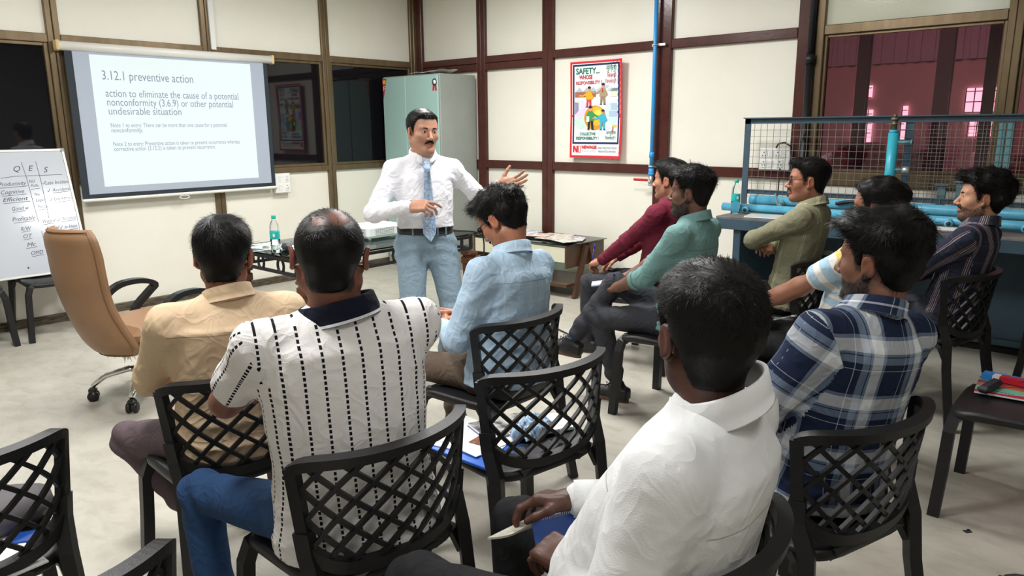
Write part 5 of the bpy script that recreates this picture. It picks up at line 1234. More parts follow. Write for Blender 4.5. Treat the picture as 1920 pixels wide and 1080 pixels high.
# ---- whole figure
def seg_uv(P, a, b, ref):
    d = b-a; L = np.linalg.norm(d); d = d/L; x = unit(ref-d*(ref@d)); y = np.cross(d, x); q = P-a; return np.arctan2(q@y, q@x), q@d
def person(key, loc, deg, label, p):
    root = empty('person', loc, R(deg)); tag(root, label, 'person'); S = p.get('scale', 1.0); seed = p.get('seed', 1)
    stand = p.get('stand', False)
    hip = V3(*p.get('hip', (0, -0.045, 0.545))); lean = p.get('lean', 5); tw = p.get('twist', 0); roll = p.get('roll', 0)
    Rt = rz3(tw)@rx3(lean)@ry3(roll); tl = (p.get('torso', 0.50)+0.012)*S; neck = hip+Rt@V3(0, 0, tl)
    ez = Rt[:, 2]; ex = Rt[:, 0]; ey = Rt[:, 1]
    shw = p.get('shw', 0.180)*S; shz = p.get('shz', -0.078)
    sh = {s: neck+Rt@V3(s*shw, p.get('shy', 0.0), shz) for s in (-1, 1)}
    hy, hp, hr = p.get('head', (0, 0, 0)); Rh = rz3(hy)@rx3(hp)@ry3(hr); hf = p.get('hfwd', 0.035)
    T = neck+rz3(tw)@rx3(lean*0.4)@V3(0, hf, p.get('nlen', 0.106))+V3(*p.get('hoff', (0, 0, 0)))
    if 'tgt' in p:
        ft, px, py = p['tgt']; ca, sa = math.cos(R(deg)), math.sin(R(deg)); Rw = np.array([[ca, -sa, 0], [sa, ca, 0], [0, 0, 1]])
        W0 = Rw@(T+Rh@V3(*ft))+V3(*loc); dv = W0-CAM; dep = dv@c_f; ux = 960+F_PX*(dv@c_r)/dep; uy = 540-F_PX*(dv@c_u)/dep
        dl = Rw.T@(((px-ux)*c_r-(py-uy)*c_u)*dep/F_PX); print('TGT', key, 'from', round(ux), round(uy), 'shift', dl.round(3)); T = T+dl
        hip = hip+V3(dl[0]*.45, dl[1]*.35, 0)
        nk2 = neck+dl*V3(.85, .85, .95); ezn = unit(nk2-hip); exn = unit(Rt[:, 0]-ezn*(Rt[:, 0]@ezn)); Rt = np.stack([exn, np.cross(ezn, exn), ezn], 1); neck = nk2; tl = np.linalg.norm(neck-hip); ez = Rt[:, 2]; ex = Rt[:, 0]; ey = Rt[:, 1]
        sh = {s: neck+Rt@V3(s*shw, p.get('shy', 0.0), shz) for s in (-1, 1)}
    arms = {}
    for s, nm in ((-1, 'L'), (1, 'R')):
        a = p[nm]; el, wr = ik(sh[s], a['wr'], p.get('ua', 0.285)*S, p.get('fa', 0.255)*S, a.get('pole', (s*0.6, -0.6, -0.5))); arms[s] = (el, wr, a)
    # ---- body (skin): head, neck, arms and hands in one mesh
    skin = np.array(p['skin']); nk = neck-ez*0.05
    Fd = Fld(p.get('hh', 0.0040))
    Fd.cone(T+Rh@V3(0, -0.030, -0.045), nk+ey*0.004, 0.054, 0.060+p.get('neckfat', 0), 0.02); head_field(Fd, T, Rh, p.get('face', {})); Fd.cone(nk-ex*.05, nk+ex*.05, .045, .045, .03)
    for s in (-1, 1):
        el, wr, a = arms[s]; fdir = unit(wr-el); hd = unit(V3(*a['dir'])) if 'dir' in a else fdir; br = 1.0 if a.get('bare') else 0.72
        Fd.cone(nk, sh[s]-ez*.012, .045, .036, .02); Fd.cone(sh[s]-ez*.012, el, .040*br, .039*br, .02); Fd.cone(el, el*.6+wr*.4, .040*br, .041*br, .02); Fd.cone(el*.6+wr*.4, wr, .040*br, .0255, .02)
        hand_field(Fd, wr, hd, a.get('dors', (0, 0, 1)), -s, **a.get('hand', {}))
    Pn, Fn = Fd.mesh(1); L = head_local(Pn, T, Rh); c = np.tile(skin, (len(Pn), 1)); hd_ = (np.linalg.norm(L-np.array((0, .01, 0)), axis=1) < .19)
    lips = np.exp(-((L[:, 0]/0.020)**4+((L[:, 2]+0.0575)/0.0085)**4))*(L[:, 1] > 0.078)*hd_; c = c*(1-lips[:, None])+np.array(p.get('lip', skin*np.array((.80, .52, .50))))*lips[:, None]
    ear = sstep(.076, .084, np.abs(L[:, 0]))*(np.abs(L[:, 1]+.01) < .03)*hd_; c = c*(1-ear[:, None]*.35)+ear[:, None]*.35*skin*np.array((1.25, .72, .62))
    bd = p.get('beard', 0.0)
    if bd:
        zz = np.interp(L[:, 1], [-.02, .0, .03, .055, .07, .12], [0.01, -.012, -.040, -.043, -.036, -.034]); m = sstep(0.004, -0.012, L[:, 2]-zz)*sstep(-.03, -.005, L[:, 1])*sstep(-.150, -.115, L[:, 2])*(1-lips)
        m = np.maximum(m, np.exp(-((L[:, 0]/.026)**4+((L[:, 2]+.0425)/.006)**4))*(L[:, 1] > .08))*hd_; c = c*(1-bd*m[:, None])+bd*m[:, None]*np.array((.012, .010, .010))
    st = p.get('hair', {}); hm = sstep(0.006, -0.006, zline(L, st)-L[:, 2])*0.75*st.get('scalp', 1.0)*hd_
    for c_, r_ in st.get('patch', []): hm = hm*(1-0.80*(1-sstep(0.6, 1.25, np.linalg.norm((L-np.array(c_))/np.array(r_), axis=1))))
    c = c*(1-hm[:, None])+hm[:, None]*np.array((.02, .016, .014)); c[~hd_] = c[~hd_]*p.get('handtone', .95)*(1+.05*Noise(seed)(Pn[~hd_], 60)[:, None])
    body = link('body', np_mesh('body', Pn, Fn, M_SKIN, col=c), root)
    # ---- hair
    hv, hfc = hair_mesh(T, Rh, st, seed); hair = link('hair', np_mesh('hair', hv, hfc, p.get('hairmat', M_HAIR)), root)
    q = lambda *a: T+Rh@V3(*a)
    if p.get('brows', True):
        k = MB()
        for s in (-1, 1): k.tube([q(s*.014, .0905, .0275), q(s*.026, .0885, .0320), q(s*.038, .0815, .0320), q(s*.047, .073, .0270)], [.0050, .0056, .0048, .0022], 6, flat=.75)
        k.build('eyebrows', M_HAIR, root)
        for s in (-1, 1):
            e = MB().lathe([(0.0001, -.0126), (.009, -.009), (.0126, 0), (.009, .009), (.0001, .0126)], 14, q(s*.031, .0725, .0105), Rh[:, 2]).build('eye', M_EYE, root)
            gz = unit(Rh@(rz3(p.get('gaze', (0, 0))[0])@rx3(p.get('gaze', (0, 0))[1])@V3(0, 1, 0))); c0 = q(s*.031, .0725, .0105); MB().lathe([(0.0001, .0016), (.004, .0012), (.0058, 0.0)], 14, c0+gz*.0114, gz).build('iris', M_IRIS, e)
    if p.get('moustache'):
        mz = p['moustache']; k = MB()
        for s in (-1, 1): k.tube([q(0, .0995, -.0405), q(s*.012, .0965, -.0425), q(s*.022, .089, -.0480), q(s*.028, .0815, -.0560)], [.0062*mz, .0068*mz, .0055*mz, .0022*mz], 8, flat=.75)
        k.build('moustache', M_HAIR, root)
    if p.get('beardhair'):
        g = np.random.default_rng(seed+3); bm = sstep(.5, .9, m)
        idx = g.choice(len(Pn), 1800, p=(bm+1e-9)/(bm+1e-9).sum()); Nn = vnormals(Pn, Fn)[idx]; pp = Pn[idx]; dn = unit(np.array((0, 0, -1.0)))+g.normal(size=pp.shape)*.3; sd = np.cross(Nn, dn); sd /= np.linalg.norm(sd, axis=1)[:, None]
        a0, a1 = pp-sd*.0009, pp+sd*.0009; tipv = pp+(Nn*.5+dn*.8)*p['beardhair']; nn_ = len(pp); i_ = np.arange(nn_)
        link('beard', np_mesh('beard', np.concatenate([a0, a1, tipv]), np.stack([i_, i_+nn_, i_+2*nn_], 1), M_HAIR), root)
    if p.get('glasses'):
        gm = M_SPEC; ge = MB()
        for s in (-1, 1):
            ge.tube([q(s*.033+.024*math.cos(a)*(1.0), .0985-.006*abs(math.cos(a))*(1 if math.cos(a)*s > 0 else 0), .010+.0175*math.sin(a)) for a in np.linspace(0, 2*math.pi, 22)[:-1]], p.get('rim', .0017), 6, closed=True)
            ge.tube([q(s*.057, .094, .017), q(s*.072, .078, .018), q(s*.0795, .0, .020), q(s*.080, -.022, .008)], [.0020, .0020, .0018, .0014], 6)
        ge.tube([q(-.010, .1, .014), q(0, .104, .016), q(.010, .1, .014)], .0016, 6); go = ge.build('spectacles', gm, root)
        for s in (-1, 1): MB().lathe([(.0001, 0), (.022, 0.0)], 18, q(s*.033, .0965, .010), Rh[:, 1]).build('lens', M_LENS, go)
        if p.get('tipcol'): MB().tube([q(-.0795, .012, .0195), q(-.0797, -.008, .019)], .0026, 6).build('temple_tip', p['tipcol'], go)
    # ---- shirt
    h = p.get('sh', 0.0085); Fs_ = Fld(h); bel = p.get('belly', 0.0); wd = p.get('wide', 1.0)*S; dp = p.get('deep', 1.0)*S
    t1 = tl; tab = [(-0.115, 0.184*wd, 0.140*dp+bel*.5, bel*.6), (-.03, .180*wd, .136*dp+bel*.8, bel*.8), (0.04, 0.170*wd, 0.124*dp+bel, bel), (0.14*S, 0.162*wd, 0.114*dp+bel*.9, bel*.9+.0), (0.27*S, 0.168*wd, 0.114*dp+bel*.4, bel*.4+.004), (0.36*S, 0.170*wd, 0.112*dp, 0.002), (t1-0.095, 0.150*wd, 0.102*dp, -0.004), (t1-0.045, 0.105*wd, 0.084, 0.0), (t1-0.005, 0.066, 0.064, 0.008)]
    Fs_.loft(hip, np.stack([ex, ey, ez], 1), tab, 0.02)
    sr = p.get('sleeve_r', 1.0)
    for s in (-1, 1):
        el, wr, a = arms[s]; Fs_.cone(neck+ex*s*0.045-ez*0.050-ey*.004, sh[s]-ez*0.002, 0.048, 0.050*S, 0.04); 
        slv = p.get('sleeve', 'long')
        if a.get('slv'): slv = a['slv']
        if slv == 'long':
            Fs_.cone(sh[s]-ez*.006, el, 0.055*sr*S, 0.049*sr, 0.045); Fs_.cone(el, wr-unit(wr-el)*0.012, 0.049*sr, 0.035*sr, 0.02)
        elif slv == 'roll': Fs_.cone(sh[s]-ez*.006, el, 0.055*sr*S, 0.050*sr, 0.045); Fs_.cone(el, el*.72+wr*.28, 0.050*sr, 0.047*sr, 0.02)
        else: Fs_.cone(sh[s]-ez*.006, sh[s]*.36+el*.64, 0.057*sr*S, 0.058*sr*S, 0.045)
    Fs_.cut(hip+Rt@V3(0, 0, p.get('hem', -0.070)), -ez)
    for s in (-1, 1):
        el, wr, a = arms[s]; slv = a.get('slv', p.get('sleeve', 'long'))
        if slv == 'short': pass
    P, Fc = Fs_.mesh(2); N = vnormals(P, Fc); cen = P[Fc].mean(1)
    # which limb each face belongs to
    def seg_d(Q, a, b):
        t = np.clip(((Q-a)@(b-a))/((b-a)@(b-a)), 0, 1); return np.linalg.norm(Q-a-t[:, None]*(b-a), axis=1)
    lx = (cen-hip)@ex; ly = (cen-hip)@ey; lz = (cen-hip)@ez
    fnm0 = N[Fc].mean(1); lab = np.zeros(len(Fc), int); inarm = p.get('armhole', 0.035)
    for s in (-1, 1):
        el, wr, a = arms[s]; d1 = seg_d(cen, sh[s], el); d2 = seg_d(cen, el, wr); dmin = np.minimum(d1, d2)
        u_ = unit(el-sh[s]); al = (cen-sh[s])@u_; outw = (cen-sh[s])@(ex*s)
        npl = unit(ex*s*0.75+u_*0.65); arm = (dmin < 0.085*max(sr, 1)) & ((((cen-sh[s])@npl > 0.004) & ((outw > -0.03) | (d1 < 0.062*sr))) | ((d2 < 0.060*sr) & (d2 < d1)))
        # forearm faces lying across the trunk still count as sleeve
        lab[arm & (d1 <= d2)] = 1 if s < 0 else 3; lab[arm & (d2 < d1)] = (2 if s < 0 else 4) if a.get('slv', p.get('sleeve', 'long')) == 'long' else (1 if s < 0 else 3)
    fnm = N[Fc].mean(1); Lp = P[Fc].reshape(-1, 3); fr_ = np.repeat(lab, 4); uv = np.zeros((len(Lp), 2))
    qx = (Lp-hip)@ex; qy = (Lp-hip)@ey; qz = (Lp-hip)@ez; fx_ = np.repeat(fnm@ex, 4); fy_ = np.repeat(fnm@ey, 4); fz_ = np.repeat(fnm@ez, 4)
    su = np.where(np.abs(fx_) > 0.78, np.sign(fx_)*(0.165+(-1)*(0)+(qy+0.06)), qx); 
    uv[:, 0] = su; uv[:, 1] = np.where(fz_ > 0.75, qz+(-qy)*0.6, qz)
    for s in (-1, 1):
        el, wr, a = arms[s]; ref = V3(0, 0, -1) if abs(unit(el-sh[s])[2]) < .9 else V3(0, 1, 0)
        refu = -ex*s; an, al = seg_uv(Lp, sh[s], el, refu); mk = fr_ == (1 if s < 0 else 3); uv[mk, 0] = an[mk]*0.055; uv[mk, 1] = al[mk]+12.0
        refd = unit(np.cross(np.cross(el-sh[s], wr-el)+1e-6, wr-el)); an2, al2 = seg_uv(Lp, el, wr, refu); mk = fr_ == (2 if s < 0 else 4); uv[mk, 0] = an2[mk]*0.050; uv[mk, 1] = al2[mk]+np.linalg.norm(el-sh[s])+12.0
    # fix wraps of the angle inside one face
    U4 = uv[:, 0].reshape(-1, 4); per = np.where(np.isin(lab, (1, 3)), 0.055, 0.050)*2*math.pi; mx_ = U4.max(1)
    U4 = np.where((lab > 0)[:, None] & (mx_[:, None]-U4 > per[:, None]/2), U4+per[:, None], U4); uv[:, 0] = U4.ravel()
    # cloth folds
    fa = p.get('fold', 1.0)*0.62; nz = Noise(seed+20); disp = np.zeros(len(P)); X_ = (P-hip)@ex; Y_ = (P-hip)@ey; Z_ = (P-hip)@ez
    rdg = lambda x: (1-np.abs(np.sin(x)))**1.6-0.35
    n1 = nz(P, 9); n2 = Noise(seed+31)(P, 15); wz = np.exp(-((Z_-0.02)/0.11)**2)
    disp += 0.0095*fa*wz*rdg(Z_*46+n1*2.6+X_*5+n2)
    disp += 0.0050*fa*rdg((Z_*0.8+np.abs(X_)*1.0)*34+n1*2.6+n2)*sstep(.08, .22, Z_)*sstep(.02, .12, np.abs(X_))
    disp += 0.0048*fa*rdg(X_*30+Z_*12+n1*2.2)*sstep(.16, .30, Z_)*(1-sstep(.40, .48, Z_))*.7
    disp += 0.0030*fa*nz(P, 24)
    for s in (-1, 1):
        el, wr, a = arms[s]; d1 = np.linalg.norm(P-el, axis=1); al = (P-el)@unit(wr-sh[s]); we = np.exp(-(d1/0.10)**2); disp += 0.0095*fa*we*rdg(al*72+n1*2.2)
        dsh = np.linalg.norm(P-sh[s]+ez*0.07, axis=1); disp += 0.0075*fa*np.exp(-(dsh/0.09)**2)*rdg((P@unit(ez+ex*s*.8))*55+n1*1.8)
        ua = (P-sh[s])@unit(el-sh[s]); du = np.linalg.norm(P-sh[s]-np.outer(ua, unit(el-sh[s])), axis=1); disp += 0.0045*fa*(du < .09)*sstep(.02, .09, ua)*sstep(.30, .2, ua)*rdg(ua*22+np.arctan2((P-sh[s])@ey, (P-sh[s])@ex)*1.5+n1*2)
        dw = np.linalg.norm(P-wr, axis=1); disp += 0.0050*fa*np.exp(-((dw-.07)/0.06)**2)*rdg(dw*80+n1*2)
    isarm = np.zeros(len(P), bool); istor = np.zeros(len(P), bool)
    for i in range(4): isarm[Fc[lab > 0, i]] = True; istor[Fc[lab == 0, i]] = True
    for s in (-1, 1):
        el, wr, a = arms[s]; npl = unit(ex*s*0.75+unit(el-sh[s])*0.65); dl_ = (P-sh[s])@npl-0.004; bd_ = isarm & istor & (np.abs(dl_) < 0.011) & (np.linalg.norm(P-sh[s], axis=1) < .12); P = P-np.outer(np.where(bd_, dl_, 0), npl)
    vl = np.zeros(len(P)); 
    for i in range(4): vl[Fc[:, i]] = np.maximum(vl[Fc[:, i]], lab > 0)
    disp += vl*p.get('seam', 0.0022)
    P = P+N*disp[:, None]
    shirt = link('shirt', np_mesh('shirt', P, Fc, p['shirt'], uv=uv), root)
    if p.get('collar', True):
        frn = np.stack([ex, ey, ez], 1); na = unit(T+Rh@V3(0, -.03, -.05)-nk); frc = frame_to(na, ey); frc = np.stack([np.cross(ey-na*(ey@na), na)/np.linalg.norm(np.cross(ey-na*(ey@na), na)), unit(ey-na*(ey@na)), na], 1)
        co = p.get('collar_opt', {}); cv, cf, cu = collar_mesh(neck+ez*p.get('colz', -0.004)+ey*0.004, frc, co.pop('rx', .068), co.pop('ry', .070), **co); link('collar', np_mesh('collar', cv, cf, p.get('collarmat', p['shirt']), uv=cu), shirt)
    for s in (-1, 1):
        el, wr, a = arms[s]; slv = a.get('slv', p.get('sleeve', 'long'))
        if slv == 'short' or a.get('skip'): continue
        u_ = unit(wr-el)
        if slv == 'long': c0, c1, r0, r1 = wr-u_*0.060, wr+u_*0.006, 0.039*sr, 0.0365*sr
        else: c0, c1, r0, r1 = el*.78+wr*.22, el*.66+wr*.34, 0.055*sr, 0.052*sr
        fr2 = frame_to(u_); n = 24; V = []; Fq = []
        prof = [(r0-.004, 0), (r0, 0.0), (r1, 1.0), (r1-.004, 1.0), (r1-.006, .8)]
        for rr, t in prof:
            for i in range(n):
                an = 2*math.pi*i/n; V.append(c0*(1-t)+c1*t+fr2@V3(rr*math.cos(an), rr*math.sin(an), 0))
        for j in range(len(prof)-1):
            for i in range(n): Fq.append((j*n+i, j*n+(i+1) % n, (j+1)*n+(i+1) % n, (j+1)*n+i))
        uvq = np.array([[(ii/n*0.24, prof[jj][1]*.06) for jj, ii in ((j, i), (j, i+1), (j+1, i+1), (j+1, i))] for j in range(len(prof)-1) for i in range(n)]).reshape(-1, 2)
        link('cuff', np_mesh('cuff', np.array(V), np.array(Fq), p['shirt'], uv=uvq), shirt)
    # ---- trousers
    Ft = Fld(p.get('th', 0.0105)); hw = 0.088*wd
    Ft.loft(hip, np.stack([rz3(tw*.3)[:, 0], rz3(tw*.3)[:, 1], V3(0, 0, 1)], 1), [(-0.095, 0.145*wd, 0.095, 0), (-0.03, 0.160*wd, 0.112*dp, 0.0), (0.05, 0.154*wd, 0.108*dp, 0.0), (p.get('rise', 0.07), 0.148*wd, 0.102*dp, 0.0)], 0.03)
    leg = {}
    for s, nm in ((-1, 'LL'), (1, 'RL')):
        a = p.get(nm, {}); hj = hip+V3(s*hw, 0.02, -0.03); an = V3(*a.get('an', (s*0.13, 0.36, 0.085))); lg = p.get('legs', S); kn, an = ik(hj, an, 0.425*lg, 0.405*lg, a.get('pole', (s*.15, 1, 1))); leg[s] = (hj, kn, an, a)
        tr = p.get('tr', 1.0); Ft.cone(hj, kn, 0.084*tr*S, 0.060*tr, 0.05); Ft.cone(kn, an+unit(kn-an)*p.get('hemup', 0.02), 0.060*tr, p.get('hemr', 0.052), 0.02)
    P, Fc = Ft.mesh(2); N = vnormals(P, Fc); n1 = nz(P, 11); disp = 0.003*nz(P, 24)
    for s in (-1, 1):
        hj, kn, an, a = leg[s]; d1 = np.linalg.norm(P-kn, axis=1); al = (P-kn)@unit(an-hj); disp += 0.006*np.exp(-(d1/.10)**2)*np.sin(al*100+n1*2.5); d2 = np.linalg.norm(P-hj, axis=1); disp += .005*np.exp(-(d2/.13)**2)*np.sin((P@unit(kn-hj))*80+n1*3)
        d3 = np.linalg.norm(P-an, axis=1); disp += .005*np.exp(-((d3-.09)/.09)**2)*np.sin((P@unit(an-kn))*75+n1*2)
    P = P+N*disp[:, None]; uv = np.stack([P[Fc].reshape(-1, 3)[:, 0], P[Fc].reshape(-1, 3)[:, 2]+P[Fc].reshape(-1, 3)[:, 1]], 1)
    link('trousers', np_mesh('trousers', P, Fc, p['trousers'], uv=uv), root)
    # ---- shoes
    if p.get('shoes', True):
        for s in (-1, 1):
            hj, kn, an, a = leg[s]; fd = unit(V3(*a.get('foot', (s*0.15, 1, -0.02)))); shin = unit(kn-an); up = unit(V3(*a.get('up', (0, 0, 1)))-fd*(np.array(a.get('up', (0, 0, 1)))@fd)); x = np.cross(fd, up); Fm = np.stack([x, fd, up], 1)
            base = an-up*0.085; q2 = lambda *v: base+Fm@V3(*v); Fo = Fld(0.006)
            Fo.rbox(q2(0, -0.02, 0.045), (0.020, 0.035, 0.020), 0.016, Fm, 0.02); Fo.ell(q2(0, 0.06, 0.045), (0.040, 0.085, 0.034), Fm, 0.03); Fo.ell(q2(0, 0.135, 0.034), (0.043, 0.058, 0.026), Fm, 0.03); Fo.cone(q2(0, -.005, .05), q2(0, .0, .105), .034, .036, .03); Fo.cut(q2(0, 0, 0.018), -up); Fo.cut(q2(0, 0, .112), up)
            Pq, Fq = Fo.mesh(1); so = link('shoe', np_mesh('shoe', Pq, Fq, p.get('shoe', M_SHOE)), root)
            pts = [(0.034*math.copysign(abs(math.cos(t))**.8, math.cos(t))*(1.15 if math.sin(t) > 0 else .95), .065+.135*math.sin(t)) for t in np.linspace(0, 2*math.pi, 28)[:-1]]
            MB().prism(pts, 0.0, 0.024, Fm, base).build('sole', p.get('sole', M_SOLE), so)
            if p.get('laces'):
                k = MB()
                for j in range(4): k.tube([q2(-.02, .045+j*.02, .083-j*.008), q2(0, .05+j*.02, .088-j*.008), q2(.02, .045+j*.02, .083-j*.008)], .003, 5)
                for sg in (-1, 1): k.tube([q2(0, .05, .09), q2(sg*.02, .06, .105), q2(sg*.035, .05, .095), q2(0, .05, .09)], .0022, 5)
                k.build('laces', M_STK, so)
            MB().tube([an+shin*0.0-up*.0, an+shin*0.075], [.034, .038], 14).build('sock', p.get('sock', M_SOCK), root)
    return dict(root=root, T=T, Rh=Rh, neck=neck, hip=hip, Rt=Rt, arms=arms, sh=sh, leg=leg, ex=ex, ey=ey, ez=ez, shirt=shirt, body=body)
M_SHOE = mat('black_shoe', (0.012, 0.012, 0.013), 0.5, bump=(200, .1)); M_SOLE = mat('grey_sole', (0.05, 0.045, 0.04), 0.6); M_SOCK = mat('dark_sock', (0.02, 0.025, 0.04), 0.9)
# ---------------------------------------------------------------- clothing materials
def plain(c, c2=None, sc=3.0):
    def b(nt, u, v): return c
    return b
def m_polo(nt, u, v):
    s = N_math(nt, 'LESS_THAN', N_math(nt, 'ABSOLUTE', N_math(nt, 'SUBTRACT', fract(nt, u, 0.0455), 0.5)), 0.072)
    d = N_math(nt, 'LESS_THAN', fract(nt, v, 0.0135), 0.66); f = N_math(nt, 'MULTIPLY', s, d)
    return N_mix(nt, srgb(232, 229, 228), srgb(14, 16, 26), f)
W_, NV, SL, DK = srgb(228, 232, 238), srgb(24, 36, 62), srgb(128, 144, 168), srgb(16, 24, 44)
def m_plaid(nt, u, v):
    st = [(0, NV), (0.34, srgb(200, 206, 216)), (0.355, NV), (0.46, SL), (0.58, DK), (0.595, SL), (0.64, W_), (0.84, SL), (0.90, DK), (0.915, NV)]
    a = N_ramp(nt, fract(nt, u, 0.155, .2), st); b = N_ramp(nt, fract(nt, v, 0.155, .1), st); return N_mix(nt, a, b, 0.5)
def m_dplaid(nt, u, v):
    nv, ch = srgb(40, 44, 62), srgb(52, 50, 56); wl, pk = srgb(196, 190, 196), srgb(206, 140, 138)
    st = [(0, nv), (0.30, pk), (0.325, ch), (0.38, wl), (0.42, nv), (0.47, wl), (0.50, nv), (0.56, wl), (0.60, ch), (0.66, pk), (0.685, nv)]
    s2 = [(0, nv), (0.4, ch), (0.55, srgb(66, 80, 108)), (0.60, nv), (0.8, srgb(70, 66, 70)), (0.84, nv)]
    a = N_ramp(nt, fract(nt, u, 0.095, .3), st); b = N_ramp(nt, fract(nt, v, 0.085), s2); return N_mix(nt, a, b, 0.40)
def m_olive(nt, u, v):
    o1, o2 = srgb(128, 126, 102), srgb(178, 174, 150)
    a = N_ramp(nt, fract(nt, u, 0.105, .2), [(0, o1), (0.42, o2), (0.45, o1), (0.50, o2), (0.54, o1)]); b = N_ramp(nt, fract(nt, v, 0.14), [(0, o1), (0.7, srgb(146, 144, 120)), (0.74, o1)]); return N_mix(nt, a, b, 0.35)
def m_lblue(nt, u, v):
    a = N_ramp(nt, fract(nt, u, 0.060), [(0, srgb(172, 198, 220)), (0.55, srgb(182, 206, 226)), (0.62, srgb(204, 220, 234)), (0.68, srgb(178, 203, 224))]); b = N_ramp(nt, fract(nt, v, 0.060), [(0, srgb(174, 200, 222)), (0.6, srgb(196, 214, 230)), (0.7, srgb(174, 200, 222))]); return N_mix(nt, a, b, 0.4)
def m_tee(nt, u, v):
    lb, wh, ye = srgb(168, 196, 214), srgb(224, 220, 212), srgb(226, 196, 120)
    return N_ramp(nt, fract(nt, v, 0.24, 0.0), [(0, wh), (0.14, ye), (.26, wh), (.40, lb), (.60, wh), (.72, lb), (.86, wh), (.93, lb)])
def m_tee_s(nt, u, v): return m_tee(nt, u, v)
C_BEIGE = cloth('beige_shirt', plain(srgb(208, 182, 150)), 0.7, folds=0.2, yoke=.345)
C_POLO = cloth('striped_polo', m_polo, 0.9, 380, 0.6, folds=0.25); C_NAVYRIB = cloth('navy_rib', lambda nt, u, v: N_ramp(nt, fract(nt, v, 0.088), [(0, srgb(16, 20, 36)), (0.515, srgb(220, 220, 224)), (0.545, srgb(16, 20, 36)), (0.60, srgb(220, 220, 224)), (0.64, srgb(16, 20, 36))]), 0.9, 500, .4)
C_LBLUE = cloth('light_blue_shirt', m_lblue, 0.85, 500, .35, yoke=.36); C_MAROON = cloth('maroon_shirt', plain(srgb(104, 28, 48)), 0.75); C_TEAL = cloth('teal_shirt', plain(srgb(110, 146, 143)), 0.8, folds=.2, yoke=.37)
C_OLIVE = cloth('olive_shirt', m_olive, 0.85); C_TEE = cloth('striped_tee', m_tee, 0.9, 600, .3); C_DPLAID = cloth('dark_plaid_shirt', m_dplaid, 0.85); C_PLAID = cloth('plaid_shirt', m_plaid, 0.85)
C_WHITE = cloth('white_linen_shirt', plain(srgb(226, 227, 228)), 0.8, 420, .4, folds=.12, yoke=.33); C_PWHITE = cloth('white_cotton_shirt', plain(srgb(232, 232, 238)), 0.8, folds=.25)
C_JEANS = cloth('blue_jeans', plain(srgb(38, 66, 104)), 0.85, 900, .5); C_BLACKT = cloth('black_trousers', plain(srgb(26, 26, 29)), 0.85); C_GREYT = cloth('charcoal_trousers', plain(srgb(52, 53, 58)), 0.85)
C_BROWNT = cloth('brown_trousers', plain(srgb(104, 90, 78)), 0.85); C_PLUM = cloth('plum_trousers', plain(srgb(92, 78, 84)), 0.85); C_STEEL = cloth('steel_blue_trousers', plain(srgb(126, 146, 160)), 0.8, folds=.2)
def sk(r, g, b): return srgb(r, g, b)
HS = dict(top=0.022, side=0.008, lump=0.003, strands=3000, len=0.026)
PPL = {}
def seated(key, label, **p):
    x, y, d = SEATS[key]; PPL[key] = person(key, (x, y, 0), d, label, p)

seated('polo', 'man seen from behind in a white polo with dashed black stripes, balding crown', tgt=((0,-.01,0),618,487), scale=1.05, torso=0.545, lean=2, twist=-20, head=(-33, -2, 3), hfwd=0.025, seed=11, wide=1.16, deep=1.12, shw=0.185, sh=0.0075, hh=0.0040,
       skin=sk(122, 78, 62), handtone=1, neckfat=.010, face=dict(fat=.006, ear=.010), brows=False, sleeve='short', shirt=C_POLO, collarmat=C_NAVYRIB, trousers=C_JEANS, fold=.8, hem=-0.085, colz=-.006, collar_opt=dict(rx=.088, ry=.084, hb=.030, hf=.02, fall=.050, tip=.01),
       L=dict(wr=(0.03, 0.33, 0.84), pole=(-.5, .4, -.6), bare=1), R=dict(wr=(0.02, 0.33, 0.78), pole=(.5, .4, -.7), bare=1), LL=dict(an=(-0.27, 0.30, 0.085)), RL=dict(an=(0.20, 0.32, 0.085)),
       tr=.92, hair=dict(top=0.0036, side=0.009, back=0.002, lump=0.0012, strands=4600, len=0.020, lift=.22, mess=.5, curl=.002, nape=-.07, front=.06, scalp=1.28, bald=[((0, -0.05, 0.135), (0.062, 0.070, 0.055))], crown_strands=2600, patch=[((-0.034, -0.080, 0.092), (0.027, 0.034, 0.026)), ((0.030, -0.064, 0.108), (0.034, 0.036, 0.028))]))
seated('beige', 'man seen from behind in a plain beige shirt with folded arms', tgt=((0,-.01,0),418,485), lean=0, twist=-12, head=(-30, -4, 2), seed=12, wide=1.10, deep=1.08, skin=sk(140, 88, 64), face=dict(ear=.004), brows=False, shirt=C_BEIGE, trousers=C_PLUM, sh=0.008, sleeve_r=1.08, torso=.50,
       L=dict(wr=(0.06, 0.19, 0.74), pole=(-1, .2, -.6)), R=dict(wr=(-0.03, 0.13, 0.70), pole=(1, .3, -.6)), LL=dict(an=(-0.10, 0.05, 0.205), pole=(-.35, 1, .35), foot=(.08, .30, -.95), up=(0, .95, .30)), hair=dict(HS, top=.018, side=.010, back=.004, nape=-.066, strands=4200, len=.034, lift=.15, crown=(-.01, -.035, .125), comb=(0.1, .3, 0)))
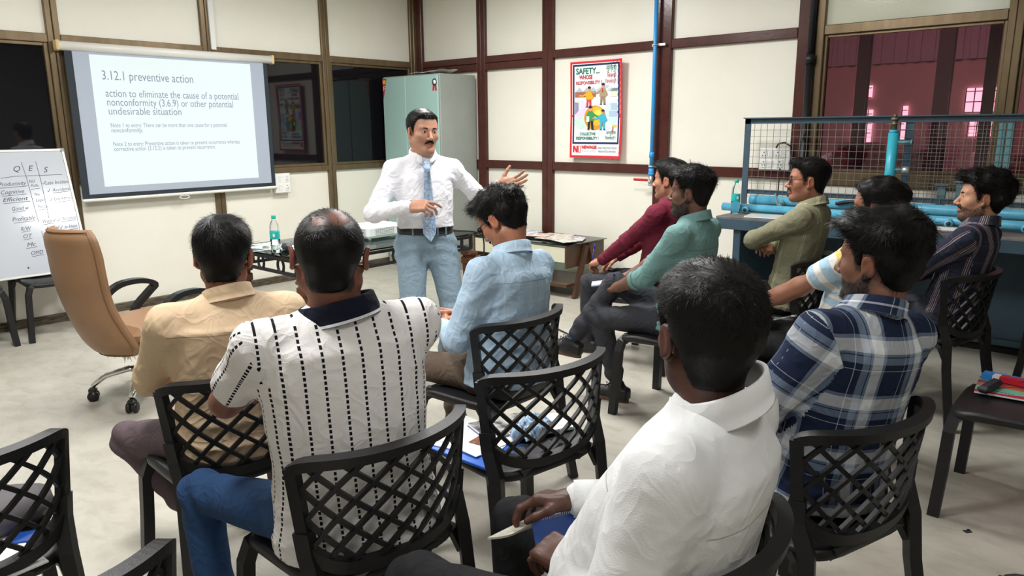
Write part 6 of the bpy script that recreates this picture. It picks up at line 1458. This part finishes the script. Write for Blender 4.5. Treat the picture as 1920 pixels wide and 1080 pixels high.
seated('lblue', 'man in a light blue checked shirt and glasses looking down at his hands', tgt=((-.082,-.012,.003),925,416), lean=-4, twist=0, head=(8, -32, 0), hfwd=0.065, seed=13, wide=1.16, deep=1.08, skin=sk(176, 118, 90), glasses=True, rim=.0026, tipcol=mat('bright_blue_tip', srgb(30, 150, 230), .4), shirt=C_LBLUE, trousers=C_BROWNT, sh=.008, beard=.25, moustache=.7,
       L=dict(wr=(-0.09, 0.20, 0.675), dir=(.6, .75, .15), dors=(-.55, .35, .75), hand=dict(curl=(40, 50, 30))), R=dict(wr=(0.05, 0.23, 0.69), dir=(-.5, .8, .1), dors=(.55, .3, .75), hand=dict(curl=(45, 55, 35))), hair=dict(HS, top=.030, quiff=.012, side=.012, back=.008, lump=.006, freq=75, strands=4200, len=.034, curl=.004, mess=.45, lift=.4))
seated('maroon', 'man in a maroon shirt sitting in profile beside the man in teal', tgt=((0,.109,-.025),1226,346), lean=6, head=(2, 2, 0), seed=14, skin=sk(186, 130, 104), shirt=C_MAROON, trousers=C_GREYT, beard=.35,
       L=dict(wr=(-0.10, 0.33, 0.615), dir=(.2, .9, -.3), dors=(-.3, .2, .9), hand=dict(curl=(40, 50, 30))), R=dict(wr=(0.08, 0.33, 0.61)), LL=dict(an=(-0.10, 0.40, 0.085)), RL=dict(an=(0.12, 0.45, 0.085)), laces=True, hair=dict(HS, top=.024, quiff=.012, strands=3000))
seated('teal', 'man in a teal shirt with crossed legs holding a small notebook', tgt=((-.082,-.012,.003),1291,367), lean=6, head=(10, 2, 0), seed=15, wide=1.04, skin=sk(116, 80, 64), shirt=C_TEAL, trousers=C_GREYT, beard=.75, beardhair=.006, fold=.7, laces=True, hemup=.065, sole=mat('tan_sole', srgb(98, 72, 56), .6), sock=mat('blue_sock', srgb(36, 70, 110), .9),
       L=dict(wr=(-0.09, 0.31, 0.655), dir=(.35, .9, -.1), dors=(-.5, .1, .85), slv='roll', bare=1, hand=dict(curl=(30, 40, 20))), R=dict(wr=(0.06, 0.36, 0.67), dir=(-.4, .85, -.1), dors=(.4, .2, .9), slv='roll', bare=1, hand=dict(curl=(35, 45, 25))), LL=dict(an=(-0.06, 0.31, 0.085), foot=(-.05, 1, 0)), RL=dict(an=(-0.17, 0.55, 0.33), pole=(-.1, .6, 1), foot=(-.15, .95, .10), up=(0, -.1, 1)), hair=dict(HS, top=.030, side=.004, quiff=.008, lift=.55, mess=.5, strands=3600, nape=-.05))
seated('olive', 'man in an olive striped shirt and glasses with folded arms beside the workbench', tgt=((-.082,-.012,.003),1521,343), lean=10, head=(22, 2, 0), hfwd=.05, seed=16, skin=sk(170, 116, 92), glasses=True, shirt=C_OLIVE, trousers=C_BLACKT, beard=.35, moustache=.6, torso=.52,
       L=dict(wr=(0.07, 0.17, 0.80), pole=(-.4, 1, -.5)), R=dict(wr=(0.04, 0.10, 0.79), pole=(.5, 1, -.5), dir=(-.9, .05, .1), dors=(0, .8, -.5)), hair=dict(HS, top=.020, quiff=.012, side=.006, strands=2800))
seated('tee', 'man in a pastel striped T-shirt with clasped hands and a wristwatch', tgt=((0,0,.10),1650,352), lean=5, head=(0, 2, 0), hfwd=.03, seed=17, skin=sk(150, 102, 80), shirt=C_TEE, collar=False, trousers=C_BLACKT, sleeve='short', fold=.8, beard=.3, hem=-.085,
       L=dict(wr=(-0.06, 0.34, 0.625), bare=1, dir=(.5, .8, -.1), dors=(-.3, .2, .9), hand=dict(curl=(30, 45, 25))), R=dict(wr=(0.10, 0.36, 0.64), bare=1, dir=(-.6, .75, 0), dors=(.3, .2, .9), hand=dict(curl=(40, 50, 25))), hair=dict(HS, top=.026, lump=.006, freq=80, strands=3000, curl=.003))
seated('dplaid', 'curly-haired man in a dark plaid shirt sitting by the workbench', tgt=((-.082,-.012,.003),1850,376), lean=8, twist=6, head=(28, 3, 0), hfwd=.035, seed=18, skin=sk(198, 146, 118), shirt=C_DPLAID, trousers=C_GREYT, beard=.7, beardhair=.005, moustache=.6,
       L=dict(wr=(0.05, 0.17, 0.72), pole=(-.6, .5, -.6), dir=(.9, .2, 0), dors=(.1, .6, .8)), R=dict(wr=(-0.08, 0.14, 0.69), pole=(.6, .5, -.6), dir=(-.9, .1, 0), dors=(0, .6, .8)), hair=dict(HS, top=.040, side=.016, back=.016, quiff=.012, lump=.008, freq=85, strands=4600, curl=.005, mess=.6, lift=.55, len=.03))
seated('plaid', 'bearded man in a blue and white plaid shirt turned towards the speaker', tgt=((-.082,-.012,.003),1627,502), lean=3, twist=-6, head=(8, 0, 0), seed=19, wide=1.12, deep=1.05, sh=.0075, skin=sk(128, 88, 70), shirt=C_PLAID, trousers=C_BLACKT, beard=.85, beardhair=.007, sleeve_r=1.1, torso=.50, hip=(0, .02, .545), legs=1.10,
       L=dict(wr=(-0.13, 0.26, 0.60), pole=(-.6, -.5, -.4), slv='roll', bare=1, dir=(.3, .9, -.1), dors=(-.3, 0, .95)), R=dict(wr=(0.10, 0.38, 0.655), pole=(.5, -.4, -.6), slv='roll', bare=1, dir=(-.2, .95, -.1), dors=(.2, 0, .95)), LL=dict(an=(-0.08, 0.60, 0.085)), RL=dict(an=(0.2, 0.52, 0.085)), hair=dict(HS, top=.036, quiff=.010, side=.009, back=.010, lump=.006, freq=70, strands=5200, len=.032, lift=.4, curl=.003, nape=-.06))
seated('white', 'man in a plain white shirt seen from behind with a spiral notebook on his lap', tgt=((-.082,-.012,.003),1246,640), lean=9, twist=8, head=(-38, -2, 2), hfwd=.04, seed=20, wide=1.24, deep=1.14, shw=.192, nlen=.098, belly=.040, fold=.5, sh=.0070, hh=.0036, skin=sk(84, 54, 44), handtone=1.05, brows=False, shirt=C_WHITE, trousers=C_BLACKT, beard=.5, sleeve_r=1.12, torso=.515, hem=-.085,
       L=dict(wr=(-0.085, 0.085, 0.665), pole=(-.7, -.6, -.3), dir=(.12, .95, -.12), dors=(-.25, .15, .95), hand=dict(curl=(35, 50, 30), thumb=(.55, .8, -.25))), R=dict(wr=(0.075, 0.205, 0.69), pole=(.6, -.5, -.5), dir=(-.40, .88, -.15), dors=(.2, .25, .95), hand=dict(curl=(25, 40, 25), thumb=(.5, .8, -.3))), colz=.004, legs=1.10, tr=1.08, LL=dict(an=(-0.24, 0.36, 0.085)), RL=dict(an=(0.07, 0.38, 0.085)), collar_opt=dict(rx=.080, ry=.078, hb=.054, fall=.052, tip=.03),
       hair=dict(HS, h=.004, top=.024, side=.010, back=.006, strands=9000, len=.016, lift=.38, mess=.40, wid=.0008, nape=-.068))
# ---- presenter, standing
PR = person('presenter', (3.34, -2.98, 0), 238, 'moustached man in a white shirt and pale blue tie standing and gesturing', dict(stand=True, tgt=((.082,-.012,.003),766,249), hip=(0, 0, 0.865), lean=1, torso=0.485, head=(16, -1, -2), hfwd=.03, seed=21, wide=0.99, deep=1.0, belly=.012, sh=.0075, hh=.0030, skin=sk(184, 136, 112), shirt=C_PWHITE, trousers=C_STEEL, face=dict(fat=.004, jaw=1.1), moustache=1.1, beard=.12, hem=.078, rise=.085, fold=1.3, tr=1.10, hemr=.072, shw=.168, shz=-.092, gaze=(8, 0),
       L=dict(wr=(-0.395, 0.20, 1.175), pole=(-.4, -.6, -.7), dir=(-.9, .25, .20), dors=(.25, -.85, -.45), hand=dict(curl=(18, 22, 14), spread=7, thumb=(.75, .6, -.15), tcurl=5)), R=dict(wr=(0.115, 0.235, 1.085), pole=(.75, -.45, -.4), dir=(-.70, .55, .05), dors=(.25, .55, .70), hand=dict(curls=((18, 30, 15), (40, 45, 25), (50, 55, 30), (55, 60, 30)), thumb=(.5, .8, -.4))),
       LL=dict(an=(-0.11, 0.02, 0.085), pole=(-.1, 1, 0)), RL=dict(an=(0.11, 0.00, 0.085), pole=(.1, 1, 0)), collar_opt=dict(hb=.040, hf=.030, fall=.036, spread=165, tip=.022), hair=dict(HS, top=.016, quiff=.006, side=.009, front=.076, temple=.020, strands=3200, len=.022, lift=.12, mess=.15, comb=(.25, .5, 0), lump=.0015, h=.004)))
def ring(T_, fr, a, b, z0, z1, th, n=40):
    V = []; Fc = []
    for dr, z in ((0, z0), (th, z0), (th, z1), (0, z1)):
        for i in range(n):
            t = 2*math.pi*i/n; c, s = math.cos(t), math.sin(t); c = abs(c)**.85*math.copysign(1, c); s = abs(s)**.85*math.copysign(1, s)
            V.append(T_+fr@V3((a+dr)*c, (b+dr)*s, z))
    for j in range(4):
        for i in range(n): Fc.append((j*n+i, j*n+(i+1) % n, ((j+1) % 4)*n+(i+1) % n, ((j+1) % 4)*n+i))
    return V, Fc
M_BELT = mat('black_leather', (0.012, 0.011, 0.011), 0.35)
V, Fc = ring(PR['hip']+V3(0, .006, 0), np.eye(3), .157, .114, .046, .082, .006); bl = MB().add(V, Fc, True).build('belt', M_BELT, PR['root'])
k = MB()
for sx in (-1, 1): k.box(PR['hip']+V3(-.012+sx*.02, .128, .064), (.004, .005, .036))
for sz in (-1, 1): k.box(PR['hip']+V3(-.012, .128, .064+sz*.018), (.044, .005, .004))
k.build('buckle', M_GALV, bl)
for x in (-.10, .09, -.05): box('belt_loop', PR['hip']+V3(x, .121 if abs(x) < .08 else .108, .064), (.010, .010, .046), C_STEEL, bl)
# tie following the shirt front
def paisley():
    m, nt, b = _new('paisley_tie'); N = nt.nodes; L = nt.links; tc = N.new('ShaderNodeTexCoord')
    vo = N.new('ShaderNodeTexVoronoi'); vo.inputs['Scale'].default_value = 34; vo.feature = 'DISTANCE_TO_EDGE'; L.new(tc.outputs['Object'], vo.inputs['Vector']); v2 = N.new('ShaderNodeTexVoronoi'); v2.inputs['Scale'].default_value = 70; L.new(tc.outputs['Object'], v2.inputs['Vector'])
    a = N_ramp(nt, vo.outputs['Distance'], [(0, srgb(92, 122, 168)), (0.07, srgb(184, 208, 230)), (0.16, srgb(120, 152, 196)), (0.22, srgb(186, 210, 232))]); c = N_mix(nt, a, N_ramp(nt, v2.outputs['Distance'], [(0, srgb(206, 222, 238)), (.35, srgb(120, 150, 194)), (.5, srgb(176, 202, 228))]), .45)
    L.new(c, b.inputs['Base Color']); b.inputs['Roughness'].default_value = .45; return m
M_TIE = paisley(); nb_ = PR['neck']; fy = lambda z: np.interp(z, [.90, 1.0, 1.15, 1.25, 1.30, 1.335], [.158, .152, .138, .124, .105, .088]); pts = []
zt_, zb_ = nb_[2]-.045, .905
W = [(0.0, .014), (.03, .021), (.055, .016), (.06, .018), (.25, .028), (.385, .037), (.40, .036), (.445, .001)]; G0 = []
for d_, w in W:
    z = zt_-d_; y = fy(z)+.006+(0.010 if d_ < .058 else 0)
    G0.append([(x, y-.6*abs(x)+off, z) for off in (0.006,) for x in (-w, -w*.5, 0, w*.5, w)])
G = np.array(G0); k = MB(); k.grid(G); G2 = G.copy(); G2[:, :, 1] -= .010; k.grid(G2[:, ::-1])
rim = np.concatenate([G[:, 0], G[-1, :], G[::-1, -1], G[0, ::-1]]); rim2 = np.concatenate([G2[:, 0], G2[-1, :], G2[::-1, -1], G2[0, ::-1]]); k.grid(np.stack([rim2, rim])); k.build('tie', M_TIE, PR['root'])
P_ = np.array([[(x, fy(z)+.004-.5*abs(x+.02)-.006, z) for x in np.linspace(-.125, -.055, 6)] for z in np.linspace(1.13, 1.225, 6)])
for i in range(7): MB().lathe([(.0001, .002), (.005, .0015), (.0055, 0)], 10, (0.03*0-.0, fy(1.29-.05*i)+.002, 1.29-.05*i), (0, 1, 0)).build('button', M_STW, PR['shirt'])
def watch(pp, s, m_strap, face, r=.031):
    el, wr, a = pp['arms'][s]; u = unit(wr-el); dors = unit(V3(*a.get('dors', (0, 0, 1)))); c = wr-u*.012; fr = frame_to(u, dors); V, Fc = ring(c, fr, r, r*.94, -.011, .011, .004, 28); w = MB().add(V, Fc, True).build('wristwatch', m_strap, pp['root']); d = unit(dors-u*(dors@u)); MB().cyl(c+d*(r-.002), c+d*(r+.008), .017, 18).build('watch_face', face, w)
watch(PR, -1, M_BELT, M_STK, .034); watch(PPL['tee'], -1, mat('brown_strap', srgb(48, 34, 28), .5), mat('watch_face', srgb(70, 60, 56), .2, metal=.5), .031)
el, wr, a = PPL['plaid']['arms'][1]; u = unit(wr-el); fr = frame_to(u); k = MB(); c = wr-u*.02
for i in range(26):
    t = 2*math.pi*i/26; k.tube([c+fr@V3(.032*math.cos(t+q*.12), .032*math.sin(t+q*.12), .004*math.sin(t*2)) for q in (-1, 1)], .0035, 6)
k.build('silver_bracelet', M_CHROME, PPL['plaid']['root'])
el, wr, a = PR['arms'][1]
# ---------------------------------------------------------------- small things on seats, bench and laps
def at_seat(root, x, y, z, deg=0.0):
    """seat-local (x right, y forward) -> world placement"""
    rx_, ry_, rd = root; a = R(rd); return (rx_+x*math.cos(a)-y*math.sin(a), ry_+x*math.sin(a)+y*math.cos(a), z), R(rd+deg)
def put(o, root, x, y, z, deg=0.0):
    l, r = at_seat(root, x, y, z, deg); o.location = l; o.rotation_euler = (0, 0, r); return o
def spiral_notebook(label, cover, page, w=0.15, h=0.21, th=0.010, sheets=True):
    e = empty('spiral_notebook'); tag(e, label, 'notebook')
    box('cover', (0, 0, 0.001), (w, h, 0.002), cover, e); box('pages', (0, 0, th/2+.001), (w-.004, h-.004, th-.002), M_PAPER, e); box('front_page', (0, 0, th+.001), (w-.004, h-.004, 0.0012), page, e)
    k = MB()
    for i in range(16): k.tube([(-w/2+0.006*math.cos(a)-.001, -h/2+.012+i*(h-.024)/15, th/2+.0015+0.0055*math.sin(a)) for a in np.linspace(0, 2*math.pi, 9)[:-1]], .0008, 4, closed=True)
    k.build('spiral_wire', M_GALV, e); return e
C5 = (4.98, -4.08, 80); SZ = 0.4465
def photo_print(name, c, c2, sc=14): return mat(name, c, 0.35, noise=(sc, c2, 0.40, 0.6))
o = MB().box((0, 0, .005), (.22, .31, .010), bev=.002).box((.07, .10, .0102), (.02, .02, .001)).build('document_folder', mat('folder_blue', srgb(28, 92, 190), .35)); tag(put(o, C5, -.150, .045, SZ, 12), 'bright blue document folder on the empty chair', 'folder')
for i, (x, y, d) in enumerate(((-.135, .095, 24), (-.12, .105, 6))):
    o = MB().box((0, 0, .0015), (.21, .297, .003)).build('paper_sheet', M_PAPER); tag(put(o, C5, x, y, SZ+.0105+.0035*i, d), ('lower', 'upper')[i]+' white printed sheet on the blue folder on the empty chair', 'paper')
o = MB().box((0, 0, .0015), (.10, .065, .003)).build('photo_card', photo_print('brick_print', srgb(150, 104, 80), srgb(120, 78, 60), 60)); tag(put(o, C5, -.105, .035, SZ+.0175, 18), 'brick-coloured photo card on the papers on the empty chair', 'card')
put(spiral_notebook('spiral notebook with a dark printed page on the empty chair', M_BLUEC, photo_print('dark_print', srgb(60, 62, 70), srgb(200, 196, 190), 22)), C5, .005, .075, SZ+.018, 80)
put(spiral_notebook('spiral notebook open at a white page on the empty chair', mat('teal_cover', srgb(30, 150, 130), .4), M_PAPER), C5, .135, .03, SZ+.001, 74)
k = MB(); U = np.linspace(-1, 1, 22); k.grid([[(.085*u*(1+.15*math.sin(4*v)), .05*v*(1+.2*math.cos(3*u)), .002+.042*math.sqrt(max(0, 1-abs(u)**3))*math.sqrt(max(0, 1-abs(v)**3))*(1+.25*math.sin(9*u+3*v)*math.cos(7*v))) for u in U] for v in U])
def hanky():
    m, nt, b = _new('checked_cloth'); tc = nt.nodes.new('ShaderNodeTexCoord'); sp = nt.nodes.new('ShaderNodeSeparateXYZ'); nt.links.new(tc.outputs['Object'], sp.inputs[0])
    st = [(0, srgb(150, 180, 210)), (.45, srgb(226, 232, 238)), (.6, srgb(46, 66, 100)), (.68, srgb(180, 202, 222)), (.85, srgb(70, 96, 134))]
    nt.links.new(N_mix(nt, N_ramp(nt, fract(nt, sp.outputs[0], .045), st), N_ramp(nt, fract(nt, sp.outputs[1], .04), st), .5), b.inputs['Base Color']); b.inputs['Roughness'].default_value = .9; return m
o = k.build('handkerchief', hanky()); tag(put(o, C5, .045, -.035, SZ+.0315, 15), 'crumpled blue checked handkerchief on the notebooks', 'handkerchief')
o = MB().box((0, 0, .006), (.16, .09, .012), bev=.004).build('pencil_pouch', M_STK); tag(put(o, C5, -.01, -.115, SZ+.001, -5), 'flat black pouch on the empty chair behind the papers', 'pouch')
# chair with magazine
C14 = (6.27, -2.56, 90)
def cover_art():
    m, nt, b = _new('magazine_cover'); tc = nt.nodes.new('ShaderNodeTexCoord'); n = nt.nodes.new('ShaderNodeTexNoise'); n.inputs['Scale'].default_value = 6; n.inputs['Detail'].default_value = 3; nt.links.new(tc.outputs['Object'], n.inputs['Vector']); sp = nt.nodes.new('ShaderNodeSeparateXYZ'); nt.links.new(tc.outputs['Object'], sp.inputs[0])
    f = N_math(nt, 'ADD', N_math(nt, 'MULTIPLY', sp.outputs[0], 4.2), N_math(nt, 'ADD', N_math(nt, 'MULTIPLY', n.outputs['Fac'], .35), .32))
    nt.links.new(N_ramp(nt, f, [(0, srgb(206, 30, 60)), (.14, srgb(120, 206, 184)), (.40, srgb(214, 122, 66)), (.60, srgb(196, 40, 60)), (.66, srgb(112, 70, 110)), (.74, srgb(96, 190, 150)), (.82, srgb(220, 170, 50)), (.88, srgb(110, 120, 60))]), b.inputs['Base Color']); b.inputs['Roughness'].default_value = .3; return m
o = MB().box((0, 0, .004), (.215, .285, .008)).build('pages', M_PAPER); e = empty('magazine'); o.parent = e; box('cover', (0, 0, .009), (.217, .287, .0016), cover_art(), e); tag(e, 'glossy magazine with a red, orange and turquoise cover on the empty chair', 'magazine'); put(e, C14, .125, .045, SZ, 4)
k = MB(); rg2 = random.Random(8)
for i in range(9): y_ = .115-i*.012; k.tube([(-.082, y_, .0103), (-.070+rg2.uniform(-.006, .010), y_-.003, .0103), (-.080+rg2.uniform(-.004, .006), y_-.009, .0103)], .0011, 4)
k.build('brush_scrawl', M_STK, e)
e = empty('striped_book'); tag(e, 'thin book with a blue, white and red edge behind the magazine', 'book')
for i, (c, y0, y1) in enumerate(((srgb(40, 130, 210), .10, .14), (srgb(235, 235, 240), .075, .10), (srgb(206, 40, 60), -.14, .075))): bxx('cover_band', (-.02, y0, 0), (.02, y1, .022), mat('band_%d' % i, c, .35), e)
bxx('cover_edge', (.02, -.14, .004), (.035, .14, .022), mat('band_0', (0, 0, 0)), e); put(e, C14, .19, .045, SZ+.0105, -6); e.location.x += .0; e.location.z = SZ+.012
o = MB().box((0, 0, .014), (.045, .16, .028), bev=.010).build('spectacle_case', M_STK); tag(put(o, C14, .06, .135, SZ+.0105, 80), 'black spectacle case on the magazine', 'case')
e = empty('spectacles'); tag(e, 'amber-rimmed spectacles lying on the magazine', 'spectacles'); M_AMB = mat('amber_rim', srgb(150, 74, 34), .25)
for s in (-1, 1):
    MB().tube([(s*.033+.025*math.cos(a), 0, .026+.020*math.sin(a)) for a in np.linspace(0, 2*math.pi, 20)[:-1]], .0016, 5, closed=True).build('rim', M_AMB, e); MB().tube([(s*.060, 0, .034), (s*.062, -.06, .030), (s*.058, -.125, .004)], .0014, 5).build('temple', M_STK, e); MB().lathe([(.0001, 0), (.024, 0)], 16, (s*.033, 0, .026), (0, 1, 0)).build('lens', M_LENS, e)
MB().tube([(-.008, 0, .030), (0, 0.002, .034), (.008, 0, .030)], .0016, 5).build('bridge', M_AMB, e); put(e, C14, .09, -.02, SZ+.011, 165)
# left chair with bag
C1 = (4.36, -5.53, 84)
k = MB(); U = np.linspace(0, 2*math.pi, 25)[:-1]
k.lathe([(.001, 0), (.11, .004), (.125, .03), (.12, .06), (.07, .085), (.001, .088)], 24); o = k.build('grey_bag', mat('bag_grey', srgb(92, 88, 92), .6, bump=(20, .3))); o.scale = (1.1, .8, 1); tag(put(o, C1, .10, .10, SZ, 20), 'soft grey bag on the chair seat', 'bag')
o = MB().box((0, 0, .002), (.20, .28, .004)).box((0, .10, .0042), (.20, .02, .001)).build('paper_sheet', M_PAPER); tag(put(o, C1, .03, -.08, SZ+.0005, 10), 'white sheet beside the grey bag', 'paper')
o = MB().box((0, 0, .004), (.06, .13, .008), bev=.003).build('blue_pen_case', M_BLUEC); tag(put(o, C1, .15, -.04, SZ+.0005, 65), 'narrow blue case beside the grey bag', 'case')
o = MB().box((0, 0, .012), (.10, .16, .024), bev=.006).build('checked_pouch', hanky()); tag(put(o, C1, -.12, -.02, SZ+.001, 20), 'small checked pouch at the back of the seat with the grey bag', 'pouch')
# bench notebooks
B0 = (0, 0, 0)
put(spiral_notebook('spiral notebook with a pale landscape cover near the bottle on the workbench', M_BLUEC, photo_print('pale_print', srgb(170, 206, 204), srgb(224, 206, 196), 6), .20, .28), B0, 4.47, -.755, .866, 98)
put(spiral_notebook('spiral notebook with a grey cover on the workbench behind the man in dark plaid', M_BLUEC, photo_print('grey_print', srgb(176, 184, 180), srgb(206, 196, 180), 8), .20, .28), B0, 5.50, -.765, .866, -88)
o = sheet('paper_sheet', 5.55, -.80, .8785, .21, .16, 8, M_PAPER, 'white sheet on the grey notebook on the workbench')
# things held
def lap(key, o, x, y, z, rot): r = SEATS[key]; put(o, r, x, y, z); o.rotation_euler = (R(rot[0]), R(rot[1]), R(r[2]+rot[2])); return o
e = empty('spiral_notebook'); tag(e, 'open blue spiral notebook with a curled page on the lap of the man in white', 'notebook')
C_, E_, F_, A_ = V3(-.012, .262, .652), V3(.085, .200, .664), V3(.055, .285, .640), V3(-.090, .322, .620); G_, H_ = V3(-.035, .222, .592), V3(.062, .160, .606); O_ = V3(0, .26, .63)
def bil(p00, p10, p11, p01, n, m, sag): return np.array([[(p00*(1-u)+p10*u)*(1-v)+(p01*(1-u)+p11*u)*v+V3(0, 0, -sag*math.sin(math.pi*u**.8)*(1-.4*v)) for v in np.linspace(0, 1, m)] for u in np.linspace(0, 1, n)])-O_
def slab(P_, th, m, nm): k = MB(); k.grid(P_); Q = P_.copy(); Q[:, :, 2] -= th; k.grid(Q[:, ::-1]); k.grid(np.stack([Q[0], P_[0]])); k.grid(np.stack([P_[-1], Q[-1]])); k.grid(np.stack([P_[:, 0], Q[:, 0]])); k.grid(np.stack([Q[:, -1], P_[:, -1]])); return k.build(nm, m, e)
slab(bil(C_, A_, F_, E_, 12, 8, .014), .005, photo_print('lattice_print', srgb(206, 202, 190), srgb(160, 156, 140), 22), 'curled_pages')
slab(bil(C_, G_, H_, E_, 8, 8, .004), .005, M_BLUEC, 'blue_cover')
k = MB(); sd = unit(E_-C_); up2 = V3(0, 0, 1); sx_ = np.cross(sd, up2)
for i in range(24):
    c = C_-O_+(E_-C_)*(i+.5)/24+V3(0, 0, .002); k.tube([c+sx_*.006*math.cos(a)+up2*.007*math.sin(a) for a in np.linspace(0, 2*math.pi, 9)[:-1]], .0009, 4, closed=True)
k.build('spiral_wire', mat('white_wire', (.8, .8, .82), .3), e); lap('white', e, O_[0], O_[1], O_[2], (0, 0, 0))
e = empty('note_pad'); tag(e, 'small white note pad with blue edge in the hands of the man in teal', 'note pad'); box('pages', (0, 0, .004), (.10, .15, .008), M_PAPER, e); box('back_cover', (0, 0, -.001), (.103, .153, .002), M_BLUEC, e); lap('teal', e, .0, .44, .645, (-8, 0, 30))
e = empty('note_pad'); tag(e, 'white note pad under the clasped hands of the man in the striped T-shirt', 'note pad'); box('pages', (0, 0, .004), (.15, .21, .008), M_PAPER, e); box('back_cover', (0, 0, -.001), (.152, .212, .002), M_STK, e); lap('tee', e, .03, .38, .585, (0, 0, 60))
def pen(label, c): e = empty('pen'); tag(e, label, 'pen'); MB().cyl((0, 0, 0), (0, 0, .115), .0042, 8).build('barrel', c, e); MB().cyl((0, 0, .115), (0, 0, .15), .005, 8).build('pen_cap', c, e); MB().tube([(0, 0, 0), (0, 0, -.012)], [.0035, .0008], 8).build('tip', M_GALV, e); return e
lap('maroon', pen('blue ballpoint pen upright in the hand of the man in maroon', mat('pen_blue', srgb(36, 50, 150), .3)), -.085, .39, .595, (8, 4, 0))
o = pen('silver pen lying on the black trousers of the man in the striped T-shirt', M_GALV); lap('tee', o, -.10, .16, .632, (90, 0, 70))
o = lap('teal', pen('blue pen in the hand of the man in teal', mat('pen_blue', (0, 0, 0))), .03, .40, .675, (70, 0, -60))
e = empty('mobile_phone'); tag(e, 'pinkish mobile phone held by the man in light blue', 'phone'); MB().box((0, 0, 0), (.07, .14, .008), bev=.003).build('phone_body', mat('phone_pink', srgb(214, 170, 180), .3), e); MB().box((0, 0, .0045), (.064, .13, .001)).build('phone_screen', M_STK, e); lap('lblue', e, -.02, .30, .70, (35, 0, 10))
# litter
for i, (px, py, d) in enumerate(((5.98, -2.72, 20), (6.15, -2.70, 50))):
    o = MB().box((0, 0, .001), (.028, .018, .002)).box((.01, .008, .001), (.014, .01, .002), rotm(0, 0, .6)).build('paper_scrap', M_STK); o.location = (px+.02, py-.16, 0.0002); o.rotation_euler = (0, 0, R(d)); tag(o, ('small dark paper scrap on the floor near the empty magazine chair', 'tiny dark scrap on the floor beside the larger scrap')[i], 'scrap')
